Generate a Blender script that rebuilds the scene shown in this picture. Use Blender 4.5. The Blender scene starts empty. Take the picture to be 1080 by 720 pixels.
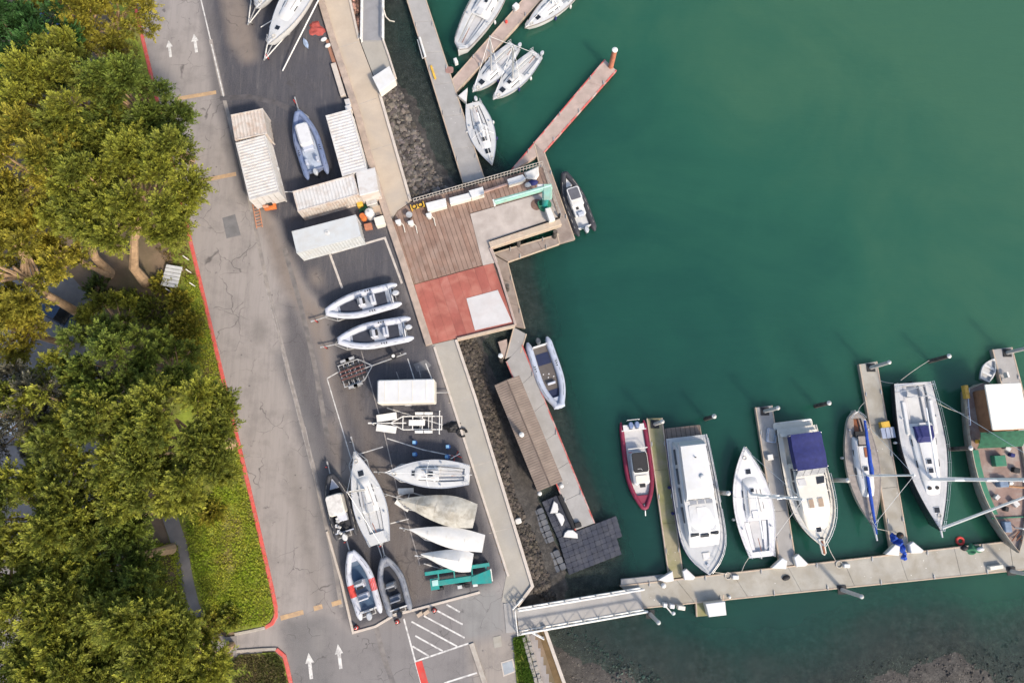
import bpy, math, random
import numpy as np
from mathutils import Vector
random.seed(7); rng = np.random.default_rng(7)
scene = bpy.context.scene
COL = scene.collection
R = math.radians
# ---------------------------------------------------------------- camera
CAM_H, FOC, TILT = 62.0, 740.0, math.atan(140/740.0)
cam_d = bpy.data.cameras.new('camera'); cam = bpy.data.objects.new('camera', cam_d); COL.objects.link(cam)
cam.location = (0, 0, CAM_H); cam.rotation_euler = (TILT, 0, 0)
cam_d.sensor_width = 36; cam_d.lens = FOC/1080*36; cam_d.clip_end = 3000; cam_d.clip_start = 1
scene.camera = cam
CT, ST = math.cos(TILT), math.sin(TILT)
def W(px, py, z=0.0):
    """photo pixel -> point on the level plane z"""
    u, v = px-540.0, 360.0-py
    dy, dz = v*CT + FOC*ST, v*ST - FOC*CT
    k = (z-CAM_H)/dz
    return Vector((u*k, dy*k, z))
# ---------------------------------------------------------------- light
SUN_EL, SUN_AZ = 41.0, 140.0          # azimuth clockwise from +Y (image up): sun low in the lower right
wd = bpy.data.worlds.new('World'); scene.world = wd; wd.use_nodes = True
nt = wd.node_tree; bg = nt.nodes['Background']
sky = nt.nodes.new('ShaderNodeTexSky'); sky.sky_type = 'NISHITA'; sky.sun_disc = False
sky.sun_elevation = R(SUN_EL); sky.sun_rotation = R(SUN_AZ); sky.air_density = 1.2; sky.dust_density = 2.5
nt.links.new(sky.outputs[0], bg.inputs[0]); bg.inputs[1].default_value = 0.15
sl = bpy.data.lights.new('sun', 'SUN'); sl.energy = 2.9; sl.angle = R(6.5); sl.color = (1.0, 0.87, 0.71)
so = bpy.data.objects.new('sun', sl); COL.objects.link(so)
sd = Vector((math.sin(R(SUN_AZ))*math.cos(R(SUN_EL)), math.cos(R(SUN_AZ))*math.cos(R(SUN_EL)), math.sin(R(SUN_EL))))
so.rotation_euler = sd.to_track_quat('Z', 'Y').to_euler(); so.location = (40, -40, 60)
vs = scene.view_settings
vs.view_transform = 'Standard'; vs.look = 'None'; vs.gamma = 1; vs.exposure = 0.70; vs.use_curve_mapping = False

WATER, DOCK = -2.4, -1.9
# ---------------------------------------------------------------- materials
MATS = {}
def nodes_of(name):
    m = bpy.data.materials.new(name); m.use_nodes = True
    t = m.node_tree; return m, t, t.nodes['Principled BSDF']
def N(t, kind, **kw):
    n = t.nodes.new('ShaderNode'+kind)
    for k, v in kw.items():
        if k in n.inputs: n.inputs[k].default_value = v
        else: setattr(n, k, v)
    return n
def mixc(t, fac, a, b, mode='MIX'):
    n = t.nodes.new('ShaderNodeMix'); n.data_type = 'RGBA'; n.blend_type = mode
    for s, v in ((n.inputs[0], fac), (n.inputs[6], a), (n.inputs[7], b)):
        if hasattr(v, 'links'): t.links.new(v, s)
        elif isinstance(v, (int, float)): s.default_value = v
        else: s.default_value = (*v[:3], 1)
    return n.outputs[2]
def mth(t, op, a, b=None, clamp=False):
    n = t.nodes.new('ShaderNodeMath'); n.operation = op; n.use_clamp = clamp
    for s, v in ((n.inputs[0], a), (n.inputs[1], b)):
        if v is None: continue
        if hasattr(v, 'links'): t.links.new(v, s)
        else: s.default_value = v
    return n.outputs[0]
def ramp(t, x, stops):
    n = t.nodes.new('ShaderNodeValToRGB'); cr = n.color_ramp
    while len(cr.elements) < len(stops): cr.elements.new(0.5)
    for e, (p, c) in zip(cr.elements, stops):
        e.position = p; e.color = (*c, 1) if not isinstance(c, (int, float)) else (c, c, c, 1)
    t.links.new(x, n.inputs[0]); return n.outputs[0]
def noise(t, vec, scale, detail=4, rough=0.55, dist=0.0):
    n = N(t, 'TexNoise'); n.inputs['Scale'].default_value = scale; n.inputs['Detail'].default_value = detail
    n.inputs['Roughness'].default_value = rough; n.inputs['Distortion'].default_value = dist
    t.links.new(vec, n.inputs['Vector']); return n.outputs[0]
def sc(c, k): return tuple(min(1, x*k) for x in c)
def mat(name, col, rough=0.6, var=0.18, scale=1.2, bump=0.0, bscale=25.0, metal=0.0, stain=None, sfac=0.35, sscale=0.35, pos=True, spec=0.4, coat=0.0, specks=0.0):
    if name in MATS: return MATS[name]
    m, t, p = nodes_of(name)
    if pos: vec = N(t, 'NewGeometry').outputs['Position']
    else: vec = N(t, 'TexCoord').outputs['Object']
    a = noise(t, vec, scale, 6)
    c = mixc(t, ramp(t, a, [(0.3, 0.0), (0.7, 1.0)]), sc(col, 1-var), sc(col, 1+var))
    f = noise(t, vec, scale*14, 3)
    c = mixc(t, ramp(t, f, [(0.35, 0.0), (0.65, 0.25*min(1, var*4))]), c, sc(col, 0.65))
    if stain:
        s = noise(t, vec, sscale, 7, 0.62, 0.4)
        c = mixc(t, mth(t, 'MULTIPLY', ramp(t, s, [(0.46, 0.0), (0.64, 1.0)]), sfac), c, stain)
    if specks:
        vo = N(t, 'TexVoronoi'); vo.inputs['Scale'].default_value = 1.7; t.links.new(vec, vo.inputs['Vector'])
        c = mixc(t, mth(t, 'MULTIPLY', ramp(t, vo.outputs['Distance'], [(0.045, 1.0), (0.085, 0.0)]), ramp(t, noise(t, vec, 0.9, 2), [(0.5, 0.0), (0.56, specks)])), c, (0.68, 0.67, 0.64))
    t.links.new(c, p.inputs['Base Color'])
    p.inputs['Roughness'].default_value = rough; p.inputs['Metallic'].default_value = metal
    p.inputs['Specular IOR Level'].default_value = spec
    if coat: p.inputs['Coat Weight'].default_value = coat
    if bump:
        b = N(t, 'Bump'); b.inputs['Strength'].default_value = bump; b.inputs['Distance'].default_value = 0.03
        t.links.new(noise(t, vec, bscale, 5), b.inputs['Height']); t.links.new(b.outputs[0], p.inputs['Normal'])
    MATS[name] = m; return m

WHITE = mat('white_gelcoat', (0.55, 0.555, 0.56), 0.38, 0.05, 1.5, stain=(0.5, 0.48, 0.42), sfac=0.3, sscale=1.1)
CREAM = mat('cream_gelcoat', (0.62, 0.59, 0.525), 0.4, 0.05, 1.5, stain=(0.5, 0.46, 0.38), sfac=0.25, sscale=1.0)
NONSKID = mat('nonskid_deck', (0.46, 0.47, 0.48), 0.75, 0.07, 2.0, bump=0.15, bscale=60, stain=(0.42, 0.42, 0.4), sfac=0.35, sscale=1.2)
GREYDECK = mat('grey_deck', (0.46, 0.46, 0.47), 0.7, 0.08, 2.0, bump=0.15, bscale=60, stain=(0.33, 0.33, 0.33), sfac=0.4, sscale=1.0)
BLACKHULL = mat('black_hull_paint', (0.018, 0.02, 0.026), 0.25, 0.1, 2, coat=0.3)
NAVY = mat('navy_canvas', (0.02, 0.025, 0.115), 0.85, 0.2, 2.5, bump=0.5, bscale=7)
BLUE = mat('bright_blue_canvas', (0.016, 0.065, 0.36), 0.8, 0.2, 2.5, bump=0.5, bscale=8)
BLUEPAINT = mat('blue_paint', (0.05, 0.14, 0.42), 0.5, 0.15, 2)
GLASS = mat('dark_window_glass', (0.015, 0.018, 0.022), 0.12, 0.1, 2, spec=0.6)
CLEARVINYL = mat('smoked_vinyl', (0.25, 0.26, 0.28), 0.2, 0.15, 3, spec=0.6)
BLACK = mat('black_rubber', (0.018, 0.018, 0.02), 0.7, 0.2, 3)
DARKPAD = mat('dark_deck_pad', (0.03, 0.034, 0.05), 0.8, 0.2, 3, bump=0.3, bscale=40)
ALU = mat('aluminium', (0.62, 0.62, 0.62), 0.35, 0.08, 3, metal=0.7)
GALV = mat('galvanised_steel', (0.52, 0.52, 0.51), 0.5, 0.15, 3, metal=0.5, stain=(0.26, 0.2, 0.15), sfac=0.4, sscale=2)
WPAINT = mat('white_painted_metal', (0.65, 0.65, 0.63), 0.5, 0.06, 3, stain=(0.4, 0.32, 0.25), sfac=0.3, sscale=1.5)
MASTW = mat('white_spar_paint', (0.82, 0.82, 0.81), 0.4, 0.03, 3)
TUBEG = mat('light_grey_hypalon', (0.36, 0.40, 0.49), 0.65, 0.07, 2, stain=(0.35, 0.35, 0.37), sfac=0.4, sscale=1.2)
TUBEW = mat('pale_grey_hypalon', (0.44, 0.46, 0.52), 0.65, 0.06, 2, stain=(0.42, 0.41, 0.4), sfac=0.4, sscale=1.2)
TUBEB = mat('steel_blue_hypalon', (0.13, 0.175, 0.30), 0.6, 0.1, 2, stain=(0.25, 0.27, 0.35), sfac=0.4)
TUBED = mat('dark_grey_hypalon', (0.035, 0.037, 0.045), 0.65, 0.2, 2)
TUBEM = mat('weathered_grey_hypalon', (0.15, 0.165, 0.20), 0.65, 0.2, 2, stain=(0.3, 0.3, 0.3), sfac=0.5, sscale=1.5)
TUBER = mat('crimson_hypalon', (0.18, 0.014, 0.045), 0.6, 0.12, 2, stain=(0.22, 0.03, 0.06), sfac=0.4)
RED = mat('red_paint', (0.50, 0.045, 0.035), 0.6, 0.15, 2, stain=(0.3, 0.1, 0.08), sfac=0.4, sscale=1.5)
REDFAB = mat('red_fabric', (0.55, 0.06, 0.05), 0.8, 0.15, 3)
ORANGE = mat('orange_paint', (0.52, 0.15, 0.04), 0.6, 0.2, 2)
TEAL = mat('teal_paint', (0.015, 0.235, 0.215), 0.5, 0.12, 2, stain=(0.08, 0.2, 0.17), sfac=0.45, sscale=1.5)
MINT = mat('mint_crane_paint', (0.24, 0.44, 0.37), 0.5, 0.1, 2, stain=(0.3, 0.25, 0.18), sfac=0.3, sscale=1.5)
GREENP = mat('green_paint', (0.02, 0.15, 0.085), 0.6, 0.15, 2, stain=(0.06, 0.12, 0.08), sfac=0.5, sscale=2)
GREENC = mat('green_canvas', (0.03, 0.13, 0.07), 0.85, 0.25, 2, bump=0.4, bscale=8)
TEAK = mat('weathered_teak', (0.26, 0.23, 0.21), 0.75, 0.2, 3, bump=0.2, bscale=20)
WOODR = mat('varnished_wood', (0.22, 0.075, 0.03), 0.45, 0.25, 3)
RUST = mat('rust_red_steel_deck', (0.24, 0.165, 0.14), 0.8, 0.2, 1.2, stain=(0.32, 0.30, 0.275), sfac=0.6, sscale=0.8)
TARPW = mat('white_tarpaulin', (0.54, 0.54, 0.53), 0.7, 0.06, 2, bump=0.5, bscale=5, stain=(0.5, 0.47, 0.4), sfac=0.3, sscale=1.4)
TARPG = mat('mildewed_tarpaulin', (0.40, 0.385, 0.34), 0.8, 0.2, 2, bump=0.5, bscale=6, stain=(0.22, 0.2, 0.16), sfac=0.7, sscale=1.3)
TARPK = mat('black_tarpaulin', (0.014, 0.014, 0.016), 0.6, 0.2, 3)
YELLOW = mat('yellow_paint', (0.58, 0.36, 0.05), 0.6, 0.15, 3)
ENGINE = mat('grey_engine_cowl', (0.40, 0.42, 0.45), 0.35, 0.1, 3, coat=0.2)
ENGBLK = mat('black_engine_cowl', (0.02, 0.022, 0.03), 0.3, 0.1, 3, coat=0.3)
ANTIF = mat('blue_antifouling', (0.03, 0.28, 0.42), 0.7, 0.15, 2)
ROPE = mat('pale_rope', (0.5, 0.47, 0.42), 0.9, 0.15, 8)
CONC = mat('dock_concrete', (0.315, 0.30, 0.265), 0.85, 0.12, 0.8, bump=0.15, bscale=30, stain=(0.235, 0.21, 0.165), sfac=0.65, sscale=0.5, specks=0.85)
CONCM = mat('mossy_dock_concrete', (0.26, 0.235, 0.155), 0.9, 0.2, 1.0, bump=0.2, bscale=30, stain=(0.19, 0.19, 0.075), sfac=0.8, sscale=0.45, specks=0.5)
CONCG = mat('grey_dock_concrete', (0.30, 0.292, 0.285), 0.85, 0.12, 0.8, bump=0.15, bscale=30, stain=(0.24, 0.23, 0.22), sfac=0.55, sscale=0.6, specks=0.5)
PROM = mat('promenade_concrete', (0.41, 0.345, 0.275), 0.85, 0.10, 0.5, bump=0.12, bscale=30, stain=(0.33, 0.295, 0.255), sfac=0.7, sscale=0.25)
PROMG = mat('lower_promenade_concrete', (0.32, 0.298, 0.26), 0.85, 0.12, 0.5, bump=0.12, bscale=30, stain=(0.27, 0.265, 0.255), sfac=0.7, sscale=0.2)
COPING = mat('pale_coping', (0.47, 0.42, 0.37), 0.8, 0.1, 2, stain=(0.35, 0.3, 0.26), sfac=0.4, sscale=1.5)
WALLC = mat('stained_low_wall', (0.36, 0.285, 0.235), 0.85, 0.2, 1.5, stain=(0.22, 0.19, 0.17), sfac=0.5, sscale=1.2)
FLOATW = mat('weathered_float_boards', (0.235, 0.19, 0.165), 0.85, 0.2, 1.2, bump=0.2, bscale=20, stain=(0.3, 0.27, 0.25), sfac=0.5, sscale=0.8)
FLOATP = mat('pinkish_float_boards', (0.37, 0.29, 0.255), 0.85, 0.18, 1.2, bump=0.2, bscale=20, stain=(0.28, 0.23, 0.2), sfac=0.5, sscale=0.8)
PLANK = mat('weathered_planks', (0.225, 0.142, 0.108), 0.85, 0.22, 0.9, bump=0.3, bscale=14, stain=(0.28, 0.215, 0.18), sfac=0.6, sscale=0.6)
PLANK2 = mat('greyed_planks', (0.26, 0.178, 0.14), 0.85, 0.22, 0.9, bump=0.3, bscale=14, stain=(0.22, 0.15, 0.12), sfac=0.5, sscale=0.6)
PLANKR = mat('red_stained_planks', (0.30, 0.092, 0.07), 0.8, 0.16, 0.7, bump=0.2, bscale=14, stain=(0.40, 0.17, 0.13), sfac=0.6, sscale=0.5)
PAD = mat('pier_concrete_pad', (0.40, 0.355, 0.325), 0.8, 0.12, 0.7, bump=0.1, bscale=25, stain=(0.27, 0.235, 0.21), sfac=0.6, sscale=0.45)
PADW = mat('pale_pad', (0.47, 0.46, 0.46), 0.75, 0.08, 0.7, stain=(0.42, 0.38, 0.37), sfac=0.5, sscale=0.8)
LUMBER = mat('pale_timber_beam', (0.42, 0.345, 0.27), 0.8, 0.15, 1.5, stain=(0.3, 0.2, 0.15), sfac=0.5, sscale=1.5)
PILEW = mat('dark_timber_pile', (0.06, 0.05, 0.045), 0.9, 0.3, 3, bump=0.4, bscale=15, stain=(0.16, 0.16, 0.15), sfac=0.5, sscale=2)
PILER = mat('red_brown_pile', (0.40, 0.15, 0.09), 0.8, 0.2, 3, bump=0.3, bscale=12)
CUBE = mat('blue_grey_float_plastic', (0.024, 0.029, 0.047), 0.65, 0.22, 1.8, stain=(0.08, 0.083, 0.095), sfac=0.45, sscale=1.2)
CUBEL = mat('faded_float_plastic', (0.08, 0.088, 0.105), 0.65, 0.22, 1.8, stain=(0.17, 0.17, 0.17), sfac=0.5, sscale=1.5)
SHINGLE = mat('brown_shed_roof', (0.215, 0.17, 0.14), 0.9, 0.2, 1.0, bump=0.3, bscale=12, stain=(0.15, 0.115, 0.095), sfac=0.5, sscale=0.7)
SHEDW = mat('grey_shed_wall', (0.25, 0.23, 0.21), 0.85, 0.15, 1.5)
CONT1 = mat('cream_container_paint', (0.50, 0.46, 0.425), 0.6, 0.06, 1.2, stain=(0.36, 0.24, 0.17), sfac=0.55, sscale=1.4)
CONT2 = mat('white_container_paint', (0.52, 0.515, 0.51), 0.55, 0.05, 1.2, stain=(0.38, 0.33, 0.29), sfac=0.5, sscale=1.4)
CONT3 = mat('grey_white_container_paint', (0.46, 0.485, 0.50), 0.5, 0.05, 1.2, stain=(0.42, 0.41, 0.39), sfac=0.55, sscale=1.0)
PAINTW = mat('white_road_paint', (0.58, 0.57, 0.55), 0.7, 0.15, 3, stain=(0.2, 0.19, 0.19), sfac=0.65, sscale=2.2)
PAINTF = mat('faded_road_paint', (0.30, 0.28, 0.27), 0.8, 0.2, 3, stain=(0.13, 0.12, 0.12), sfac=0.75, sscale=1.6)
PAINTO = mat('orange_road_paint', (0.44, 0.30, 0.17), 0.75, 0.15, 3, stain=(0.28, 0.2, 0.15), sfac=0.7, sscale=1.6)
PAINTR = mat('red_kerb_paint', (0.52, 0.085, 0.07), 0.75, 0.15, 3, stain=(0.38, 0.2, 0.17), sfac=0.45, sscale=2.5)
KERBC = mat('kerb_concrete', (0.36, 0.33, 0.29), 0.85, 0.15, 2, stain=(0.24, 0.2, 0.18), sfac=0.5, sscale=1.5)
BARK = mat('pale_bark', (0.34, 0.23, 0.14), 0.9, 0.3, 2.5, bump=0.7, bscale=10)
STONE = mat('stone_wall', (0.27, 0.25, 0.225), 0.9, 0.2, 2, bump=0.4, bscale=12)
ROCK = mat('riprap_rock', (0.15, 0.13, 0.115), 0.85, 0.45, 1.3, bump=0.4, bscale=12, pos=True)
ROCKD = mat('wet_weedy_rock', (0.075, 0.06, 0.045), 0.7, 0.4, 1.3, bump=0.4, bscale=12, stain=(0.035, 0.03, 0.02), sfac=0.6, sscale=0.8)
PEBBLE = mat('pale_mud_stones', (0.15, 0.135, 0.115), 0.9, 0.45, 2)
DIRT = mat('dry_dirt', (0.19, 0.135, 0.09), 0.95, 0.25, 0.6, bump=0.4, bscale=10, stain=(0.08, 0.075, 0.035), sfac=0.6, sscale=0.25)
LAWN = mat('lawn_soil', (0.19, 0.235, 0.03), 0.95, 0.35, 0.9, bump=0.5, bscale=8, stain=(0.16, 0.12, 0.05), sfac=0.85, sscale=0.4)
PATH = mat('path_asphalt', (0.20, 0.185, 0.18), 0.9, 0.15, 1.0, bump=0.2, bscale=40)
CARDARK = mat('dark_blue_car_paint', (0.02, 0.045, 0.10), 0.25, 0.1, 2, coat=0.6)
CARBLUE = mat('blue_car_paint', (0.03, 0.09, 0.30), 0.25, 0.1, 2, coat=0.6)
CARWHITE = mat('white_car_paint', (0.70, 0.71, 0.72), 0.25, 0.05, 2, coat=0.6)

# ---------------------------------------------------------------- mesh builder
class MB:
    def __init__(s): s.v = []; s.f = []
    def add(s, vs, fs):
        o = len(s.v); s.v += [tuple(x) for x in vs]; s.f += [tuple(i+o for i in f) for f in fs]; return s
    def loft(s, rings, cap0=True, cap1=True, closed=True):
        n = len(rings[0]); vs = [p for r in rings for p in r]; fs = []
        for i in range(len(rings)-1):
            for j in range(n if closed else n-1):
                k = (j+1) % n
                fs.append((i*n+j, i*n+k, (i+1)*n+k, (i+1)*n+j))
        if cap0: fs.append(tuple(range(n-1, -1, -1)))
        if cap1: fs.append(tuple((len(rings)-1)*n+j for j in range(n)))
        return s.add(vs, fs)
    def prism(s, pts, z0, z1, ch=0.0):
        pts = [(p[0], p[1]) for p in pts]
        a = sum(pts[i][0]*pts[(i+1) % len(pts)][1]-pts[(i+1) % len(pts)][0]*pts[i][1] for i in range(len(pts)))
        if a < 0: pts = pts[::-1]
        rings = [[(x, y, z0) for x, y in pts]]
        if ch:
            rings.append([(x, y, z1-ch) for x, y in pts])
            n = len(pts); ins = []
            for i in range(n):
                p0, p1, p2 = Vector(pts[i-1]), Vector(pts[i]), Vector(pts[(i+1) % n])
                d1 = (p1-p0).normalized(); d2 = (p2-p1).normalized()
                n1 = Vector((-d1.y, d1.x)); n2 = Vector((-d2.y, d2.x)); b = n1+n2
                if b.length < 1e-6: b = n1
                b.normalize(); q = p1+b*ch/max(0.4, b.dot(n1)); ins.append((q.x, q.y, z1))
            rings.append(ins)
        else: rings.append([(x, y, z1) for x, y in pts])
        return s.loft(rings)
    def box(s, c, size, rz=0.0, ch=0.0):
        hx, hy, hz = size[0]/2, size[1]/2, size[2]/2; ca, sa = math.cos(rz), math.sin(rz)
        pts = [(c[0]+x*ca-y*sa, c[1]+x*sa+y*ca) for x, y in ((-hx, -hy), (hx, -hy), (hx, hy), (-hx, hy))]
        return s.prism(pts, c[2]-hz, c[2]+hz, ch)
    def rbox(s, c, size, r, ch=0.03, n=4, rz=0):
        hx, hy = size[0]/2, size[1]/2; pts = []
        for qx, qy, a0 in ((1, 1, 0), (-1, 1, 90), (-1, -1, 180), (1, -1, 270)):
            for i in range(n+1):
                a = R(a0+90*i/n); pts.append((qx*(hx-r)+r*math.cos(a), qy*(hy-r)+r*math.sin(a)))
        ca, sa = math.cos(rz), math.sin(rz)
        return s.prism([(c[0]+x*ca-y*sa, c[1]+x*sa+y*ca) for x, y in pts], c[2]-size[2]/2, c[2]+size[2]/2, ch)
    def tube(s, pts, r, n=6, cap=True):
        pts = [Vector(p) for p in pts]; m = len(pts); rings = []; prev = None
        for i, p in enumerate(pts):
            d = (pts[min(i+1, m-1)]-pts[max(i-1, 0)])
            if d.length < 1e-9: d = Vector((0, 0, 1))
            d.normalize()
            if prev is None:
                a = Vector((0, 0, 1)) if abs(d.z) < 0.9 else Vector((1, 0, 0)); x = d.cross(a).normalized()
            else: x = (prev-d*prev.dot(d)).normalized()
            prev = x; y = d.cross(x); rr = r[i] if isinstance(r, (list, tuple)) else r
            rings.append([p+x*rr*math.cos(2*math.pi*k/n)+y*rr*math.sin(2*math.pi*k/n) for k in range(n)])
        return s.loft(rings, cap, cap)
    def ball(s, c, r, nu=10, nv=6, z_from=-1.0):
        rx, ry, rz = (r, r, r) if isinstance(r, (int, float)) else r; rings = []
        a0 = math.asin(z_from)
        for i in range(nv+1):
            a = a0+(math.pi/2-a0)*i/nv; k = max(math.cos(a), 0.02)
            rings.append([(c[0]+rx*k*math.cos(2*math.pi*j/nu), c[1]+ry*k*math.sin(2*math.pi*j/nu), c[2]+rz*math.sin(a)) for j in range(nu)])
        return s.loft(rings)
    def cyl(s, c, r, h, n=12, axis='z', r2=None):
        d = {'x': Vector((1, 0, 0)), 'y': Vector((0, 1, 0)), 'z': Vector((0, 0, 1))}[axis]; c = Vector(c)
        return s.tube([c-d*h/2, c+d*h/2], [r, r if r2 is None else r2], n)
    def strip(s, path, w, z0, z1, closed=False, ch=0.0):
        """a band of width w along a flat path (left/right of it), as a solid"""
        P = [Vector((p[0], p[1])) for p in path]; n = len(P); L = []; Rr = []
        for i in range(n):
            d1 = (P[i]-P[i-1]) if i > 0 else (P[1]-P[0]); d2 = (P[i+1]-P[i]) if i < n-1 else d1
            d1 = d1.normalized(); d2 = d2.normalized(); n1 = Vector((-d1.y, d1.x)); b = (n1+Vector((-d2.y, d2.x))).normalized()
            k = w/2/max(0.5, b.dot(n1)); L.append(P[i]+b*k); Rr.append(P[i]-b*k)
        rings = []
        for a, b in zip(L, Rr):
            e = (b-a).normalized()*ch
            if ch: rings.append([(a.x, a.y, z0), (a.x, a.y, z1-ch), (a.x+e.x, a.y+e.y, z1), (b.x-e.x, b.y-e.y, z1), (b.x, b.y, z1-ch), (b.x, b.y, z0)])
            else: rings.append([(a.x, a.y, z0), (a.x, a.y, z1), (b.x, b.y, z1), (b.x, b.y, z0)])
        return s.loft(rings)
    def mesh(s, name):
        me = bpy.data.meshes.new(name); me.from_pydata(s.v, [], s.f); me.update(); return me
    def build(s, name, m, parent=None, smooth=False, loc=None, rz=0):
        return link(name, s.mesh(name), m, parent, smooth, loc, rz)
def link(name, me, m, parent=None, smooth=False, loc=None, rz=0):
    if m is not None and not me.materials: me.materials.append(m)
    if smooth:
        me.polygons.foreach_set('use_smooth', [True]*len(me.polygons))
        if smooth != 'all':
            try: me.set_sharp_from_angle(angle=R(38))
            except Exception: pass
    o = bpy.data.objects.new(name, me); COL.objects.link(o)
    if parent is not None: o.parent = parent
    if loc is not None: o.location = loc
    if rz: o.rotation_euler = (0, 0, rz)
    return o
def tag(o, label, cat, group=None):
    o['label'] = label; o['category'] = cat
    if group: o['group'] = group
    return o
def thing(name, label, cat, loc=(0, 0, 0), rz=0.0, group=None):
    o = bpy.data.objects.new(name, None); COL.objects.link(o); o.empty_display_size = 0.3
    o.location = loc; o.rotation_euler = (0, 0, rz); return tag(o, label, cat, group)
def struct(name, mb, m, smooth=False):
    o = mb.build(name, m, None, smooth); o['kind'] = 'structure'; return o
def stuff(o, label=None, cat=None):
    o['kind'] = 'stuff'
    if label: tag(o, label, cat)
    return o
def PX(pts, z=0.0): return [W(x, y, z) for x, y in pts]
def lerp(a, b, t): return a+(b-a)*t
def clip_poly(sub, clip):
    a = sum(clip[i][0]*clip[(i+1) % len(clip)][1]-clip[(i+1) % len(clip)][0]*clip[i][1] for i in range(len(clip)))
    if a < 0: clip = clip[::-1]
    out = sub
    for i in range(len(clip)):
        A, B = clip[i], clip[(i+1) % len(clip)]
        def side(p): return (B[0]-A[0])*(p[1]-A[1])-(B[1]-A[1])*(p[0]-A[0])
        inp, out = out, []
        for j in range(len(inp)):
            p, q = inp[j], inp[(j+1) % len(inp)]; sp, sq = side(p), side(q)
            if sp >= 0: out.append(p)
            if (sp >= 0) != (sq >= 0):
                t = sp/(sp-sq); out.append((p[0]+(q[0]-p[0])*t, p[1]+(q[1]-p[1])*t))
        if not out: return []
    return out
# ================================================================ SETTING
def in_poly(X, Y, poly):
    ins = np.zeros(X.shape, bool); n = len(poly); j = n-1
    for i in range(n):
        xi, yi = poly[i]; xj, yj = poly[j]
        c = ((yi > Y) != (yj > Y)) & (X < (xj-xi)*(Y-yi)/(yj-yi+1e-12)+xi); ins ^= c; j = i
    return ins
def seg_dist(X, Y, path):
    """distance to an open path and sign (>0 right of the walking direction)"""
    best = np.full(X.shape, 1e9); sg = np.ones(X.shape)
    for (ax, ay), (bx, by) in zip(path[:-1], path[1:]):
        dx, dy = bx-ax, by-ay; t = np.clip(((X-ax)*dx+(Y-ay)*dy)/(dx*dx+dy*dy), 0, 1)
        d = np.hypot(X-(ax+t*dx), Y-(ay+t*dy)); s = -np.sign(dx*(Y-ay)-dy*(X-ax))
        m = d < best; best[m] = d[m]; sg[m] = s[m]
    return best*np.where(sg == 0, 1, sg)
def world_to_px(X, Y, z):
    zc = z-CAM_H; dep = Y*ST-zc*CT; v = (Y*CT+zc*ST)/dep*FOC; u = X/dep*FOC
    return u+540, 360-v
def grid_object(name, xs, ys, Z, m, attrs=None, smooth=True):
    X, Y = np.meshgrid(xs, ys); ny, nx = X.shape
    co = np.stack([X, Y, Z], -1).reshape(-1, 3)
    i = np.arange(ny*nx).reshape(ny, nx)
    f = np.stack([i[:-1, :-1], i[:-1, 1:], i[1:, 1:], i[1:, :-1]], -1).reshape(-1, 4)
    me = bpy.data.meshes.new(name); me.from_pydata(co.tolist(), [], f.tolist())
    for k, a in (attrs or {}).items():
        at = me.attributes.new(k, 'FLOAT_COLOR', 'POINT')
        c = np.ones((ny*nx, 4), np.float32); c[:, :3] = a.reshape(ny*nx, -1); at.data.foreach_set('color', c.ravel())
    me.update(); o = link(name, me, m, None, 'all' if smooth else False); o['kind'] = 'structure'; return o
def lumpy(X, Y, s, seed):
    r = np.random.default_rng(seed); out = np.zeros(X.shape)
    for k in range(7):
        a, ph, fr = r.uniform(0, 6.28), r.uniform(0, 6.28), s*r.uniform(0.6, 2.4)
        out += np.sin((X*math.cos(a)+Y*math.sin(a))*fr+ph+0.7*np.sin((X*math.sin(a)-Y*math.cos(a))*fr*0.7+ph))
    return out/7

# ---- sea bed and water
SEAWALL = [W(352, -60), W(369, 0), W(379, 43), W(400, 98), W(433, 213), W(455, 285), W(482, 357), W(502, 420), W(562, 618), W(547, 640), W(547, 664), W(572, 664), W(595, 720), W(625, 800)]
wallp = [(p.x, p.y) for p in SEAWALL]
shore = [(p.x, p.y) for p in PX([(540, 612), (568, 640), (590, 672), (630, 706), (690, 736), (770, 760), (850, 756), (905, 728), (945, 708), (1005, 704), (1045, 722), (1120, 700), (1300, 650)], WATER)]
def bed_height(X, Y):
    px, py = world_to_px(X, Y, WATER)
    d = seg_dist(X, Y, wallp); d = -d            # metres seaward of the wall
    d = np.abs(d)
    run = np.interp(py, [0, 100, 200, 215, 355, 360, 600, 640], [1.2, 2.0, 4.6, 4.6, 3.0, 2.0, 2.9, 2.9])
    zr = np.where(d < run, -0.75-(1.65/run)*d, -2.4-0.10*np.clip(d-run, 0, 5)-0.6*np.maximum(d-run-5, 0))
    zr = np.where(py > 650, -9, zr)
    ds = seg_dist(X, Y, shore)                   # >0 : inland side of the mud shore (downwards)
    zm = WATER+0.02+np.where(ds > 0, 0.05*ds, np.where(ds > -5, 0.15*ds, -0.75+0.35*(ds+5)))
    zm = np.where(zm > WATER+0.5, WATER+0.5, zm)
    z = np.maximum(zr, zm)
    z = np.maximum(z, -6.5)
    return z+0.10*lumpy(X, Y, 1.3, 3)+0.07*lumpy(X, Y, 3.1, 5)+0.22*lumpy(X, Y, 0.45, 8)
xs = np.concatenate([np.array([-700, -300, -120, -60]), np.arange(-30, 64, 0.45), np.array([80, 140, 300, 700])])
ys = np.concatenate([np.array([-700, -300, -120, -50]), np.arange(-26, 52, 0.45), np.array([70, 140, 300, 700])])
X, Y = np.meshgrid(xs, ys)
BED = bed_height(X, Y)
m, t, p = nodes_of('mud_bed')
vec = N(t, 'NewGeometry').outputs['Position']
c = ramp(t, noise(t, vec, 1.6, 9, 0.78), [(0.36, (0.012, 0.011, 0.010)), (0.5, (0.036, 0.032, 0.029)), (0.66, (0.085, 0.078, 0.07))])
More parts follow.
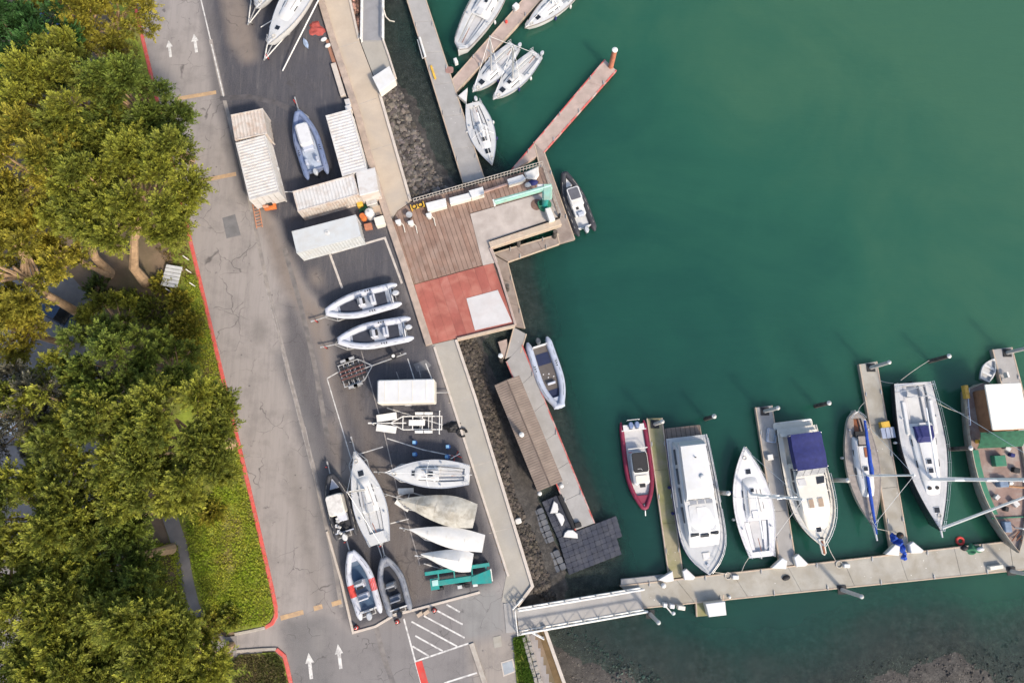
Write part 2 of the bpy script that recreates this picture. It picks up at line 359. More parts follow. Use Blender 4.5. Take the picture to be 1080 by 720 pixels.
c = mixc(t, ramp(t, noise(t, vec, 0.16, 4), [(0.45, 0.0), (0.65, 0.6)]), c, (0.05, 0.045, 0.043))
t.links.new(c, p.inputs['Base Color']); p.inputs['Roughness'].default_value = 0.75
b = N(t, 'Bump'); b.inputs['Strength'].default_value = 0.8; b.inputs['Distance'].default_value = 0.08
t.links.new(noise(t, vec, 5, 6, 0.7), b.inputs['Height']); t.links.new(b.outputs[0], p.inputs['Normal'])
grid_object('sea_bed', xs, ys, BED, m)
depth = np.clip(WATER-BED, 0, 6)
m, t, p = nodes_of('harbour_water')
vec = N(t, 'NewGeometry').outputs['Position']
sep = N(t, 'SeparateXYZ'); t.links.new(vec, sep.inputs[0])
n1 = noise(t, vec, 0.035, 5, 0.55, 1.5); n2 = noise(t, vec, 0.11, 4, 0.6, 1.0)
gx = mth(t, 'MULTIPLY_ADD', sep.outputs[0], 1/75.0); gx.node.inputs[2].default_value = -0.06
gy = mth(t, 'MULTIPLY_ADD', sep.outputs[1], 1/75.0); gy.node.inputs[2].default_value = 0.05
plume = mth(t, 'ADD', mth(t, 'ADD', gx, gy), mth(t, 'MULTIPLY', mth(t, 'SUBTRACT', n1, 0.5), 0.9))
plume = mth(t, 'ADD', plume, mth(t, 'MULTIPLY', mth(t, 'SUBTRACT', n2, 0.5), 0.35))
c = ramp(t, plume, [(0.05, (0.008, 0.042, 0.035)), (0.36, (0.010, 0.056, 0.041)), (0.66, (0.017, 0.077, 0.050)), (1.0, (0.034, 0.098, 0.058))])
mp = N(t, 'Mapping'); t.links.new(vec, mp.inputs['Vector']); mp.inputs['Rotation'].default_value = (0, 0, R(8)); mp.inputs['Scale'].default_value = (0.35, 1.6, 1)
w1 = noise(t, mp.outputs[0], 1.1, 4, 0.6); w2 = noise(t, vec, 3.5, 3, 0.55)
c = mixc(t, mth(t, 'MULTIPLY', ramp(t, w1, [(0.35, 0.0), (0.7, 1.0)]), 0.10), c, (0.018, 0.08, 0.06))
at = N(t, 'Attribute'); at.attribute_name = 'turbidity'
sp_ = N(t, 'SeparateColor'); t.links.new(at.outputs['Color'], sp_.inputs[0])
c = mixc(t, sp_.outputs[1], (0.022, 0.032, 0.034), c)
t.links.new(c, p.inputs['Base Color']); p.subsurface_method = 'BURLEY'; p.inputs['Subsurface Weight'].default_value = 1.0; p.inputs['Subsurface Radius'].default_value = (1, 1, 1); p.inputs['Subsurface Scale'].default_value = 3.0
p.inputs['Roughness'].default_value = 0.12; p.inputs['IOR'].default_value = 1.33
b = N(t, 'Bump'); b.inputs['Strength'].default_value = 0.22; b.inputs['Distance'].default_value = 0.06
w3 = noise(t, mp.outputs[0], 4.5, 4, 0.65)
t.links.new(mth(t, 'ADD', mth(t, 'ADD', w1, mth(t, 'MULTIPLY', w3, 0.5)), mth(t, 'MULTIPLY', w2, 0.3)), b.inputs['Height']); t.links.new(b.outputs[0], p.inputs['Normal'])
tr = N(t, 'BsdfTransparent'); tr.inputs[0].default_value = (0.82, 0.93, 0.90, 1)
ms = N(t, 'MixShader'); t.links.new(sp_.outputs[0], ms.inputs[0]); t.links.new(tr.outputs[0], ms.inputs[1]); t.links.new(p.outputs[0], ms.inputs[2])
t.links.new(ms.outputs[0], t.nodes['Material Output'].inputs[0])
turb = np.clip(0.10+0.90*(1-np.exp(-depth*1.0)), 0, 1); turb = np.where(depth > 2.6, 1, turb)
grid_object('water', xs, ys, np.full(X.shape, WATER), m, {'turbidity': np.stack([turb, np.clip((depth-0.15)/0.8, 0, 1), turb], -1)})

# ---- land mass with its quay wall
land = [(p.x, p.y) for p in SEAWALL]+[(200, -700), (-700, -700), (-700, 700), (-120, 700)]
struct('ground', MB().prism(land, -7.5, 0.0), DIRT)

# ---- pavement: one sheet, asphalt ages painted as an attribute
gx_, gy_ = np.arange(-48, 4.5, 0.22), np.arange(-32, 75, 0.22)
GX, GY = np.meshgrid(gx_, gy_); gpx, gpy = world_to_px(GX, GY, 0.0)
colr = np.zeros(GX.shape+(3,)); colr[:] = (0.27, 0.245, 0.233)
DK = (0.034, 0.035, 0.048); TAN = (0.18, 0.148, 0.128); BRN = (0.088, 0.074, 0.070)
paints = [
    ([(202, -60), (226, 95), (246, 180), (258, 212), (290, 232), (300, 262), (320, 300), (345, 330), (430, 300), (412, 240), (330, -60)], DK),
    ([(222, -60), (243, -60), (262, 20), (271, 62), (258, 68), (242, 45)], (0.17, 0.138, 0.118)),
    ([(205, -60), (213, -60), (236, 100), (262, 200), (255, 205), (228, 98)], (0.13, 0.118, 0.118)),
    ([(262, 205), (285, 228), (300, 262), (318, 300), (342, 330), (352, 392), (380, 460), (372, 475), (345, 410), (318, 335), (296, 300), (278, 245)], TAN),
    ([(326, 282), (336, 286), (343, 300), (330, 303)], TAN),
    ([(300, 318), (308, 316), (330, 360), (366, 470), (350, 500), (376, 660), (362, 655), (345, 560), (318, 450), (300, 372)], (0.078, 0.074, 0.082)),
    ([(290, 372), (302, 372), (330, 450), (350, 540), (366, 640), (352, 640), (332, 540), (312, 440)], (0.125, 0.12, 0.125)),
    ([(342, 440), (352, 446), (366, 486), (356, 492)], (0.20, 0.165, 0.14)),
    ([(345, 330), (424, 298), (455, 365), (532, 604), (505, 624), (372, 667), (358, 598), (380, 500), (362, 440), (352, 390)], DK),
    ([(350, 392), (370, 390), (400, 470), (440, 570), (462, 628), (425, 642), (408, 560), (378, 462)], BRN),
    ([(293, 655), (345, 645), (372, 668), (415, 650), (510, 622), (560, 720), (640, 900), (280, 900), (300, 700)], (0.165, 0.155, 0.155)),
    ([(300, 655), (342, 650), (352, 720), (380, 860), (330, 860), (312, 720)], (0.13, 0.125, 0.127)),
    ([(332, 660), (342, 662), (344, 690), (334, 692)], (0.19, 0.18, 0.175)),
    ([(478, 628), (522, 618), (532, 632), (533, 665), (493, 676)], (0.20, 0.198, 0.195)),
    ([(493, 678), (536, 668), (556, 720), (600, 860), (520, 860)], (0.25, 0.22, 0.195)),
    ([(270, 335), (276, 335), (280, 360), (271, 362)], (0.15, 0.137, 0.13)),
    ([(311, 478), (330, 560), (345, 640), (330, 645), (312, 560), (300, 480)], (0.20, 0.18, 0.168)),
]
def blur(a, k):
    for ax in (0, 1):
        b_ = np.zeros_like(a); n_ = 0
        for s_ in range(-k, k+1): b_ += np.roll(a, s_, ax); n_ += 1
        a = b_/n_
    return a
wob = 2.5*lumpy(GX, GY, 0.7, 21)+1.6*lumpy(GX, GY, 2.0, 22)
for poly, cc in paints:
    mk = blur(in_poly(gpx+wob, gpy+wob*0.7, poly).astype(float), 2)[..., None]
    colr = colr*(1-mk)+np.array(cc)*mk
m, t, p = nodes_of('aged_asphalt')
vec = N(t, 'NewGeometry').outputs['Position']
at = N(t, 'Attribute'); at.attribute_name = 'tone'
mp = N(t, 'Mapping'); t.links.new(vec, mp.inputs['Vector']); mp.inputs['Rotation'].default_value = (0, 0, R(-14)); mp.inputs['Scale'].default_value = (1.6, 0.16, 1)
streak = noise(t, mp.outputs[0], 1.0, 6, 0.65)
c = mixc(t, ramp(t, streak, [(0.47, 0.0), (0.70, 0.36)]), at.outputs['Color'], (0.132, 0.124, 0.124))
c = mixc(t, ramp(t, noise(t, vec, 0.5, 7, 0.65), [(0.34, 0.6), (0.52, 0.0)]), c, mixc(t, 0.5, at.outputs['Color'], (0.04, 0.037, 0.04)))
c = mixc(t, ramp(t, noise(t, vec, 16, 4, .75), [(0.42, 0.0), (0.62, 0.42)]), c, mixc(t, 0.5, at.outputs['Color'], (0.3, 0.28, 0.26)))
wp = N(t, 'TexNoise'); wp.inputs['Scale'].default_value = 0.8; t.links.new(vec, wp.inputs['Vector'])
wv = N(t, 'VectorMath'); wv.operation = 'MULTIPLY_ADD'; t.links.new(wp.outputs['Color'], wv.inputs[0]); wv.inputs[1].default_value = (1.6, 1.6, 0); t.links.new(vec, wv.inputs[2])
vo = N(t, 'TexVoronoi'); vo.feature = 'DISTANCE_TO_EDGE'; vo.inputs['Scale'].default_value = 0.42; t.links.new(wv.outputs[0], vo.inputs['Vector'])
crack = ramp(t, vo.outputs['Distance'], [(0.0, 1.0), (0.014, 0.0)])
crack = mth(t, 'MULTIPLY', crack, ramp(t, noise(t, vec, 0.33, 3), [(0.48, 0.0), (0.56, 0.75)]))
c = mixc(t, crack, c, (0.05, 0.045, 0.045))
mp2 = N(t, 'Mapping'); t.links.new(vec, mp2.inputs['Vector']); mp2.inputs['Rotation'].default_value = (0, 0, R(-13)); mp2.inputs['Scale'].default_value = (3.2, 0.05, 1)
tyre = ramp(t, noise(t, mp2.outputs[0], 1.0, 4, 0.7), [(0.56, 0.0), (0.66, 0.17)]); c = mixc(t, tyre, c, mixc(t, 0.6, at.outputs['Color'], (0.05, 0.046, 0.048)))
vo2 = N(t, 'TexVoronoi'); vo2.inputs['Scale'].default_value = 0.9; t.links.new(vec, vo2.inputs['Vector'])
c = mixc(t, mth(t, 'MULTIPLY', ramp(t, vo2.outputs['Distance'], [(0.05, 0.7), (0.10, 0.0)]), ramp(t, noise(t, vec, 0.7, 2), [(0.52, 0.0), (0.58, 1.0)])), c, (0.05, 0.046, 0.048))
c = mixc(t, ramp(t, noise(t, mp.outputs[0], 2.3, 6, 0.7, 0.6), [(0.55, 0.0), (0.68, 0.3)]), c, (0.175, 0.163, 0.158))
oil = ramp(t, noise(t, vec, 1.3, 3, 0.5), [(0.68, 0.0), (0.76, 0.6)])
c = mixc(t, oil, c, (0.045, 0.04, 0.042))
t.links.new(c, p.inputs['Base Color']); p.inputs['Roughness'].default_value = 0.85
b = N(t, 'Bump'); b.inputs['Strength'].default_value = 0.25; b.inputs['Distance'].default_value = 0.02
t.links.new(noise(t, vec, 30, 4, 0.7), b.inputs['Height']); t.links.new(b.outputs[0], p.inputs['Normal'])
# keep only the cells inside the paved area
PAVE = [(118, -60), (141, 0), (178, 155), (200, 250), (228, 368), (250, 460), (270, 545), (288, 625), (292, 655), (250, 664), (248, 690), (290, 684), (302, 697), (318, 780), (345, 900), (640, 900), (579, 720), (562, 668), (545, 664), (545, 640), (532, 604), (455, 365), (412, 238), (392, 170), (352, 50), (336, -10), (320, -60)]
inside = in_poly(gpx, gpy, PAVE)
ny, nx = GX.shape; idx = np.arange(ny*nx).reshape(ny, nx)
cell = inside[:-1, :-1] | inside[1:, :-1] | inside[:-1, 1:] | inside[1:, 1:]
F = np.stack([idx[:-1, :-1], idx[:-1, 1:], idx[1:, 1:], idx[1:, :-1]], -1)[cell]
used = np.unique(F); remap = np.full(ny*nx, -1); remap[used] = np.arange(len(used))
co = np.stack([GX.ravel(), GY.ravel(), np.full(ny*nx, 0.006)], -1)[used]
me = bpy.data.meshes.new('road'); me.from_pydata(co.tolist(), [], remap[F].tolist())
a_ = me.attributes.new('tone', 'FLOAT_COLOR', 'POINT'); c4 = np.ones((len(used), 4), np.float32); c4[:, :3] = colr.reshape(-1, 3)[used]; a_.data.foreach_set('color', c4.ravel())
me.update(); o = link('road', me, m); o['kind'] = 'structure'

# ---- kerbs, lawns, path
KERB = [(105, -110), (130, -45), (141, 0), (164, 98), (200, 250), (228, 368), (250, 460), (270, 545), (287, 620), (291, 640), (291, 650), (287, 657), (280, 661)]
k1 = MB().strip(PX(KERB), 0.32, -0.2, 0.14, ch=0.03); o = struct('kerb', k1, PAINTR)
o = struct('kerb', MB().strip(PX([(279.5, 661.2), (268, 664), (248, 668)]), 0.24, -0.2, 0.13, ch=0.03), KERBC)
struct('kerb', MB().strip(PX([(292, 684), (300, 691), (303, 702), (308, 725), (325, 800), (345, 880)]), 0.32, -0.2, 0.14, ch=0.03), PAINTR)
struct('kerb', MB().strip(PX([(250, 686), (278, 684), (291.5, 683.6)]), 0.24, -0.2, 0.13, ch=0.03), KERBC)
lawn1 = PX([(104, -110), (128, -45), (139, 0), (162, 98), (198, 250), (226, 368), (248, 460), (268, 545), (285, 620), (289, 640), (288, 650), (284, 656), (276, 660), (240, 667), (205, 655), (190, 610), (165, 520), (160, 420), (186, 352), (184, 285), (168, 200), (138, 80), (90, -110)])
struct('lawn', MB().prism(lawn1, -0.2, 0.09), LAWN)
lawn2 = PX([(252, 690), (290, 687), (298, 694), (301, 704), (306, 726), (322, 800), (340, 880), (150, 880), (200, 760)])
struct('lawn', MB().prism(lawn2, -0.2, 0.09), LAWN)
struct('path', MB().strip(PX([(178, 540), (190, 575), (196, 610), (203, 640), (213, 660), (235, 680), (250, 678)]), 1.25, -0.1, 0.105), PATH)
struct('parking_lot', MB().prism(PX([(-80, 260), (70, 285), (110, 330), (100, 420), (120, 560), (150, 640), (120, 760), (-80, 800)]), -0.2, 0.02), PATH)
# ---- promenade along the sea wall
struct('promenade', MB().prism(PX([(337, -8), (318, -70), (352, -70), (369, 0), (379, 43), (400, 98), (433, 213), (419, 222.5), (413, 232)]), -0.4, 0.035), PROM)
struct('promenade', MB().prism(PX([(455.5, 363.5), (481.5, 357.5), (502, 420), (562, 617.5), (546, 639), (529, 634), (534, 606)]), -0.4, 0.035), PROMG)
for path, w, h in (([(369, 0), (378.5, 42)], 0.22, 0.16), ([(400.5, 99), (433, 212)], 0.26, 0.2), ([(481, 358.5), (501.5, 420), (561.5, 617.5), (546, 638)], 0.26, 0.2), ([(458, 366), (536, 607)], 0.2, 0.16), ([(352, -70), (369, -1)], 0.22, 0.16)):
    struct('coping', MB().strip(PX(path), w, -0.3, h, ch=0.02), COPING)
struct('low_wall', MB().strip(PX([(316, -70), (336, -8), (352, 45), (377, 120), (397, 192), (410, 232), (425, 276), (453, 364)]), 0.62, -0.3, 0.42, ch=0.04), WALLC)
for y0, y1 in ((60, 0), (105, 0), (135, 0), (175, 0)):
    pass
for q in ([(379, 44), (356, 51)], [(397, 104), (374, 112)], [(414, 152), (388, 160)], [(498, 420), (473, 425)], [(518, 486), (494, 493)], [(540, 556), (516, 562)]):
    struct('joint_groove', MB().strip(PX(q), 0.06, -0.1, 0.039), KERBC)
# ---- gutter and streaks in the paving
struct('gutter', MB().strip(PX([(222, 42), (236, 103), (262, 205), (284, 310), (306, 398), (330, 490), (352, 590), (360, 640)]), 0.34, -0.1, 0.011), mat('gutter_concrete', (0.27, 0.245, 0.225), 0.85, 0.25, 1.5, stain=(0.15, 0.14, 0.14), sfac=0.7, sscale=0.7))
struct('gutter', MB().strip(PX([(300, 262), (316, 318), (331, 380), (340, 430), (345, 460)]), 0.42, -0.1, 0.0115), mat('worn_strip', (0.175, 0.16, 0.152), 0.85, 0.3, 1.5, stain=(0.1, 0.095, 0.1), sfac=0.8, sscale=0.7))
struct('gutter', MB().strip(PX([(397, 662), (404, 690), (416, 724), (440, 800)]), 0.42, -0.1, 0.011), mat('worn_strip', (0.2, 0.19, 0.18)))
struct('gutter', MB().strip(PX([(232, 104), (262, 102), (290, 108), (312, 118)]), 0.5, -0.1, 0.0112), mat('faint_strip', (0.085, 0.08, 0.085), 0.85, 0.3, 1.5))
# ---- painted markings
mk_n = [0]
def paint_line(path, w=0.12, m_=PAINTW, name='painted_line', z=0.016):
    mk_n[0] += 1; z += 0.0004*(mk_n[0] % 9)
    return struct(name, MB().strip(PX(path), w, 0.007, z), m_)
for l in ([(205, -20), (212, 0), (222, 42)], [(223, 47), (236, 102)]): paint_line(l, 0.12)
for l in ([(285, 312), (308, 402), (318, 440)], [(281, 305), (304, 398), (330, 500)], [(322, 450), (342, 545)]): paint_line(l, 0.07, PAINTF)
for l in ([(372, 383.5), (345, 399)], [(345, 399), (371, 486)], [(371, 481), (404, 471)], [(381, 370), (405, 455), (419, 516), (431, 553), (443, 596)], [(411, 552), (431, 547)], [(408, 462), (446, 474), (480, 481)], [(408, 430), (470, 449)], [(398, 573), (403, 588)], [(447, 594), (470, 601)],
          [(430, 378), (437, 400)], [(441, 386), (444, 398)], [(449, 383), (456, 401)], [(418, 392), (421, 400)]): paint_line(l, 0.085, PAINTF if l[0][0] in (381, 418, 441) else PAINTW)
for l in ([(350, 267), (406, 251), (424, 299)], [(348, 268), (361, 304)]): paint_line(l, 0.2, mat('cream_road_paint', (0.48, 0.44, 0.40), 0.7, 0.15, 3, stain=(0.25, 0.22, 0.2), sfac=0.5, sscale=2))
for l in ([(426, 652), (438, 697), (447, 730)], [(438, 697), (494, 678)], [(434, 655), (482, 681)], [(447, 649), (490, 672)], [(460, 643), (488, 658)], [(471, 637), (485, 645)], [(438, 670), (467, 686)], [(435, 681), (452, 691)], [(468, 720), (503, 709)]): paint_line(l, 0.13)
struct('painted_kerb_bay', MB().prism(PX([(438, 698), (445, 696), (453, 724), (446, 727)]), 0.007, 0.022), RED)
for l in ([(186, 104.5), (228, 97.5)], [(211, 191), (249, 183.5)], [(296, 651.5), (320, 645)], [(331, 641.5), (340, 639)], [(350, 637), (360, 634)]): paint_line(l, 0.38, PAINTO, 'speed_stripe')
def arrow(x, y, ang, s=1.0):
    c0 = W(x, y); a = R(ang); ca, sa = math.cos(a), math.sin(a)
    pts = [(-0.14, -1.0), (0.14, -1.0), (0.14, 0.25), (0.36, 0.25), (0, 1.05), (-0.36, 0.25), (-0.14, 0.25)]
    struct('painted_arrow', MB().prism([(c0.x+(px*ca-py*sa)*s, c0.y+(px*sa+py*ca)*s) for px, py in pts], 0.007, 0.018), PAINTW)
arrow(206, 46, 12); arrow(179, 52, 12, 0.9); arrow(327, 702, 10); arrow(358, 692, 10, 0.95)
struct('pavement_patch', MB().prism(PX([(234.5, 230), (248, 226), (254, 248), (239, 251.5)]), 0.004, 0.0135), mat('patch_asphalt', (0.15, 0.148, 0.152), 0.85, 0.2, 1.5))
struct('pavement_patch', MB().prism(PX([(436, 384), (449, 379), (455, 385), (450, 390), (440, 392)]), 0.004, 0.0135), mat('patch_asphalt', (0.15, 0.148, 0.152)))
for l in ([(520, 633), (528, 631), (530, 634), (523, 637)],): pass
# pale kerb around the boat yard's lower end
struct('yard_kerb', MB().strip(PX([(345, 560), (360, 612), (372.5, 666.5), (396, 660), (416, 648), (506, 624)]), 0.2, -0.1, 0.12, ch=0.02), COPING)
# lower right corner: slabs, covers, turf, retaining wall
struct('paving_slab', MB().prism(PX([(531, 636), (545, 634), (545, 666), (534, 667)]), -0.1, 0.06), CONCG)
o = MB().prism(PX([(520, 671.5), (528, 669.5), (529.5, 681), (521.5, 683)]), 0.0, 0.035).build('utility_cover', CONC); tag(o, 'small pale concrete utility cover above the square grey one', 'manhole cover')
r_ = thing('utility_cover', 'large square grey steel utility cover in pale frame beside the turf', 'manhole cover', W(536, 704))
c0 = W(536, 704); q = PX([(528, 698), (541, 694), (544, 708), (531, 713)])
MB().prism([(v.x-c0.x, v.y-c0.y) for v in q], 0, 0.03).build('frame', COPING, r_)
MB().prism([((v.x-c0.x)*0.8, (v.y-c0.y)*0.8) for v in q], 0.005, 0.045).build('lid', mat('cover_steel', (0.28, 0.31, 0.34), 0.6), r_)
struct('turf_strip', MB().prism(PX([(541, 672), (556, 668), (565, 720), (580, 790), (560, 790), (545, 720)]), -0.1, 0.07), LAWN)
struct('kerb', MB().strip(PX([(497, 678), (512, 722), (530, 780)]), 0.4, -0.1, 0.11, ch=0.02), KERBC)
sw = MB(); a0, a1 = W(558, 668), W(584, 760)
sroot = thing('stone_retaining_wall', 'grey rubble stone retaining wall beside the green turf strip', 'wall', a0)
dv = (a1-a0); nrm = Vector((-dv.y, dv.x, 0)).normalized()
blk = MB().box((0, 0, 0.17), (0.36, 0.30, 0.34), 0, 0.04).mesh('stone')
for i in range(22):
    for j in range(2):
        pnt = dv*((i+0.5*(j % 2)+0.3)/22)*1.0+nrm*(-0.18-0.33*j)
        s_ = link('stone', blk, STONE, sroot, False, (pnt.x, pnt.y, -0.02), math.atan2(dv.y, dv.x)+random.uniform(-.15, .15))
        s_.scale = (random.uniform(.85, 1.12), random.uniform(.85, 1.1), random.uniform(.7, 1.25))
struct('trench', MB().prism(PX([(567, 664), (574, 664), (596, 722), (622, 800), (608, 800), (586, 722)]), -0.3, 0.015), mat('trench_soil', (0.13, 0.085, 0.04), 0.95, 0.3, 1.5))
struct('coping', MB().strip(PX([(574, 661), (595, 720), (625, 800)]), 0.28, -0.4, 0.12, ch=0.02), COPING)
# ================================================================ PIER, DOCKS
def rel(pts, c): return [(v.x-c.x, v.y-c.y) for v in pts]
DECKZ = 0.06
pc = W(480, 280)
pier = thing('wooden_pier', 'wooden pier with brown planks, red planks and a concrete pad', 'pier', pc)
MB().prism(rel(PX([(413, 236), (419, 223), (433, 213.5), (572, 176), (591, 234), (517, 259), (525, 283), (543, 342), (482, 357), (454, 364)]), pc), -0.45, -0.004).build('deck_slab', mat('deck_underside', (0.09, 0.07, 0.06), 0.9), pier)
def planks(region, m1, m2, pitch, name='plank', gap=0.035, zt=DECKZ):
    reg = rel(PX(region), pc); a, b = W(413, 236), W(454, 364)
    d = (b-a).normalized(); n = Vector((-d.y, d.x, 0)); n = n if n.x > 0 else -n; o0 = a-pc
    k = 0
    for i in range(-8, 90):
        s0, s1 = i*pitch, (i+1)*pitch-gap
        q = [o0+n*s0-d*40, o0+n*s1-d*40, o0+n*s1+d*40, o0+n*s0+d*40]
        c = clip_poly([(v.x, v.y) for v in q], reg)
        if len(c) < 3: continue
        ar = abs(sum(c[j][0]*c[(j+1) % len(c)][1]-c[(j+1) % len(c)][0]*c[j][1] for j in range(len(c))))/2
        if ar < 0.05: continue
        MB().prism(c, -0.002, zt+random.uniform(-.008, .012)).build(name, m1 if random.random() < 0.6 else m2, pier)
planks([(413.5, 236), (419, 223.5), (433, 214), (489, 198.6), (509, 279.5), (437, 299.5)], PLANK, PLANK2, 0.42)
planks([(489.6, 198.4), (571.5, 176.4), (579, 201), (496, 225)], PLANK, PLANK2, 0.42)
planks([(437, 300.5), (509, 280.5), (520, 278), (542.5, 341.5), (482, 356.5), (455, 363)], PLANKR, mat('red_stained_planks_b', (0.285, 0.085, 0.066), 0.8, 0.16, 0.7, bump=0.2, bscale=14, stain=(0.42, 0.2, 0.16), sfac=0.6, sscale=0.4), 0.85, gap=0.012)
MB().prism(rel(PX([(496, 226), (579, 202), (589, 229), (516.5, 254), (525, 276.5), (509.5, 280)]), pc), -0.002, 0.075).build('concrete_pad', PAD, pier)
MB().prism(rel(PX([(492, 315), (525, 306), (540, 339.5), (501, 348.5)]), pc), -0.002, 0.10).build('pale_pad', PADW, pier)
MB().strip(rel(PX([(516.5, 259.5), (591, 235)]), pc), 0.62, -0.3, 0.38, ch=0.04).build('edge_beam', LUMBER, pier)
MB().strip(rel(PX([(517, 262), (525.5, 283), (543.5, 342.5)]), pc), 0.22, -0.3, 0.22, ch=0.03).build('edge_beam', FLOATP, pier)
MB().strip(rel(PX([(543, 343.6), (482.5, 358)]), pc), 0.25, -0.3, 0.28, ch=0.03).build('edge_beam', LUMBER, pier)
for x, y in ((547, 252), (586, 243), (550, 190), (470, 208), (520, 195), (500, 352), (535, 300)):
    v = W(x, y)-pc; MB().cyl((v.x, v.y, -3.4), 0.2, 6.2, 10).build('support_pile', PILEW, pier)
# railing along the pier's upper edge: posts and rails
rail = thing('pier_railing', 'white railing with closely spaced balusters along the pier edge', 'railing', pc)
a, b = W(437, 214)-pc, W(572, 175)-pc; c_ = W(591, 230)-pc
for z in (0.45, 1.0):
    MB().tube([a+Vector((0, 0, z)), b+Vector((0, 0, z)), c_+Vector((0, 0, z))], 0.032, 6).build('rail', mat('worn_rail_paint', (.4, .37, .34), .6, .2, 3), rail)
bal = MB().box((0, 0, 0.5), (0.05, 0.05, 1.0)).mesh('baluster')
for i in range(41): v = lerp(a, b, i/40); link('baluster', bal, mat('worn_rail_paint', (.4, .37, .34)), rail, False, (v.x, v.y, 0.0))
for i in range(1, 10): v = lerp(b, c_, i/9); link('baluster', bal, mat('worn_rail_paint', (.4, .37, .34)), rail, False, (v.x, v.y, 0.0))
# ---- floating docks
def dock(name, label, A, B, n, m_, rim=None, z=DOCK, cat='dock', group=None, th=0.5, rimw=0.12):
    """A: two pixels of the start edge, B: the two of the end edge (same sides)"""
    a0, a1, b0, b1 = W(*A[0], z), W(*A[1], z), W(*B[0], z), W(*B[1], z); c = (a0+a1+b0+b1)/4
    r = thing(name, label, cat, (c.x, c.y, z-th), 0, group)
    for i in range(n):
        t0, t1 = i/n, (i+1)/n-0.0012*12/max(1, (a0-b0).length)
        q = [lerp(a0, b0, t0), lerp(a1, b1, t0), lerp(a1, b1, t1), lerp(a0, b0, t1)]
        MB().prism(rel(q, c), 0, th+random.uniform(-.006, .006), 0.02).build('slab', m_, r)
    rm = rim or LUMBER
    for p, q in ((a0, b0), (a1, b1)):
        if (a0-b0).length > 5:
            nc = max(2, int((a0-b0).length/4.5)); cc0 = (a0+a1+b0+b1)/4
            for i in range(nc):
                v = lerp(p, q, (i+.5)/nc)-c; v -= v.normalized()*0; w_ = lerp(lerp(a0, b0, (i+.5)/nc), lerp(a1, b1, (i+.5)/nc), .5)-c; v = lerp(v, w_, .13)
                MB().tube([v+Vector((0, -.22, th+.09)), v+Vector((0, .22, th+.09))], .035, 5).box((v.x, v.y, th+.045), (.1, .2, .09)).build('cleat', GALV, r)
        MB().strip(rel([p, q], c), rimw, th-0.28, th+0.03, ch=0.02).build('edge_rail', rm, r)
    return r
REDRIM = mat('red_bumper', (0.42, 0.085, 0.075), 0.6, 0.25, 2, stain=(0.42, 0.36, 0.33), sfac=0.95, sscale=0.9)
dock('floating_dock', 'long grey concrete floating dock beside the riprap bank, running off the top', [(417, -40), (436, -40)], [(488.5, 193), (511, 189)], 7, CONCG)
dock('finger_dock', 'short pinkish finger dock between the moored sailboats at the top', [(477, 84), (481, 97)], [(562, -12), (579, -10)], 4, FLOATP)
dock('finger_dock', 'slanting finger dock with red edges ending in a red pile', [(538, 181), (573, 161)], [(638, 63), (650, 74)], 5, FLOATP, REDRIM)
dock('floating_dock', 'brown floating walkway along the pier beside the dark inflatable', [(563, 150), (574, 160.5)], [(590, 256.5), (606, 252)], 4, FLOATW, LUMBER)
dock('floating_dock', 'brown floating walkway below the pier slot with pale edge', [(520, 267), (535.5, 276)], [(589.5, 247), (589.8, 257)], 3, FLOATW, LUMBER, z=DOCK-0.004)
dock('floating_dock', 'narrow brown floating walkway beside the red pier planks', [(519.5, 268), (535.5, 277)], [(541.5, 344), (553.5, 346)], 3, FLOATW, LUMBER, z=DOCK-0.008)
dock('floating_dock', 'angled grey landing float at the foot of the pier', [(542, 345), (555, 352)], [(533, 378), (549, 372)], 1, CONCG, z=DOCK-0.012)
dock('floating_dock', 'long grey floating dock with red edge beside the brown shed', [(534, 381), (550.5, 363.5)], [(607, 559), (627, 551.5)], 6, CONCG, REDRIM, z=DOCK-0.002)
dock('main_dock', 'long concrete main dock along the lower boats', [(654, 617.5), (676, 641)], [(1180, 557.5), (1180, 590)], 9, CONC)
dock('finger_dock', 'mossy concrete finger dock between red inflatable and motor yacht', [(682.5, 441), (698, 440.5)], [(706, 610), (720.5, 608)], 3, CONCM)
dock('finger_dock', 'concrete finger dock between white sailboat and cruiser with navy canopy', [(797, 429.5), (814, 427.5)], [(823, 597), (839.5, 595)], 3, CONCG)
dock('finger_dock', 'stained concrete finger dock between teak sloop and black yacht', [(906.5, 384), (924.5, 381)], [(941, 584), (959, 582)], 3, CONC)
dock('finger_dock', 'concrete finger dock behind the old fishing boat at the right edge', [(1047, 368.5), (1067, 366)], [(1098, 566), (1118, 564)], 3, CONCG)
dock('dock_stub', 'small mossy float under the white dock locker', [(734, 630), (763, 627)], [(735, 650), (762, 648)], 1, CONCM, z=DOCK-0.01)
o = MB().prism(PX([(655, 610.5), (700, 605.5), (701, 612), (655, 617)], DOCK-0.03), DOCK-0.4, DOCK-0.03, 0.02).build('dock_stub', CONCG); tag(o, 'narrow grey ledge beside the lower gangway landing', 'dock')
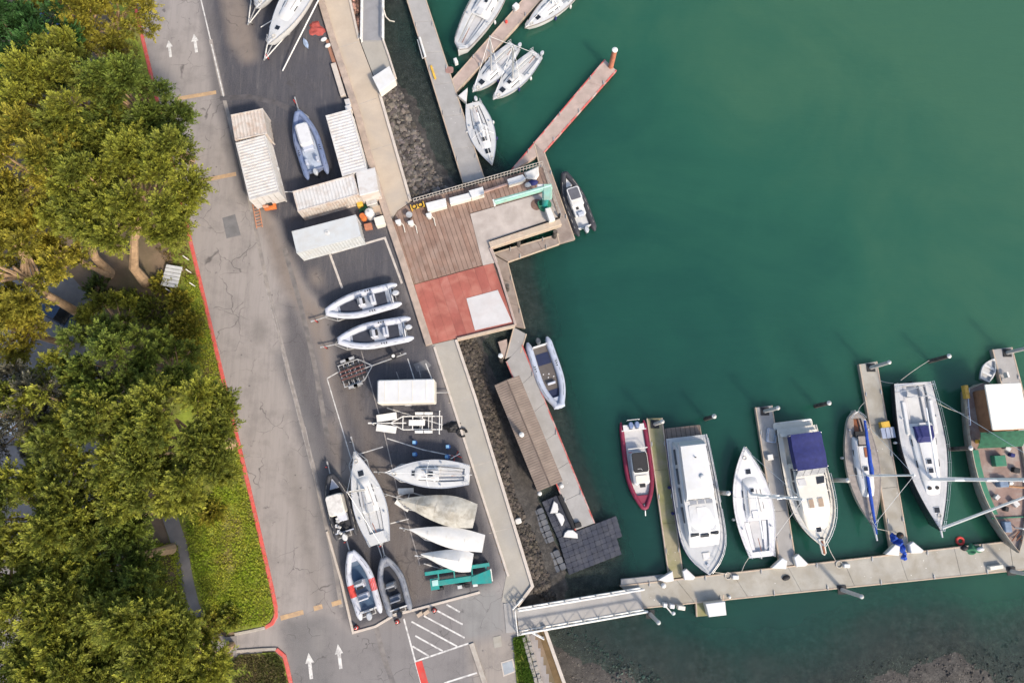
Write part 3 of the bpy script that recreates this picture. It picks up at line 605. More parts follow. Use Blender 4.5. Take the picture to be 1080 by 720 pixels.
# corner lockers at finger roots
def corner_box(pts, label):
    q = PX(pts, DOCK+0.5); c = sum(q, Vector())/len(q)
    r = thing('corner_locker', label, 'dock box', (c.x, c.y, DOCK), 0, 'white corner lockers at the finger dock roots')
    pts2 = rel(q, c)
    MB().prism(pts2, 0.0, 0.44).build('body', CREAM, r)
    MB().prism([(x*1.04, y*1.04) for x, y in pts2], 0.442, 0.55, 0.05).build('lid', WHITE, r)
corner_box([(694, 611), (709, 602), (710.5, 612), (703, 613.5)], 'white corner locker left of the mossy finger dock')
corner_box([(720, 602), (724, 599.5), (733, 608), (731, 611), (722, 611)], 'white corner locker right of the mossy finger dock, by the motor yacht')
corner_box([(814, 598.5), (825, 588), (830, 591), (829, 599.5)], 'white corner locker left of the middle finger dock, by the white sailboat stern')
corner_box([(837.5, 587.5), (842, 584), (852, 594), (849, 596.5), (840, 597)], 'white corner locker right of the middle finger dock, by the cruiser bow')
corner_box([(934, 584), (944, 574), (949, 576), (948, 585.5)], 'white corner locker under the blue tarp bundle')
corner_box([(959, 574), (963, 571), (974, 580), (972, 582.5), (961, 583)], 'white corner locker right of the stained finger dock, by the black yacht bow')
corner_box([(483.5, 101), (493, 93), (491.5, 108)], 'pale corner locker where the short finger dock meets the long dock')
# piles
def pile(px, py, h, label, m_=PILEW, r=0.19, cap=True, capm=GALV, group='mooring piles', lean=0.0):
    v = W(px, py, WATER); t = thing('mooring_pile', label, 'pile', (v.x, v.y, -6.4), 0, group); H = h-WATER*0
    z1 = WATER+h+6.4
    MB().tube([(0, 0, 0), (0, 0, 3.5), (lean, 0, z1)], [r*1.08, r*1.05, r*0.95], 12).build('shaft', m_, t, True)
    if cap: MB().tube([(lean, 0, z1+0.002), (lean, 0, z1+0.06), (lean, 0, z1+0.2)], [r*1.1, r*1.08, 0.03], 12).build('cap', capm, t, True)
    return t
for px, py, h, lb, mm in ((744, 441.5, 2.8, 'lone mooring pile in open water beyond the motor yacht', PILEW), (860, 428, 2.8, 'lone mooring pile in open water beyond the navy-canopied cruiser', PILEW),
        (980, 381, 3.0, 'lone mooring pile in open water beyond the black yacht', PILEW), (758, 519, 2.8, 'mooring pile between motor yacht and white sailboat', GALV),
        (877.5, 506, 3.0, 'mooring pile between navy-canopied cruiser and teak sloop', GALV), (1002, 473.5, 2.9, 'mooring pile between black yacht and fishing boat', PILEW)):
    pile(px, py, h, lb, mm, capm=GALV)
DPM = mat('pale_pile_sleeve', (0.45, 0.44, 0.42), 0.7, 0.15, 2)
for px, py, h, lb in ((689.5, 447.5, 3.7, 'pale guide pile at the tip of the mossy finger dock'), (804.5, 434, 3.7, 'pale guide pile at the tip of the middle finger dock'),
        (915.5, 388.5, 3.7, 'pale guide pile at the tip of the stained finger dock'), (1058, 373, 3.7, 'pale guide pile at the tip of the right edge finger dock'),
        (684.5, 646, 4.0, 'pale guide pile below the lower gangway foot'), (885, 620.5, 4.0, 'pale guide pile on the outer side of the main dock'), (1062, 601, 4.0, 'pale guide pile on the main dock near the right edge')):
    t = pile(px, py, h, lb, DPM, 0.17, True, GALV)
    MB().box((0, 0, DOCK+6.4+0.04), (0.75, 0.75, 0.07)).build('pile_guide', BLACK, t)
pile(643.5, 73.5, 3.3, 'red-brown pile with white cap at the end of the slanting finger dock', PILER, 0.26, True, WPAINT)
pile(528.5, 381, 3.2, 'white-capped pile beside the small float near the shed', PILEW, 0.2, True, WPAINT)
pile(549.5, 461, 4.4, 'white-capped pile rising through the brown shed roof', PILEW, 0.2, True, WPAINT)
# ---- gangways
def gangway(name, label, A, B, z0, z1, w, railh=1.05, mdeck=CONCG):
    a, b = W(*A, z0), W(*B, z1); d = b-a; L = math.hypot(d.x, d.y); rz = math.atan2(d.y, d.x); sl = math.atan2(d.z, L)
    r = thing(name, label, 'gangway', a, rz); r.rotation_euler = (0, -sl, rz); L = d.length
    MB().box((L/2, 0, -0.08), (L, w, 0.14)).build('deck', mdeck, r)
    for s in (-1, 1):
        y = s*(w/2+0.08)
        MB().tube([(0, y, railh), (L, y, railh)], 0.09, 6).build('top_rail', WPAINT, r)
        MB().tube([(0, y, 0.0), (L, y, 0.0)], 0.08, 6).build('bottom_chord', WPAINT, r)
        n = max(4, int(L/1.3)); mb = MB()
        for i in range(n+1): MB().tube([(L*i/n, y, 0), (L*i/n, y, railh)], 0.045, 5).build('post', WPAINT, r)
        for i in range(n): MB().tube([(L*i/n, y, 0.05), (L*(i+1)/n, y, railh-0.05)], 0.022, 5).build('brace', GALV, r)
    return r
gangway('gangway', 'long white-railed gangway sloping from the promenade to the main dock', (546, 653.5), (677, 631), 0.06, DOCK+0.12, 1.65)
gangway('gangway', 'grey gangway with white sides at the top beside the promenade', (393, 44), (394, -60), 0.06, DOCK, 1.95, 0.5, mat('gangway_grey', (0.27, 0.265, 0.27), 0.7, 0.1, 1.5))
gp = thing('gangway_portal', 'white steel portal frame and hand rails at the gangway head', 'railing', W(547, 652))
c0 = W(547, 652)
def tp(x, y, z): v = W(x, y, 0)-c0; return (v.x, v.y, z)
for l in ([tp(541, 640, 1), tp(551, 629, 1)], [tp(541, 640, 0.5), tp(551, 629, 0.5)], [tp(543, 642, 1.0), tp(546, 667, 1.0), tp(560, 664, 1.0), tp(573, 671, 1.0)], [tp(543, 642, .5), tp(546, 667, .5), tp(560, 664, .5), tp(573, 671, .5)]):
    MB().tube(l, 0.05, 6).build('rail', WPAINT, gp)
for x, y in ((541, 640), (546, 634.5), (551, 629), (543, 642), (546, 667), (560, 664), (573, 671), (566, 667)):
    v = tp(x, y, 0); MB().tube([v, (v[0], v[1], 1.0)], 0.05, 6).build('post', WPAINT, gp)
# platform at the upper gangway
pl = W(397, 66); r_ = thing('landing_platform', 'grey concrete landing platform beside the upper promenade', 'platform', (pl.x, pl.y, -0.4))
MB().prism(rel(PX([(380, 43.5), (404, 43), (410, 60), (418.5, 86), (400.8, 98)]), pl), 0, 0.445).build('slab', PROMG, r_)
MB().strip(rel(PX([(404.3, 43), (410.3, 60), (417.5, 83)]), pl), 0.2, 0.2, 0.62, ch=0.02).build('coping', COPING, r_)
for x, y in ((402, 55), (413, 84)): v = W(x, y)-pl; MB().cyl((v.x, v.y, -2.8), 0.2, 5.5, 10).build('support_pile', PILEW, r_)
q = PX([(393, 82), (410.5, 70.5), (417, 84.5), (400.5, 97)], 1.0); c0 = sum(q, Vector())/4
r_ = thing('equipment_locker', 'large white slant-sided locker on the landing platform', 'locker', (c0.x, c0.y, 0.046))
MB().prism(rel(q, c0), 0.0, 0.95).build('body', CREAM, r_); MB().prism([(x*1.03, y*1.03) for x, y in rel(q, c0)], 0.952, 1.05, 0.03).build('lid', WHITE, r_)
# mooring rope on the upper gangway
o = MB().tube([W(404, 8, 0.6), W(407, 18, 0.1), W(411, 22, -0.6), W(416, 23, -1.6)], 0.06, 6).build('hose', ROPE); tag(o, 'pale hose hanging off the upper gangway into the water', 'hose')
# ---- floating shed
a, b = W(534.5, 400.5, 0.6), W(580.5, 512.5, 0.6); d = b-a; L = d.length; c0 = (a+b)/2
sh = thing('floating_shed', 'long floating shed with brown corrugated gable roof', 'shed', (c0.x, c0.y, WATER-0.2), math.atan2(d.y, d.x))
hw = 1.18
MB().box((0, 0, 0.35), (L*0.97, hw*1.9, 0.6)).build('float', FLOATW, sh)
MB().box((0, 0, 1.65), (L*0.96, hw*1.75, 2.0)).build('wall', SHEDW, sh)
zt = 3.0
for s in (-1, 1):
    rings = []
    nn = int(L/0.22)
    for i in range(nn*2+1):
        x = -L/2+L*i/(nn*2); dz = 0.022 if i % 2 else 0.0
        rings.append([(x, s*0.02, zt+0.32+dz), (x, s*hw, zt-0.05+dz), (x, s*hw, zt-0.10+dz), (x, s*0.02, zt+0.27+dz)])
    MB().loft(rings).build('roof_slope', SHINGLE, sh)
MB().tube([(-L/2, 0, zt+0.33), (L/2, 0, zt+0.33)], 0.06, 6).build('shaded_ridge_cap', mat('ridge_shadow_brown', (0.13, 0.1, 0.085), 0.9), sh)  # darker brown paints the ridge line's shadow into the cap
MB().prism([(-L/2*0.96, -hw*0.85), (-L/2*0.96, hw*0.85), (-L/2*0.955, hw*0.85), (-L/2*0.955, -hw*0.85)], 2.64, 2.9).build('gable', SHEDW, sh)
for x, y in ((569, 520), (592, 512)):
    v = W(x, y, DOCK); o = MB().ball((v.x, v.y, DOCK+0.2), 0.22).build('fender', WHITE, None, True); tag(o, 'white ball fender at the %s corner of the shed' % ('left lower' if x < 580 else 'right lower'), 'fender')
o = MB().prism(PX([(525, 360), (534.5, 357), (536, 372), (530.5, 378)], DOCK), WATER-0.2, DOCK-0.1, 0.03).build('small_float', FLOATP); tag(o, 'small pinkish float tucked beside the angled landing', 'float')
# ---- modular cube floats
cm = MB().rbox((0, 0, 0), (0.47, 0.47, 0.42), 0.05, 0.02, 2).mesh('float_cube')
cm.materials.append(CUBE)
cm2 = MB().rbox((0, 0, 0), (0.62, 0.66, 0.42), 0.14, 0.06, 2).mesh('float_cube'); cm2.materials.append(CUBEL)
def raft(label, pts, nu, nv, me, sx, sy, skip=(), z=0.0, cat='float'):
    a, b, c, d = PX(pts, WATER+0.35); cc = (a+b+c+d)/4
    r = thing('cube_raft', label, cat, (cc.x, cc.y, WATER+0.16+z), 0)
    for i in range(nu):
        for j in range(nv):
            if (i, j) in skip: continue
            u, v = (i+.5)/nu, (j+.5)/nv
            p_ = lerp(lerp(a, b, u), lerp(d, c, u), v)-cc; e = (b-a)
            o = link('float_cube', me, None, r, False, (p_.x, p_.y, random.uniform(-.012, .012)), math.atan2(e.y, e.x))
            o.scale = ((b-a).length/nu/sx*0.99, (d-a).length/nv/sy*0.99, 1)
    return r
raft('large blue-grey modular cube raft at the end of the long dock', [(588.5, 567), (650, 543.5), (661, 582), (600, 606)], 11, 7, cm, 0.47, 0.47, skip=((10, 6), (10, 5), (10, 4)))
raft('dark blue modular walkway carrying two white panels', [(571.5, 529), (588.5, 521.5), (605, 559), (588, 567)], 3, 7, cm, 0.47, 0.47)
raft('narrow two-row grey cube raft nearest the rocky bank', [(558.5, 540), (572, 534), (585, 570), (571, 576)], 2, 6, cm2, 0.62, 0.66)
raft('small square grey cube raft at the lower left corner of the large one', [(576, 584), (588.5, 578.5), (598.5, 599), (584.5, 605)], 2, 3, cm2, 0.62, 0.66)
for pts, lb in (([(580, 541), (584, 528), (588, 531), (589, 537), (588, 540.5)], 'white rounded panel nearest the shed on the dark walkway'), ([(585.5, 541), (590, 540), (594, 543), (595.5, 548), (593.5, 553.5), (592, 554.5)], 'white half-round panel in the middle of the dark walkway'), ([(594, 566), (595.5, 561.5), (599, 558.5), (604, 558.5), (609, 562.5), (609.5, 567.5)], 'white half-round panel lying on the large cube raft corner')):
    q = PX(pts, WATER+0.6); o = MB().prism(q, WATER+0.385, WATER+0.6, 0.05).build('foam_panel', WHITE); tag(o, lb, 'panel', 'white panels on the cube rafts')
o = MB().tube([W(590, 522, DOCK), W(606, 557, DOCK)], 0.22, 8).build('rubber_fender', BLACK, None, True); tag(o, 'long black rubber fender along the end of the long dock', 'fender')
o = MB().rbox((0, 0, 0.18), (0.55, 0.45, 0.36), 0.1).build('black_bin', BLACK, None, False, W(609.5, 553, DOCK), 0.3); tag(o, 'black bin on the end of the long dock', 'bin')
o = MB().rbox((0, 0, 0.14), (0.55, 0.5, 0.3), 0.15, 0.06).build('white_tub', TARPW, None, False, W(546.5, 549, bed_height(np.array([[W(546.5, 549, WATER).x]]), np.array([[W(546.5, 549, WATER).y]]))[0, 0]+0.1), 0.3); tag(o, 'grey-white tub lying on the rocks below the promenade', 'tub')
# ---- rocks
def rock_material(name):
    m, t, p = nodes_of(name); at = N(t, 'Attribute'); at.attribute_name = 'leaf'; vec = N(t, 'NewGeometry').outputs['Position']
    c = mixc(t, ramp(t, noise(t, vec, 2.5, 4, .6), [(.4, 0.0), (.7, .35)]), at.outputs['Color'], (.05, .045, .04)); t.links.new(c, p.inputs['Base Color']); p.inputs['Roughness'].default_value = .85
    b = N(t, 'Bump'); b.inputs['Strength'].default_value = .6; b.inputs['Distance'].default_value = .05; t.links.new(noise(t, vec, 9, 5), b.inputs['Height']); t.links.new(b.outputs[0], p.inputs['Normal']); return m
ROCKA = rock_material('rock')
def rock_field(name, label, poly, n, smin, smax, m_, seed, line=None):
    r = np.random.default_rng(seed); P = np.array(poly); x0, y0 = P.min(0); x1, y1 = P.max(0)
    cand = np.stack([r.uniform(x0, x1, n*6), r.uniform(y0, y1, n*6)], -1); ok = in_poly(cand[:, 0], cand[:, 1], poly); cand = cand[ok][:n]
    # unit icosahedron
    ph = (1+5**.5)/2; V = np.array([(-1, ph, 0), (1, ph, 0), (-1, -ph, 0), (1, -ph, 0), (0, -1, ph), (0, 1, ph), (0, -1, -ph), (0, 1, -ph), (ph, 0, -1), (ph, 0, 1), (-ph, 0, -1), (-ph, 0, 1)], float)/1.9
    Fc = np.array([(0, 11, 5), (0, 5, 1), (0, 1, 7), (0, 7, 10), (0, 10, 11), (1, 5, 9), (5, 11, 4), (11, 10, 2), (10, 7, 6), (7, 1, 8), (3, 9, 4), (3, 4, 2), (3, 2, 6), (3, 6, 8), (3, 8, 9), (4, 9, 5), (2, 4, 11), (6, 2, 10), (8, 6, 7), (9, 8, 1)])
    vs, fs, cs = [], [], []
    wp_ = np.array([tuple(W(a, b, WATER+0.3)) for a, b in cand]); zz = bed_height(wp_[:, :1], wp_[:, 1:2])[:, 0]
    for k in range(len(cand)):
        s = smin+(smax-smin)*r.uniform(0, 1)**2.2; q = V*(1+r.uniform(-.28, .28, V.shape))*s*np.array([1, r.uniform(.6, 1), r.uniform(.5, .85)])
        an = r.uniform(0, 6.28); ca, sa = math.cos(an), math.sin(an)
        q = np.stack([q[:, 0]*ca-q[:, 1]*sa, q[:, 0]*sa+q[:, 1]*ca, q[:, 2]], -1)+np.array([wp_[k, 0], wp_[k, 1], zz[k]+0.05*s])
        vs.append(q); fs.append(Fc+12*k); cs.append(np.tile(np.append(np.array(m_)*r.uniform(.35, 1.0)**1.5*2.0*np.array([1, r.uniform(.93, 1.02), r.uniform(.86, 1.04)]), 1.0), (12, 1)))
    me = bpy.data.meshes.new(name); me.from_pydata(np.concatenate(vs).tolist(), [], np.concatenate(fs).tolist()); 
    at_ = me.attributes.new('leaf', 'FLOAT_COLOR', 'POINT'); at_.data.foreach_set('color', np.concatenate(cs).astype(np.float32).ravel()); me.update()
    o = link(name, me, ROCKA); return stuff(o, label, 'rocks')
rock_field('riprap_rocks', 'grey riprap boulders sloping from the upper promenade into the water', [(400, 99), (433, 213), (474, 202), (458, 180), (438, 132), (420, 93), (410, 91)], 1150, 0.12, 0.40, (.085, .076, .07), 1)
rock_field('riprap_rocks', 'reddish riprap stones between the upper promenade and the grey gangway', [(366, -8), (380, 43), (384.5, 42), (383, -8)], 170, 0.18, 0.36, (.24, .14, .11), 2)
rock_field('weedy_rocks', 'dark weedy rocks under the lower promenade wall beside the shed', [(482, 357), (500, 353), (508, 372), (524, 440), (543, 520), (566, 572), (588, 640), (556, 618), (502, 420)], 2800, 0.07, 0.27, (.05, .042, .035), 3)
rock_field('shore_stones', 'band of dark stones across the mudflat at the bottom', [(585, 655), (610, 658), (650, 690), (700, 715), (720, 730), (660, 730), (620, 690)], 320, 0.05, 0.17, (.035, .052, .045), 4)
rock_field('shore_pebbles', 'pale pebbles scattered over the mudflat at the bottom', [(580, 660), (640, 690), (720, 715), (800, 720), (900, 700), (950, 690), (1080, 690), (1090, 735), (600, 735)], 2600, 0.02, 0.08, (.085, .077, .068), 5)
rock_field('shore_stones', 'dark weed clumps at the lower right corner of the mudflat', [(1010, 690), (1085, 670), (1090, 735), (1030, 735)], 160, 0.06, 0.2, (.03, .027, .024), 6)
rock_field('shore_stones', 'patchy dark stones on the pale mud at the bottom right', [(880, 712), (930, 690), (1000, 690), (1040, 735), (870, 735)], 160, 0.05, 0.14, (.04, .036, .032), 9)
# ================================================================ BOATS
def axis_thing(name, label, cat, bow, stern, zdeck, zbase, group=None):
    a, b = W(*bow, zdeck), W(*stern, zdeck); d = a-b; c = (a+b)/2
    r = thing(name, label, cat, (c.x, c.y, zbase), math.atan2(d.y, d.x), group)
    return r, d.length
class Hull:
    """plan form and sheer of a boat; x forward, origin amidships at the waterline"""
    def __init__(s, L, B, tr=0.7, tm=0.42, p=2.0, f0=0.8, f1=0.35, D=0.45, rake=0.5, round_stern=0.0, flare=0.12):
        s.L, s.B, s.tr, s.tm, s.p, s.f0, s.f1, s.D, s.rake, s.rs, s.flare = L, B, tr, tm, p, f0, f1, D, rake, round_stern, flare
    def w(s, t):
        if t < s.tm:
            k = t/s.tm; sh = s.tr+(1-s.tr)*math.sin(math.pi/2*k)
            if s.rs: sh *= min(1, math.sqrt(max(0.02, 1-(1-min(1, t/s.rs))**2)))
        else: sh = 1-((t-s.tm)/(1-s.tm))**s.p
        return max(0.012, s.B/2*sh)
    def x(s, t): return -s.L/2+s.L*t
    def z(s, t): return s.f0+s.f1*max(0, t-0.25)**2/0.5625
    def hull(s, n=20):
        rings = []
        for i in range(n+1):
            t = i/n; w = s.w(t); F = s.z(t); D = s.D*(1-0.9*max(0, (t-0.6)/0.4)**2)*(0.35+0.65*min(1, t/0.3)); r = []
            for a in range(13):
                th = math.pi*a/12; cy = math.cos(th); sz = math.sin(th)
                y = w*math.copysign(abs(cy)**0.55, cy); z = F-(F+D)*sz**0.8
                k = (F-z)/(F+D); y *= 1-s.flare*k*(1-sz*0.2)
                r.append((s.x(t)-s.rake*k*max(0, (t-0.55)/0.45)**2, y, z))
            rings.append(r)
        mb = MB(); mb.loft(rings, False, False, False)
        o = 0; mb.f.append(tuple(range(13)))                  # transom
        return mb
    def band(s, z0, z1, out=0.012, n=24, t0=0.0, t1=1.0):
        """rub rail or stripe following the sheer: z0/z1 measured down from the sheer"""
        mb = MB()
        for sg in (1, -1):
            rings = []
            for i in range(n+1):
                t = t0+(t1-t0)*i/n; w = s.w(t)+out; F = s.z(t); x = s.x(t)+(out if t > 0.98 else 0)
                rings.append([(x, sg*(w-0.06), F+z0), (x, sg*w, F+z0), (x, sg*(w), F-z1), (x, sg*(w-0.06), F-z1)])
            mb.loft(rings)
        return mb
    def deck(s, well=None, camber=0.05, n=28, inset=0.0, dz=0.0, t0=0.0, t1=1.0):
        """well: (t0, t1, k, depth) a sunken cockpit"""
        ts = [t0+(t1-t0)*i/n for i in range(n+1)]; e = 0.002
        ss = [-1, -0.75, -0.5, -0.25, 0, 0.25, 0.5, 0.75, 1]
        if well:
            for q in well[:2]: ts += [q-e, q+e]
            ts = sorted(x for x in ts if t0 <= x <= t1); k = well[2]; ss = sorted(set(ss+[-k-.01, -k+.01, k-.01, k+.01]))
        mb = MB(); rows = []
        for t in ts:
            row = []
            for q in ss:
                z = s.z(t)+camber*(1-q*q)+dz
                if well and well[0] < t < well[1] and abs(q) < well[2]: z -= well[3]
                row.append((s.x(t)-(inset if t > .97 else 0), q*max(0.01, s.w(t)-inset), z))
            rows.append(row)
        mb.loft(rows, False, False, False); return mb
    def cabin(s, t0, t1, k, h, n=14, fs=0.12, bs=0.03, cam=0.06, taper=0.82, zoff=0.0, kf=None):
        """raised trunk between stations; fs/bs: length share of the sloping front and back"""
        rings = []; kf = kf if kf is not None else k
        for i in range(n+1):
            u = i/n; t = t0+(t1-t0)*u; hh = h*min(1, (u+1e-3)/bs if bs else 1, (1-u+1e-3)/fs if fs else 1); hh = max(hh, 0.01)
            w = min(s.w(t)*lerp(k, kf, u), s.w(t)-0.03); w = max(w, 0.03); z = s.z(t)+zoff; x = s.x(t)
            rings.append([(x, -w, z-0.03), (x, -w*(1-(1-taper)*0.35), z+hh*0.7), (x, -w*taper, z+hh*0.97), (x, -w*taper*0.5, z+hh+cam*0.75), (x, 0, z+hh+cam), (x, w*taper*0.5, z+hh+cam*0.75), (x, w*taper, z+hh*0.97), (x, w*(1-(1-taper)*0.35), z+hh*0.7), (x, w, z-0.03)])
        return MB().loft(rings)
    def rail(s, t0, t1, h, inset, n, m_, root, name='pulpit', r=0.022, sides=(1, -1), wrap=True, mid=True):
        pts = {sg: [(s.x(t0+(t1-t0)*i/n), sg*max(0.02, s.w(t0+(t1-t0)*i/n)-inset), s.z(t0+(t1-t0)*i/n)) for i in range(n+1)] for sg in sides}
        for sg in sides:
            mb = MB()
            for hh in ((h, h*0.52) if mid else (h,)): mb.tube([(x, y, z+hh) for x, y, z in pts[sg]], r, 5)
            for x, y, z in pts[sg]: mb.tube([(x, y, z), (x, y, z+h)], r*0.9, 5)
            mb.build(name, m_, root)
def outboard(root, x, y, z, m_, s=1.0, name='outboard_motor'):
    rings = []
    for k, (dx, w, h, zz) in enumerate(((0, 0.17, 0.0, 0), (0, 0.21, 0, 0.1), (0.0, 0.21, 0, 0.34), (0.02, 0.15, 0, 0.44))):
        pts = []
        for q in range(12):
            a = 2*math.pi*q/12; pts.append((x+s*(0.34 if k < 3 else 0.26)*math.cos(a)-dx, y+s*w*math.sin(a)*1.15, z+s*zz))
        rings.append(pts)
    o = MB().loft(rings).build(name, m_, root, True)
    MB().box((x-0.02, y, z-0.55*s), (0.2*s, 0.12*s, 1.0*s)).build('motor_leg', ENGBLK, o)
    MB().box((x+0.28*s, y, z-0.05), (0.2*s, 0.26*s, 0.3*s)).build('bracket', ENGBLK, o)
    return o
def hatch(root, x, y, z, sx, sy, m_=GLASS, name='hatch', frame=ALU):
    o = MB().rbox((x, y, z+0.02), (sx+0.08, sy+0.08, 0.05), 0.05, 0.01).build(name, frame, root)
    MB().rbox((x, y, z+0.05), (sx, sy, 0.03), 0.04, 0.008).build('pane', m_, o); return o
def outline_slab(h, t0, t1, k, z0, z1, n=16, dz=0):
    pts = [(h.x(t0+(t1-t0)*i/n), k*h.w(t0+(t1-t0)*i/n)) for i in range(n+1)]; return MB().prism(pts+[(x, -y) for x, y in pts[::-1]], z0, z1, 0.015)

def sailboat(label, bow, stern, B, zw=WATER, f0=0.75, f1=0.25, name='sailboat', hullm=WHITE, deckm=NONSKID, cabm=WHITE, cab=(0.42, 0.78, 0.6, 0.28), well=(0.06, 0.40, 0.55, 0.35), hatches=((0.84, 0.42),), mast=None, boom=None, boomm=None, tr=0.62, tm=0.42, p=2.0, rs=0.0, fk=0.45, lifelines=False, keel=False, stripe=None, group=None, motor=False, winch=True, spread=1, jib=None, wm=None, windows=2, rakeb=0.7, mastm=None, tiller=True, flare=0.12):
    r, L = axis_thing(name, label, 'sailboat', bow, stern, zw+f0, zw, group)
    h = Hull(L, B, tr, tm, p, f0, f1, fk, rakeb, rs, flare)
    hu = h.hull().build('hull', hullm, r, True)
    h.band(0.03, 0.07, 0.02).build('toe_rail', stripe or ALU, hu)
    dk = h.deck(well).build('deck', deckm, r, True)
    if well:
        t0, t1, k, dp = well
        MB().prism([(h.x(t0)+.05, -k*h.w(t0)*.45), (h.x(t1)-.05, -k*h.w(t1)*.45), (h.x(t1)-.05, k*h.w(t1)*.45), (h.x(t0)+.05, k*h.w(t0)*.45)], h.f0-dp+0.02, h.f0-dp+0.09).build('cockpit_floor', wm or GREYDECK, r)
        for sg in (1, -1):
            MB().prism([(h.x(t0)+.03, sg*k*h.w(t0)*.55), (h.x(t1)-.03, sg*k*h.w(t1)*.55), (h.x(t1)-.03, sg*k*h.w(t1)*.95), (h.x(t0)+.03, sg*k*h.w(t0)*.95)], h.f0-dp+0.02, h.f0-dp*0.35, 0.02).build('cockpit_bench', deckm, r)
        if tiller: MB().tube([(h.x(t0)+0.02, 0.0, h.f0+0.15), (h.x(t0)+(t1-t0)*L*0.45, 0.12, h.f0+0.22)], 0.03, 6).build('tiller', WOODR, r)
    zc = h.z(0.6)
    if cab:
        c = h.cabin(*cab[:4], kf=(cab[4] if len(cab) > 4 else None)).build('cabin', cabm, r, True); t0, t1, k, ch = cab[:4]; kf = cab[4] if len(cab) > 4 else k
        zt = h.z((t0+t1)/2)+ch+0.05
        for sg in (1, -1):
            for i in range(windows):
                u = 0.22+0.3*i; t = t0+(t1-t0)*u; w = h.w(t)*lerp(k, kf, u)
                MB().box((h.x(t)+0.3, sg*(w*0.955), h.z(t)+ch*0.55), (0.62, 0.05, ch*0.36), -sg*0.05).build('window', GLASS, c)
        MB().rbox((h.x(t0)+0.35, 0, zt+0.02), (0.75, 0.62, 0.07), 0.06, 0.02).build('companionway_hatch', deckm, c)
        for sg in (1, -1): MB().tube([(h.x(lerp(t0, t1, .15)), sg*h.w(t0)*k*0.6, zt+0.05), (h.x(lerp(t0, t1, .7)), sg*h.w(t1)*k*0.6, zt+0.03)], 0.02, 5).build('handrail', TEAK, c)
    for hx, hs in hatches:
        on = cab and cab[0] < hx < cab[1]-0.02; hatch(r, h.x(hx), 0, h.z(hx)+0.04+(cab[3]+0.03 if on else 0.0), hs, hs)
    if winch:
        for sg in (1, -1):
            tt = well[1]-0.06 if well else 0.3
            MB().cyl((h.x(tt), sg*h.w(tt)*0.78, h.z(tt)+0.13), 0.07, 0.18, 10).build('winch', ALU, r)
    h.rail(0.93, 0.995, 0.55, 0.05, 2, ALU, r, 'pulpit', 0.02)
    MB().tube([(h.x(0.995), y_, h.z(1)+0.55) for y_ in (-h.w(.995), 0, h.w(.995))], 0.02, 5).build('pulpit_bar', ALU, r)
    h.rail(0.0, 0.06, 0.55, 0.08, 2, ALU, r, 'pushpit', 0.02)
    if lifelines: h.rail(0.07, 0.92, 0.55, 0.06, 7, ALU, r, 'lifeline', 0.011)
    if mast:
        mt, mh = mast; z0 = h.z(mt)+(cab[3] if cab and cab[0] < mt < cab[1] else 0); mx = h.x(mt); mm = mastm or MASTW
        ms_ = MB().tube([(mx, 0, z0), (mx-0.02*mh*.3, 0, z0+mh)], [0.095*max(1, mh/9), 0.07*max(1, mh/9)], 8).build('mast', mm, r, True)
        for i in range(spread):
            f = (i+1)/(spread+1)+0.05; MB().tube([(mx-.04, -0.45*B*0.5, z0+mh*f), (mx, 0, z0+mh*f+.05), (mx-.04, 0.45*B*0.5, z0+mh*f)], 0.05*max(1, mh/9), 5).build('spreader', mm, ms_)
        st = MB()
        for sg in (1, -1):
            st.tube([(mx-0.1, sg*h.w(mt)*0.92, h.z(mt)), (mx-.04, sg*0.22*B, z0+mh*0.55), (mx, 0, z0+mh*0.97)], 0.02, 4)
        st.tube([(h.x(0.985), 0, h.z(1)), (mx, 0, z0+mh*.98)], 0.02, 4); st.tube([(h.x(0.01), 0, h.z(0)), (mx, 0, z0+mh)], 0.02, 4)
        st.build('standing_rigging', MASTW, r)
        if jib: MB().tube([(h.x(0.975), 0, h.z(1)+0.35), (lerp(h.x(0.975), mx, 0.9), 0, lerp(h.z(1)+.35, z0+mh*0.98, 0.9))], [0.13, 0.08], 7).build('furled_jib', jib, r, True)
        if boom:
            bz = z0+0.85 if mh > 7 else z0+0.6
            bo = MB().tube([(mx-0.1, 0, bz), (mx-boom, 0.05, bz+0.08)], 0.06, 7).build('boom', mm, r, True)
            if boomm: 
                n_ = 9; MB().tube([(mx-0.12-boom*0.95*i/n_, 0.02*(i % 2), bz+0.14+0.02*math.sin(i*2)) for i in range(n_+1)], [0.2-0.011*i for i in range(n_+1)], 8).build('sail_cover', boomm, bo, True)
    if motor: outboard(r, h.x(0)-0.25, 0.35, f0+0.02, ENGINE, 0.75)
    if keel:
        MB().loft([[(x, y, z) for x, y in ((-L*.1, -.03), (-L*.1, .03), (0, .09), (L*.09, .03), (L*.09, -.03), (0, -.09))] for z in (-0.3, -keel)]).build('keel', ANTIF, r)
    MB().box((h.x(0)-0.08, 0, f0*0.2), (0.16, 0.06, f0*1.5)).build('rudder', hullm, r)
    if zw < 0:
        for t_, sg in ((.35, 1), (.6, 1), (.4, -1)): MB().ball((h.x(t_), sg*(h.w(t_)+.1), f0*.55), (.13, .12, .32)).build('fender', WHITE if t_ < .5 else NAVY, r, True)
    for k_ in range(2): MB().tube([(h.x(.9)-.05*k_+.16*math.cos(a), .12+.16*math.sin(a), h.z(.9)+.07+.03*k_) for a in [.5236*i for i in range(13)]], .022, 5).build('rope_coil', ROPE, r, True)
    return r, h

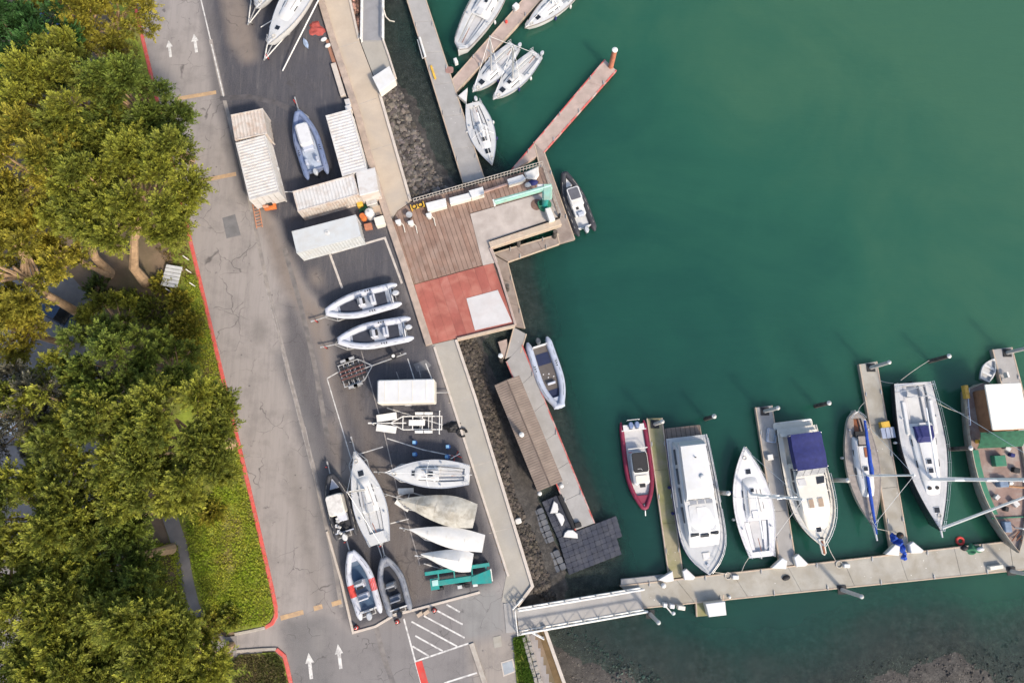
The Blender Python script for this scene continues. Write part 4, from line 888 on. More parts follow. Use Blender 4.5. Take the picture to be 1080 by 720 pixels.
def rib(label, bow, stern, B, zw, tubem, floorm=GREYDECK, rt=0.27, ht=0.42, name='inflatable_boat', console=True, consm=TUBEW, seatm=TUBEW, motors=1, motm=ENGINE, patches=None, pads=((0.18, 0.36), (0.52, 0.80)), bowdeck=None, mx=0.0, aframe=True, group=None, marks=True, tb=0.80, pb=2.0, bowflat=0.0, padm=DARKPAD, hullm=WHITE):
    r, L = axis_thing(name, label, 'inflatable boat', bow, stern, zw+ht+0.1, zw, group)
    def wy(t): return (B/2-rt)*(1 if t < 0.5 else max(bowflat, (1-((t-0.5)/0.5)**pb*1.0))) * (0.94+0.06*min(1, t/0.4))
    def xx(t): return -L/2+L*t
    pts, rad = [], []
    tt = [0, 0.045, 0.08]+[0.14+0.055*i for i in range(15)]; tt = [t for t in tt if t < 0.925]+[0.945, 0.965]
    for t in tt: pts.append((xx(t), wy(t), ht+0.30*max(0, t-0.45)**2/0.3)); rad.append(rt*(0.35 if t == 0 else 0.8 if t < 0.05 else 1.0)*(1-0.12*max(0, t-.6)/.4))
    e = 0.30*0.52**2/0.3
    pts.append((L/2-rt, 0, ht+e)) ; rad.append(rt*0.9)
    pts = pts[:-1]+[(xx(0.98)-rt*.45, wy(0.98)*0.75+0.02, ht+e)]+[pts[-1]]; rad = rad[:-1]+[rt*0.9, rt*0.9]
    full = pts+[(x, -y, z) for x, y, z in pts[-2::-1]]; rf = rad+rad[-2::-1]
    tube = MB().tube(full, rf, 12).build('tube_collar', tubem, r, True)
    # rubbing strake
    MB().tube([(x+(0.02 if abs(y) < .1 else 0), y+math.copysign(rr*0.98, y) if abs(y) > 0.15 else y, z-0.04) if abs(y) > 0.15 else (x+rr*0.97, y, z-.04) for (x, y, z), rr in zip(full, rf)][1:-1], 0.03, 5).build('rub_strake', BLACK if tubem is not TUBED else TUBEM, tube)
    if marks:
        for sg in (1, -1):
            for i in range(3):
                t = 0.36+0.032*i; MB().prism([(xx(t)-.05, sg*wy(t)-.09), (xx(t)+.05, sg*wy(t)-.05), (xx(t)+.05, sg*wy(t)+.05), (xx(t)-.05, sg*wy(t)+.09)], ht+rt*0.9, ht+rt*1.02).build('grip_patch', BLACK, tube)
    if patches:
        for sg in (1, -1):
            q = [(xx(t), sg*wy(t), ht+0.30*max(0, t-0.45)**2/0.3) for t in (patches[0], (patches[0]+patches[1])/2, patches[1])]
            MB().tube(q, rt*1.02, 12).build('tube_panel', patches[2], tube, True)
    # grab line
    for sg in (1, -1): MB().tube([(xx(t), sg*(wy(t)+rt*0.35), ht+rt*0.93+0.3*max(0, t-0.45)**2/0.3-0.03*(i % 2)) for i, t in enumerate([0.12+0.06*i for i in range(13)])], 0.016, 4).build('grab_line', BLACK if tubem is not TUBED else ROPE, tube)
    # hull and floor
    fl = [(xx(t), max(0.03, wy(t)-rt*0.3)) for t in (0.1, 0.3, 0.5, 0.6, 0.7, 0.78, 0.85, 0.9, 0.94)]
    rings = []
    for x, y in fl:
        k = max(0, (x+L/2)/L-0.55)/0.45; rings.append([(x, -y, ht*0.75), (x, 0, -0.28+0.55*k*k), (x, y, ht*0.75), (x, y*0.99, ht*0.82), (x, 0, ht*0.82), (x, -y*0.99, ht*0.82)])
    hu = MB().loft(rings).build('hull', hullm, r)
    MB().prism(fl+[(x, -y) for x, y in fl[::-1]], ht*0.82+0.002, ht*0.82+0.03).build('floor', floorm, r)
    zf = ht*0.82+0.03
    for a, b in pads:
        q = [(xx(t), max(.05, (wy(t)-rt)*0.92)) for t in (a, (a*2+b)/3, (a+2*b)/3, b)]; MB().prism(q+[(x, -y) for x, y in q[::-1]], zf+0.002, zf+0.02).build('floor_pad', padm, r)
    MB().box((xx(0.10), 0, ht*0.95), (0.1, (B-2*rt)*1.0, 0.5)).build('transom', hullm, r)
    if bowdeck:
        q = [(xx(t), wy(t)) for t in (0.76, 0.82, 0.88, 0.93, 0.96)]; MB().prism(q+[(x, -y) for x, y in q[::-1]], ht+rt*0.35, ht+rt*0.35+0.1, 0.03).build('bow_locker', bowdeck, r)
    else:
        q = [(xx(t), max(.04, wy(t)-rt*.75)) for t in (0.83, 0.88, 0.92)]; MB().prism(q+[(x, -y) for x, y in q[::-1]], zf+0.05, zf+0.24, 0.03).build('bow_step', tubem, r)
    if console:
        cx = xx(0.50+mx)
        co_ = MB().rbox((cx, 0, zf+0.42), (0.62, 0.72, 0.84), 0.1, 0.08).build('console', consm, r)
        MB().loft([[(cx+.28, -.33, zf+.84), (cx+.28, .33, zf+.84), (cx+.24, .33, zf+.84), (cx+.24, -.33, zf+.84)], [(cx+.1, -.3, zf+1.12), (cx+.1, .3, zf+1.12), (cx+.07, .3, zf+1.12), (cx+.07, -.3, zf+1.12)]]).build('windscreen', CLEARVINYL, co_)
        MB().tube([(cx-.34+.0, .0+.17*math.cos(a), zf+.72+.17*math.sin(a)) for a in [2*math.pi*i/10 for i in range(11)]], 0.018, 5).build('steering_wheel', BLACK, co_)
        MB().box((cx-0.28, 0.0, zf+.86), (0.2, 0.55, 0.06)).build('dash', BLACK, co_)
        MB().tube([(cx+.05, -.36, zf+.8), (cx, -.36, zf+1.25), (cx, .36, zf+1.25), (cx+.05, .36, zf+.8)], 0.025, 6).build('grab_rail', ALU, co_)
        se = MB().rbox((cx-1.0, 0, zf+0.35), (0.45, 0.85, 0.7), 0.1, 0.08).build('seat', seatm, r)
        MB().rbox((cx-1.22, 0, zf+0.8), (0.14, 0.85, 0.36), 0.05, 0.04).build('seat_back', seatm, se)
    if aframe:
        x0 = xx(0.13); w_ = (B/2-rt)*0.75
        MB().tube([(x0, -w_, zf), (x0-0.12, -w_*0.85, zf+1.25), (x0-.12, w_*.85, zf+1.25), (x0, w_, zf)], 0.035, 7).build('a_frame', ALU, r)
    for i in range(motors):
        y = (i-(motors-1)/2)*0.55; outboard(r, xx(0.10)-0.42, y, ht+0.35, motm, 0.95)
    return r, L

WB = WATER
# ---- moored at the top
sailboat('white sloop with navy sprayhood and cluttered cockpit, cut off by the top edge', (541, -42), (484, 52), 3.1, f0=1.0, cab=(0.36, 0.74, 0.62, 0.32), hatches=((0.5, 0.3), (0.62, 0.3), (0.8, 0.42)), tr=0.45, tm=0.5, rs=0.06, lifelines=True, stripe=TEAK, mast=None)
sailboat('small white daysailer moored against the short finger dock', (498.5, 98), (543.5, 48.5), 2.15, f0=0.6, f1=0.15, cab=(0.44, 0.72, 0.55, 0.16), hatches=((0.79, 0.5),), mast=(0.56, 5.6), boom=2.3, spread=1, tr=0.6, mastm=ALU, motor=True, tiller=True)
sailboat('small white daysailer on the open water side of its twin', (520, 106), (567, 57), 2.15, f0=0.6, f1=0.15, cab=(0.44, 0.72, 0.55, 0.16), hatches=((0.79, 0.5), (0.64, 0.36)), mast=(0.56, 5.6), boom=2.3, spread=1, tr=0.62, mastm=ALU, motor=True)
sailboat('white daysailer lying along the long dock, bow toward the pier', (519, 175), (499, 108.5), 2.6, f0=0.6, f1=0.2, cab=(0.36, 0.74, 0.5, 0.14), hatches=((0.78, 0.5), (0.60, 0.4)), mast=(0.55, 1.2), spread=0, boom=2.2, tr=0.58, motor=True, p=1.9)
sailboat('white daysailer at the top edge with tan hull reflection painted as its rail, right of the short finger dock', (553.5, 31), (614, -21), 2.3, f0=0.7, f1=0.2, cab=(0.4, 0.74, 0.55, 0.16), hatches=((0.78, 0.5),), mast=(0.52, 1.0), spread=0, boom=2.2, stripe=TEAK, tr=0.6)  # teak-coloured rail stands in for the tan reflection along the hull
# ---- inflatables afloat
r_, L_ = rib('dark grey inflatable with white console roof moored beside the pier walkway', (594.5, 182), (619, 246), 2.35, WB, TUBED, NONSKID, rt=0.3, consm=WHITE, bowdeck=WHITE, pads=(), marks=False, aframe=False, bowflat=0.05, console=False, pb=1.7)
zf = 0.5
c_ = MB().rbox((0.1, 0, 0.95), (1.5, 1.25, 0.9), 0.15, 0.1).build('cabin', WHITE, r_)
MB().rbox((0.5, 0, 1.58), (1.35, 1.2, 0.07), 0.2, 0.02).build('roof_frame', WHITE, c_); MB().rbox((0.5, 0, 1.62), (1.12, 0.98, 0.06), 0.12, 0.02).build('roof_panel', mat('charcoal_roof_panel', (0.10, 0.10, 0.115), 0.5, 0.15, 2), c_)
for x in (-0.05, 1.05):
    for y in (-.52, .52): MB().tube([(x, y, 1.3), (x, y, 1.56)], 0.025, 5).build('roof_post', ALU, c_)
MB().rbox((-1.0, 0, 0.75), (1.0, 1.1, 0.5), 0.1, 0.05).build('aft_deck', WHITE, r_); MB().box((-0.75, 0.1, 1.02), (0.32, 0.24, 0.06)).build('hatch', BLACK, r_)
MB().rbox((-1.45, 0, 1.1), (0.4, 0.6, 0.35), 0.08, 0.05).build('seat', TUBEG, r_)
rib('pale blue-grey inflatable moored stern up beside the red-edged long dock', (590.5, 431), (566.5, 358), 2.65, WB, TUBEG, mat('brown_grey_floor', (0.10, 0.088, 0.082), 0.8), rt=0.32, console=False, motors=1, motm=mat('faded_black_cowl', (0.08, 0.09, 0.1), 0.4), pads=((0.2, 0.36), (0.72, 0.83)), padm=mat('navy_pad', (0.012, 0.02, 0.06), 0.7), bowflat=0.28, pb=2.2, aframe=True)
r_ = bpy.data.objects['inflatable_boat.001']
MB().rbox((0.9, 0, 0.62), (0.22, 0.75, 0.3), 0.06, 0.05).build('thwart', TUBEW, r_)
for x, y in ((0.0, 0.05), (-0.1, -0.45), (0.35, 0.4), (0.3, -0.1)): MB().cyl((x, y, 0.42), 0.06, 0.08, 8).build('deck_fitting', WHITE, r_)
r_, L_ = rib('crimson-tubed patrol inflatable with black cabin roof and twin outboards', (680, 538), (667, 444), 2.65, WB, TUBER, GREYDECK, rt=0.21, console=False, motors=2, motm=mat('blue_grey_cowl', (0.15, 0.2, 0.33), 0.35), pads=(), aframe=False, marks=False, bowdeck=None, pb=2.4)
c_ = MB().rbox((0.35, 0, 0.8), (2.7, 1.45, 0.75), 0.25, 0.12).build('cabin', WHITE, r_)
MB().rbox((-0.25, 0, 1.5), (1.75, 1.35, 0.09), 0.22, 0.03).build('roof', BLACK, c_)
MB().rbox((-0.25, 0, 1.42), (1.85, 1.45, 0.07), 0.25, 0.02).build('roof_frame', WPAINT, c_)
for x in (-1.0, .55):
    for y in (-.6, .6): MB().tube([(x, y, 1.1), (x, y, 1.4)], 0.035, 5).build('roof_post', WPAINT, c_)
MB().rbox((1.2, 0, 1.2), (0.7, 1.1, 0.1), 0.1, 0.04).build('foredeck_seat', CREAM, c_); MB().box((1.78, 0, 1.2), (0.3, 0.5, 0.05)).build('hatch', BLACK, c_)
MB().tube([(-1.45, -.85, .6), (-1.5, -.85, 1.35), (-1.5, .85, 1.35), (-1.45, .85, .6)], 0.04, 6).build('roll_bar', WPAINT, r_)
MB().tube([(-1.2, -.8, .9), (-1.2, -.8, 1.2), (-1.0, .8, 1.2), (-1.0, .8, .9)], 0.03, 6).build('roll_bar', RED, r_)
MB().box((-L_/2+0.55, 0, 0.7), (0.5, 1.9, 0.12)).build('aft_platform', WHITE, r_)
MB().tube([(-L_/2-.05, -.55, .6), (-L_/2-.1, -.55, 1.1), (-L_/2-.1, .55, 1.1), (-L_/2-.05, .55, .6)], 0.03, 6).build('engine_guard', WPAINT, r_)
MB().tube([(L_/2-.5, 0, .7), (L_/2+.05, 0, .75), (L_/2+.45, 0, .55)], 0.05, 6).build('bow_roller', ALU, r_)
MB().tube([(0.3, -.3, 1.56), (0.3, 0.0, 1.58), (.45, .1, 1.56)], .02, 5).build('aerial', WHITE, r_)
# ---- motor yacht
r, L = axis_thing('motor_yacht', 'large white motor yacht with long flybridge roof, bow to the dock', 'motor yacht', (747.5, 605.5), (724.5, 460), WB+1.5, WB)
h = Hull(L, 4.05, 0.9, 0.60, 3.2, 1.25, 0.45, 0.5, 0.9)
hu = h.hull(24).build('hull', WHITE, r, True); h.band(0.02, 0.12, 0.03).build('rub_rail', NAVY, hu); h.band(0.16, -0.03, 0.0).build('bulwark', WHITE, hu)
h.deck(None).build('deck', NONSKID, r, True)
MB().rbox((-L/2-0.45, 0, 0.35), (1.0, 3.3, 0.12), 0.15, 0.03).build('swim_platform', mat('brown_platform', (.19, .15, .125), .8, .2, 2), r)
for i in range(8): MB().box((-L/2-0.45, -1.5+i*0.43, 0.42), (0.95, 0.03, 0.012)).build('platform_seam', BLACK, r)
c_ = h.cabin(0.03, 0.80, 0.74, 1.15, fs=0.16, bs=0.02, taper=0.9).build('deckhouse', WHITE, r, True)
for sg in (1, -1):
    for i in range(4):
        x = h.x(0.1+0.14*i)+0.5; MB().box((x, sg*(h.w(0.2+0.12*i)*0.735), 1.25+0.62), (1.35, 0.09, 0.42), -sg*(0.0 if i < 2 else 0.06)).build('side_window', GLASS, c_)
zt = 1.25+1.15
f_ = h.cabin(0.04, 0.47, 0.62, 0.75, fs=0.1, bs=0.03, zoff=1.15, taper=0.95, cam=0.05).build('flybridge_roof', WHITE, r, True)
for i, y in enumerate((-0.68, 0.0, 0.68)):
    MB().box((h.x(0.485)-.1, y, zt+0.42), (0.34, 0.58, 0.06)).build('flybridge_screen', CLEARVINYL, f_)
MB().rbox((h.x(0.62)-.35, 0, zt+0.07), (2.3, 2.2, 0.08), 0.2, 0.03).build('coach_roof', NONSKID, c_)
MB().rbox((h.x(0.62)-.35, 0, zt+0.125), (1.8, 0.9, 0.04), 0.1, 0.02).build('roof_hatch', WHITE, c_)
for i, y in enumerate((-0.85, 0.0, 0.85)):
    xo = h.x(0.70)+(0.12 if i == 1 else 0)
    MB().loft([[(xo+.25, y-.36, zt-.22), (xo+.25, y+.36, zt-.22), (xo+.2, y+.36, zt-.25), (xo+.2, y-.36, zt-.25)], [(xo, y-.34, zt+.12), (xo, y+.34, zt+.12), (xo-.05, y+.34, zt+.09), (xo-.05, y-.34, zt+.09)]]).build('windscreen', GLASS, c_)
hatch(r, h.x(0.87), 0, h.z(.87)+0.05, 0.55, 0.55, WHITE, 'foredeck_hatch', CREAM)
MB().cyl((h.x(0.93), 0, h.z(.93)+.13), 0.12, 0.2, 10).build('windlass', ALU, r)
h.rail(0.55, 0.985, 0.7, 0.1, 7, ALU, r, 'bow_rail', 0.025); h.rail(0.03, 0.5, 0.75, 0.12, 5, ALU, r, 'side_rail', 0.025)
MB().cyl((h.x(0.16), 0, zt+0.9), 0.05, 0.25, 8).build('antenna_base', BLACK, f_); MB().ball((h.x(0.3), 0.3, zt+.86), (.22, .22, .15)).build('radar_dome', WHITE, f_, True)
for i, sg in enumerate((-1, -1)):
    t = (0.36, 0.55)[i]; MB().ball((h.x(t), sg*(h.w(t)+.1), 0.75), (0.15, 0.13, 0.4)).build('fender', NAVY, r, True)
# ---- white sailboat, middle
sailboat('white racing sloop with bare white deck, stern to the main dock', (784, 471), (803.5, 587), 3.45, f0=1.0, f1=0.2, cab=(0.34, 0.72, 0.5, 0.22), well=(0.05, 0.32, 0.62, 0.4), hatches=((0.77, 0.42), (0.6, 0.3)), mast=(0.56, 11.0), boom=3.7, tr=0.62, tm=0.42, p=2.1, lifelines=True, deckm=mat('bright_deck', (0.58, 0.58, 0.595), 0.6, 0.05, 2, bump=.1, bscale=50), spread=2, wm=GREYDECK, tiller=True)
# ---- cruiser with navy canopy
r, L = axis_thing('cabin_cruiser', 'cream cabin cruiser with navy canopy and bow pulpit', 'cabin cruiser', (866.5, 576), (841, 450), WB+1.5, WB)
h = Hull(L, 4.0, 0.9, 0.52, 2.7, 1.25, 0.45, 0.5, 0.9)
hu = h.hull(24).build('hull', CREAM, r, True); h.band(0.02, 0.14, 0.03).build('rub_rail', BLACK, hu); h.band(0.14, -0.03, 0.0).build('bulwark', CREAM, hu)
h.deck((0.05, 0.3, 0.75, 0.5)).build('deck', CREAM, r, True)
MB().rbox((-L/2-0.28, 0, 0.6), (0.7, 3.6, 0.14), 0.25, 0.04).build('swim_platform', CREAM, r)
MB().tube([(-L/2-.5, -1.4, .65), (-L/2-.5, -1.4, 1.4), (-L/2-.5, 1.4, 1.4), (-L/2-.5, 1.4, .65)], 0.035, 6).build('stern_rail', ALU, r)
MB().box((-L/2+.55, 0, 1.3), (0.3, 3.3, 0.5)).build('stern_seat', CREAM, r)
c_ = h.cabin(0.30, 0.86, 0.72, 0.75, fs=0.35, bs=0.02, taper=0.85).build('cabin', CREAM, r, True)
for sg in (1, -1):
    for i in range(3): MB().box((h.x(0.36+0.11*i)+0.3, sg*(h.w(0.4+0.1*i)*0.70), 1.25+0.48), (1.0, 0.08, 0.3), -sg*0.05*i).build('side_window', GLASS, c_)
for y in (-.42, .42): hatch(c_, h.x(0.64), y, h.z(.64)+0.8, 0.72, 0.42, mat('tan_hatch', (0.30, 0.22, 0.16), 0.5, 0.1, 3), 'cabin_hatch', CREAM)
hatch(r, h.x(0.86), 0, h.z(.86)+0.06, 0.4, 0.42)
bx0, bx1 = h.x(0.06), h.x(0.36)
rings = []
for i in range(9):
    u = i/8; x = lerp(bx0, bx1, u); w = 1.42-0.08*abs(u-.5); sag = 0.04*math.sin(u*math.pi*4)
    rings.append([(x, -w, 2.25), (x, -w*.97, 2.95+sag), (x, -w*.5, 3.12+sag), (x, 0, 3.17+sag), (x, w*.5, 3.12+sag), (x, w*.97, 2.95+sag), (x, w, 2.25), (x, w*.9, 2.85+sag), (x, 0, 3.05+sag), (x, -w*.9, 2.85+sag)])
MB().loft(rings).build('canopy', NAVY, r, True)
for x in (bx0+.1, bx1-.1):
    MB().tube([(x, -1.38, 1.3), (x, -1.38, 2.9), (x, 1.38, 2.9), (x, 1.38, 1.3)], 0.03, 6).build('canopy_frame', ALU, r)
for i, y in enumerate((-.95, -.32, .32, .95)):
    MB().loft([[(bx1+.6, y-.3, 2.0), (bx1+.6, y+.3, 2.0), (bx1+.56, y+.3, 2.0), (bx1+.56, y-.3, 2.0)], [(bx1, y-.29, 2.9), (bx1, y+.29, 2.9), (bx1-.04, y+.29, 2.9), (bx1-.04, y-.29, 2.9)]]).build('windscreen', CLEARVINYL, r)
MB().rbox((bx1+1.0, 0, 2.02), (1.0, 2.6, 0.12), 0.2, 0.04).build('dashboard', CREAM, c_)
for sg in (1, -1): MB().prism([(bx1+.75, sg*.5), (bx1+1.35, sg*.45), (bx1+1.3, sg*1.1), (bx1+.75, sg*1.2)], 2.08, 2.13).build('vent_panel', GREYDECK if sg < 0 else GLASS, c_)
pp = [(L/2-0.7, -.28), (L/2+.55, -.2), (L/2+.72, 0), (L/2+.55, .2), (L/2-.7, .28)]
MB().prism(pp, 1.68, 1.8, 0.03).build('bow_pulpit_plank', CREAM, r); MB().box((L/2+.05, 0, 1.84), (1.1, 0.16, 0.06)).build('plank_inlay', WOODR, r); MB().cyl((L/2-.75, 0, 1.9), .1, .2, 8).build('windlass', BLACK, r)
h.rail(0.42, 0.99, 0.7, 0.08, 8, ALU, r, 'bow_rail', 0.024)
# ---- teak sloop with blue sail cover
r, h = sailboat('classic sloop with teak deck and bright blue boom cover', (918.5, 556), (902.5, 434), 3.0, f0=0.85, f1=0.45, hullm=CREAM, deckm=TEAK, cab=(0.22, 0.74, 0.58, 0.32, 0.5), well=(0.06, 0.22, 0.5, 0.4), cabm=WHITE, hatches=((0.68, 0.38), (0.5, 0.36)), mast=(0.56, 7.6), boom=4.9, boomm=BLUE, tr=0.42, tm=0.46, p=1.85, rs=0.1, stripe=TEAK, spread=0, jib=None, wm=WOODR, lifelines=False, rakeb=1.0)
MB().box((h.x(0.36), 0.35, 0.85+.42), (0.85, 0.5, 0.06)).build('companionway', WOODR, r); MB().box((h.x(0.28), 0.1, 0.85+.42), (0.5, 0.9, 0.08)).build('dark_hatch', BLACK, r)
MB().box((h.x(0.20), 0.0, 0.85+.2), (0.5, 0.9, 0.3)).build('cockpit_cover', BLACK, r)
MB().tube([(h.x(0.97), 0, h.z(1)+.05), (h.x(1)+1.05, 0, h.z(1)+.35)], [0.12, 0.07], 8).build('bowsprit', WHITE, r, True)
MB().tube([(h.x(0.56), 0, h.z(.6)+.5), (h.x(0.8), 0.0, h.z(.8)+.45), (h.x(1)+.5, 0, h.z(1)+.45)], [0.14, 0.15, 0.06], 8).build('sail_bag', BLUE, r, True)
# ---- black yacht
r, h = sailboat('large black-hulled yacht with grey deck and navy cockpit cover', (990, 560), (962.5, 403.5), 4.1, f0=1.35, f1=0.35, flare=-0.02, stripe=BLACKHULL, hullm=BLACKHULL, deckm=GREYDECK, cabm=WHITE, cab=(0.28, 0.76, 0.56, 0.28, 0.5), well=(0.02, 0.30, 0.6, 0.45), hatches=((0.86, 0.46), (0.54, 0.4), (0.60, 0.4)), mast=(0.66, 15.5), boom=6.2, spread=3, tr=0.84, tm=0.4, p=1.75, jib=MASTW, lifelines=True, rakeb=0.5, wm=NONSKID, tiller=False)
MB().cyl((h.x(0.1), -.5, 1.75), 0.5, 0.05, 16, 'x').build('steering_wheel', ALU, r); MB().cyl((h.x(0.1), .6, 1.75), 0.5, 0.05, 16, 'x').build('steering_wheel', ALU, r)
MB().loft([[(h.x(0.30), -.85, 1.35), (h.x(0.30), .85, 1.35), (h.x(0.30), .8, 1.9), (h.x(0.30), -.8, 1.9)], [(h.x(0.375), -.8, 1.5), (h.x(0.375), .8, 1.5), (h.x(0.375), .72, 2.05), (h.x(0.375), -.72, 2.05)], [(h.x(0.42), -.7, 1.5), (h.x(0.42), .7, 1.5), (h.x(0.42), .6, 1.62), (h.x(0.42), -.6, 1.62)]]).build('sprayhood', NAVY, r)
for y in (-.35, .3): MB().cyl((h.x(0.715), y, 1.72), 0.16, 0.2, 12).build('mast_winch', BLACK, r)
MB().tube([(h.x(0.06), -1.6, 1.25), (h.x(0.06), -1.6, 1.9), (h.x(0.02), 1.6, 1.9), (h.x(0.02), 1.6, 1.25)], .03, 6).build('stern_rail', ALU, r)
for y in (-1.2, 1.25): MB().rbox((h.x(0.24), y, 1.38), (3.0, 0.35, 0.3), 0.1, 0.06).build('coaming', WHITE, r)
MB().tube([(h.x(1)-.1, 0, h.z(1)), (h.x(1)+.5, 0, h.z(1)+.05)], [.1, .06], 8).build('bowsprit', WHITE, r)
# ---- old fishing boat
r, L = axis_thing('fishing_boat', 'old wooden fishing boat with cream wheelhouse roof and green trim', 'fishing boat', (1069, 582), (1038, 404), WB+1.3, WB)
h = Hull(L, 4.6, 0.82, 0.42, 2.3, 1.2, 0.55, 0.6, 0.8, 0.05)
hu = h.hull(24).build('hull', mat('grey_hull_paint', (0.30, 0.28, 0.25), 0.7, 0.15, 2, stain=(0.2, 0.13, 0.08), sfac=.5, sscale=1.2), r, True)
h.band(0.32, -0.02, -0.02).build('bulwark', mat('worn_cream_rail', (0.44, 0.38, 0.31), 0.8, 0.2, 2, stain=(0.28, 0.2, 0.14), sfac=.6, sscale=1.5), hu)
h.deck(None).build('deck', RUST, r, True)
wh = MB().rbox((h.x(0.17), .2, 2.2), (L*0.25, 2.7, 2.0), 0.2, 0.05).build('wheelhouse', mat('brown_wheelhouse', (0.26, 0.13, 0.07), 0.7, .2, 2), r)
MB().rbox((h.x(0.155), .25, 3.27), (L*0.27, 3.2, 0.12), 0.1, 0.04).build('wheelhouse_roof', mat('cream_roof_paint', (0.70, 0.67, 0.60), 0.7, 0.05, 1, stain=(0.6, 0.56, 0.48), sfac=0.5, sscale=.7), r)
for i in range(4): MB().box((h.x(0.305), -1.3+i*0.63, 2.6), (0.05, 0.5, 0.5)).build('wheelhouse_window', GLASS, wh)
rings = []
for i in range(7):
    u = i/6; x = h.x(0.30)+u*1.35; z = 3.0-0.75*u*u
    rings.append([(x, -2.0, z-.35), (x, -1.0, z-.02), (x, 0, z+.05), (x, 1.0, z-.02), (x, 2.0, z-.35), (x, 2.0, z-.4), (x, 0, z), (x, -2.0, z-.4)])
MB().loft(rings).build('awning', mat('dark_green_net', (.02, .09, .05), .9, .3, 3, bump=.5, bscale=14), r, True)
MB().rbox((h.x(0.47), -.1, 1.55), (0.95, 1.0, 0.6), 0.06, 0.04).build('deck_hatch', GREENP, r)
MB().loft([[(h.x(t), -(h.w(t)-.06), 1.3+.1*t), (h.x(t), -(h.w(t)-.62), 1.3+.1*t), (h.x(t), -(h.w(t)-.62), 1.45+.1*t), (h.x(t), -(h.w(t)-.06), 1.45+.1*t)] for t in (0.4, 0.5, 0.6, 0.7, 0.78)]).build('side_deck', GREENP, r)
MB().tube([(h.x(.80), -1.6, 1.6), (h.x(.80), 1.6, 1.6)], .06, 6).build('thwart_rail', GREENP, r)
w_ = MB().rbox((h.x(0.60), -.2, 1.65), (0.7, 0.8, 0.6), .08, .05).build('winch', mat('blue_grey_machine', (.14, .19, .27), .5, .2, 3), r); MB().cyl((h.x(.60), .4, 1.75), .25, .3, 12, 'y').build('drum', GALV, w_)
MB().tube([(h.x(.62), .3, 1.75), (h.x(.64), 2.3, 2.6)], .1, 7).build('cargo_boom', mat('orange_timber', (.38, .2, .1), .7), r)
MB().rbox((h.x(.85), -.6, 1.85), (0.9, 0.6, 0.5), .08, .05).build('anchor_winch', mat('blue_grey_machine', (.14, .19, .27)), r)
MB().tube([(h.x(.86), .3, 1.6), (h.x(.86), .3, 2.9)], .06, 7).build('post', WPAINT, r); MB().tube([(h.x(.86), 0, 2.9), (h.x(.86), .6, 2.9)], .05, 7).build('crossbar', WPAINT, r)
for i in range(4): MB().tube([(h.x(.88+.025*i), .5+.1*i, 1.75), (h.x(.93), -.4+.4*i, 1.95)], .05, 6).build('chain_pipe', mat('rusty_iron', (.22, .09, .05), .8), r)
MB().rbox((h.x(.05), -2.0, 1.6), (1.2, .35, .5), .05, .04).build('side_box', mat('yellow_red_box', (.5, .3, .06), .7, .3, 4), r)
h.rail(0.03, 0.25, .5, .1, 4, mat('white_blue_rail', (.5, .55, .65), .5), r, 'stern_rail', .04)
for t_, y_, s_, mm in ((.40, .9, .5, GALV), (.44, 1.2, .4, NAVY), (.53, 1.3, .55, BLACK), (.68, -.9, .45, GALV), (.72, .6, .6, GALV), (.75, -.3, .4, BLACK), (.35, -1.5, .4, YELLOW)):
    MB().rbox((h.x(t_), y_, h.z(t_)+.25), (s_, s_*.8, .4), .06, .04, rz=y_).build('deck_gear', mm, r)
# ---- dinghy behind it
r, L = axis_thing('rowing_dinghy', 'small pale dinghy tucked behind the fishing boat stern', 'dinghy', (1048, 378), (1039, 401), WB+.45, WB)
h = Hull(L, 1.25, .7, .45, 2.0, .42, .15, .2, .25); h.hull(14).build('hull', TUBEW, r, True); h.deck((.05, .9, .8, .25), 0.02).build('interior', NONSKID, r, True)
for t_ in (.3, .6): MB().box((h.x(t_), 0, .36), (.22, 1.0, .05)).build('thwart', WHITE, r)
# ================================================================ YARD
def heap(rx, ry, h, seed, n=26, rings_=9):
    r = np.random.default_rng(seed); ph = r.uniform(0, 6.28, 8); mb = MB(); rings = []
    for k in range(rings_+1):
        u = 1-k/rings_; row = []
        for j in range(n):
            a = 2*math.pi*j/n; e = 1+.16*math.sin(3*a+ph[0])+.12*math.sin(5*a+ph[1])+.07*math.sin(9*a+ph[2])
            x, y = rx*e*max(u, .01)*math.cos(a), ry*e*max(u, .01)*math.sin(a)
            z = h*(1-u**1.7)*(.7+.3*math.sin(2*a+ph[3])*u)+h*(.16*math.sin(x*7/rx*.8+ph[4]+2*math.sin(y*4/ry))+.13*math.sin(y*9/ry*.7+ph[5]))*(1-u**4)
            row.append((x, y, max(0.0 if u > .99 else .02, z)))
        rings.append(row)
    return mb.loft(rings, True, True)
def wheel(root, x, y, z, r=0.3, w=0.2, axis='y'):
    o = MB().cyl((x, y, z), r, w, 16, axis).build('wheel', BLACK, root, True); MB().cyl((x, y, z), r*0.55, w*1.06, 12, axis).build('rim', GALV, o, True); return o
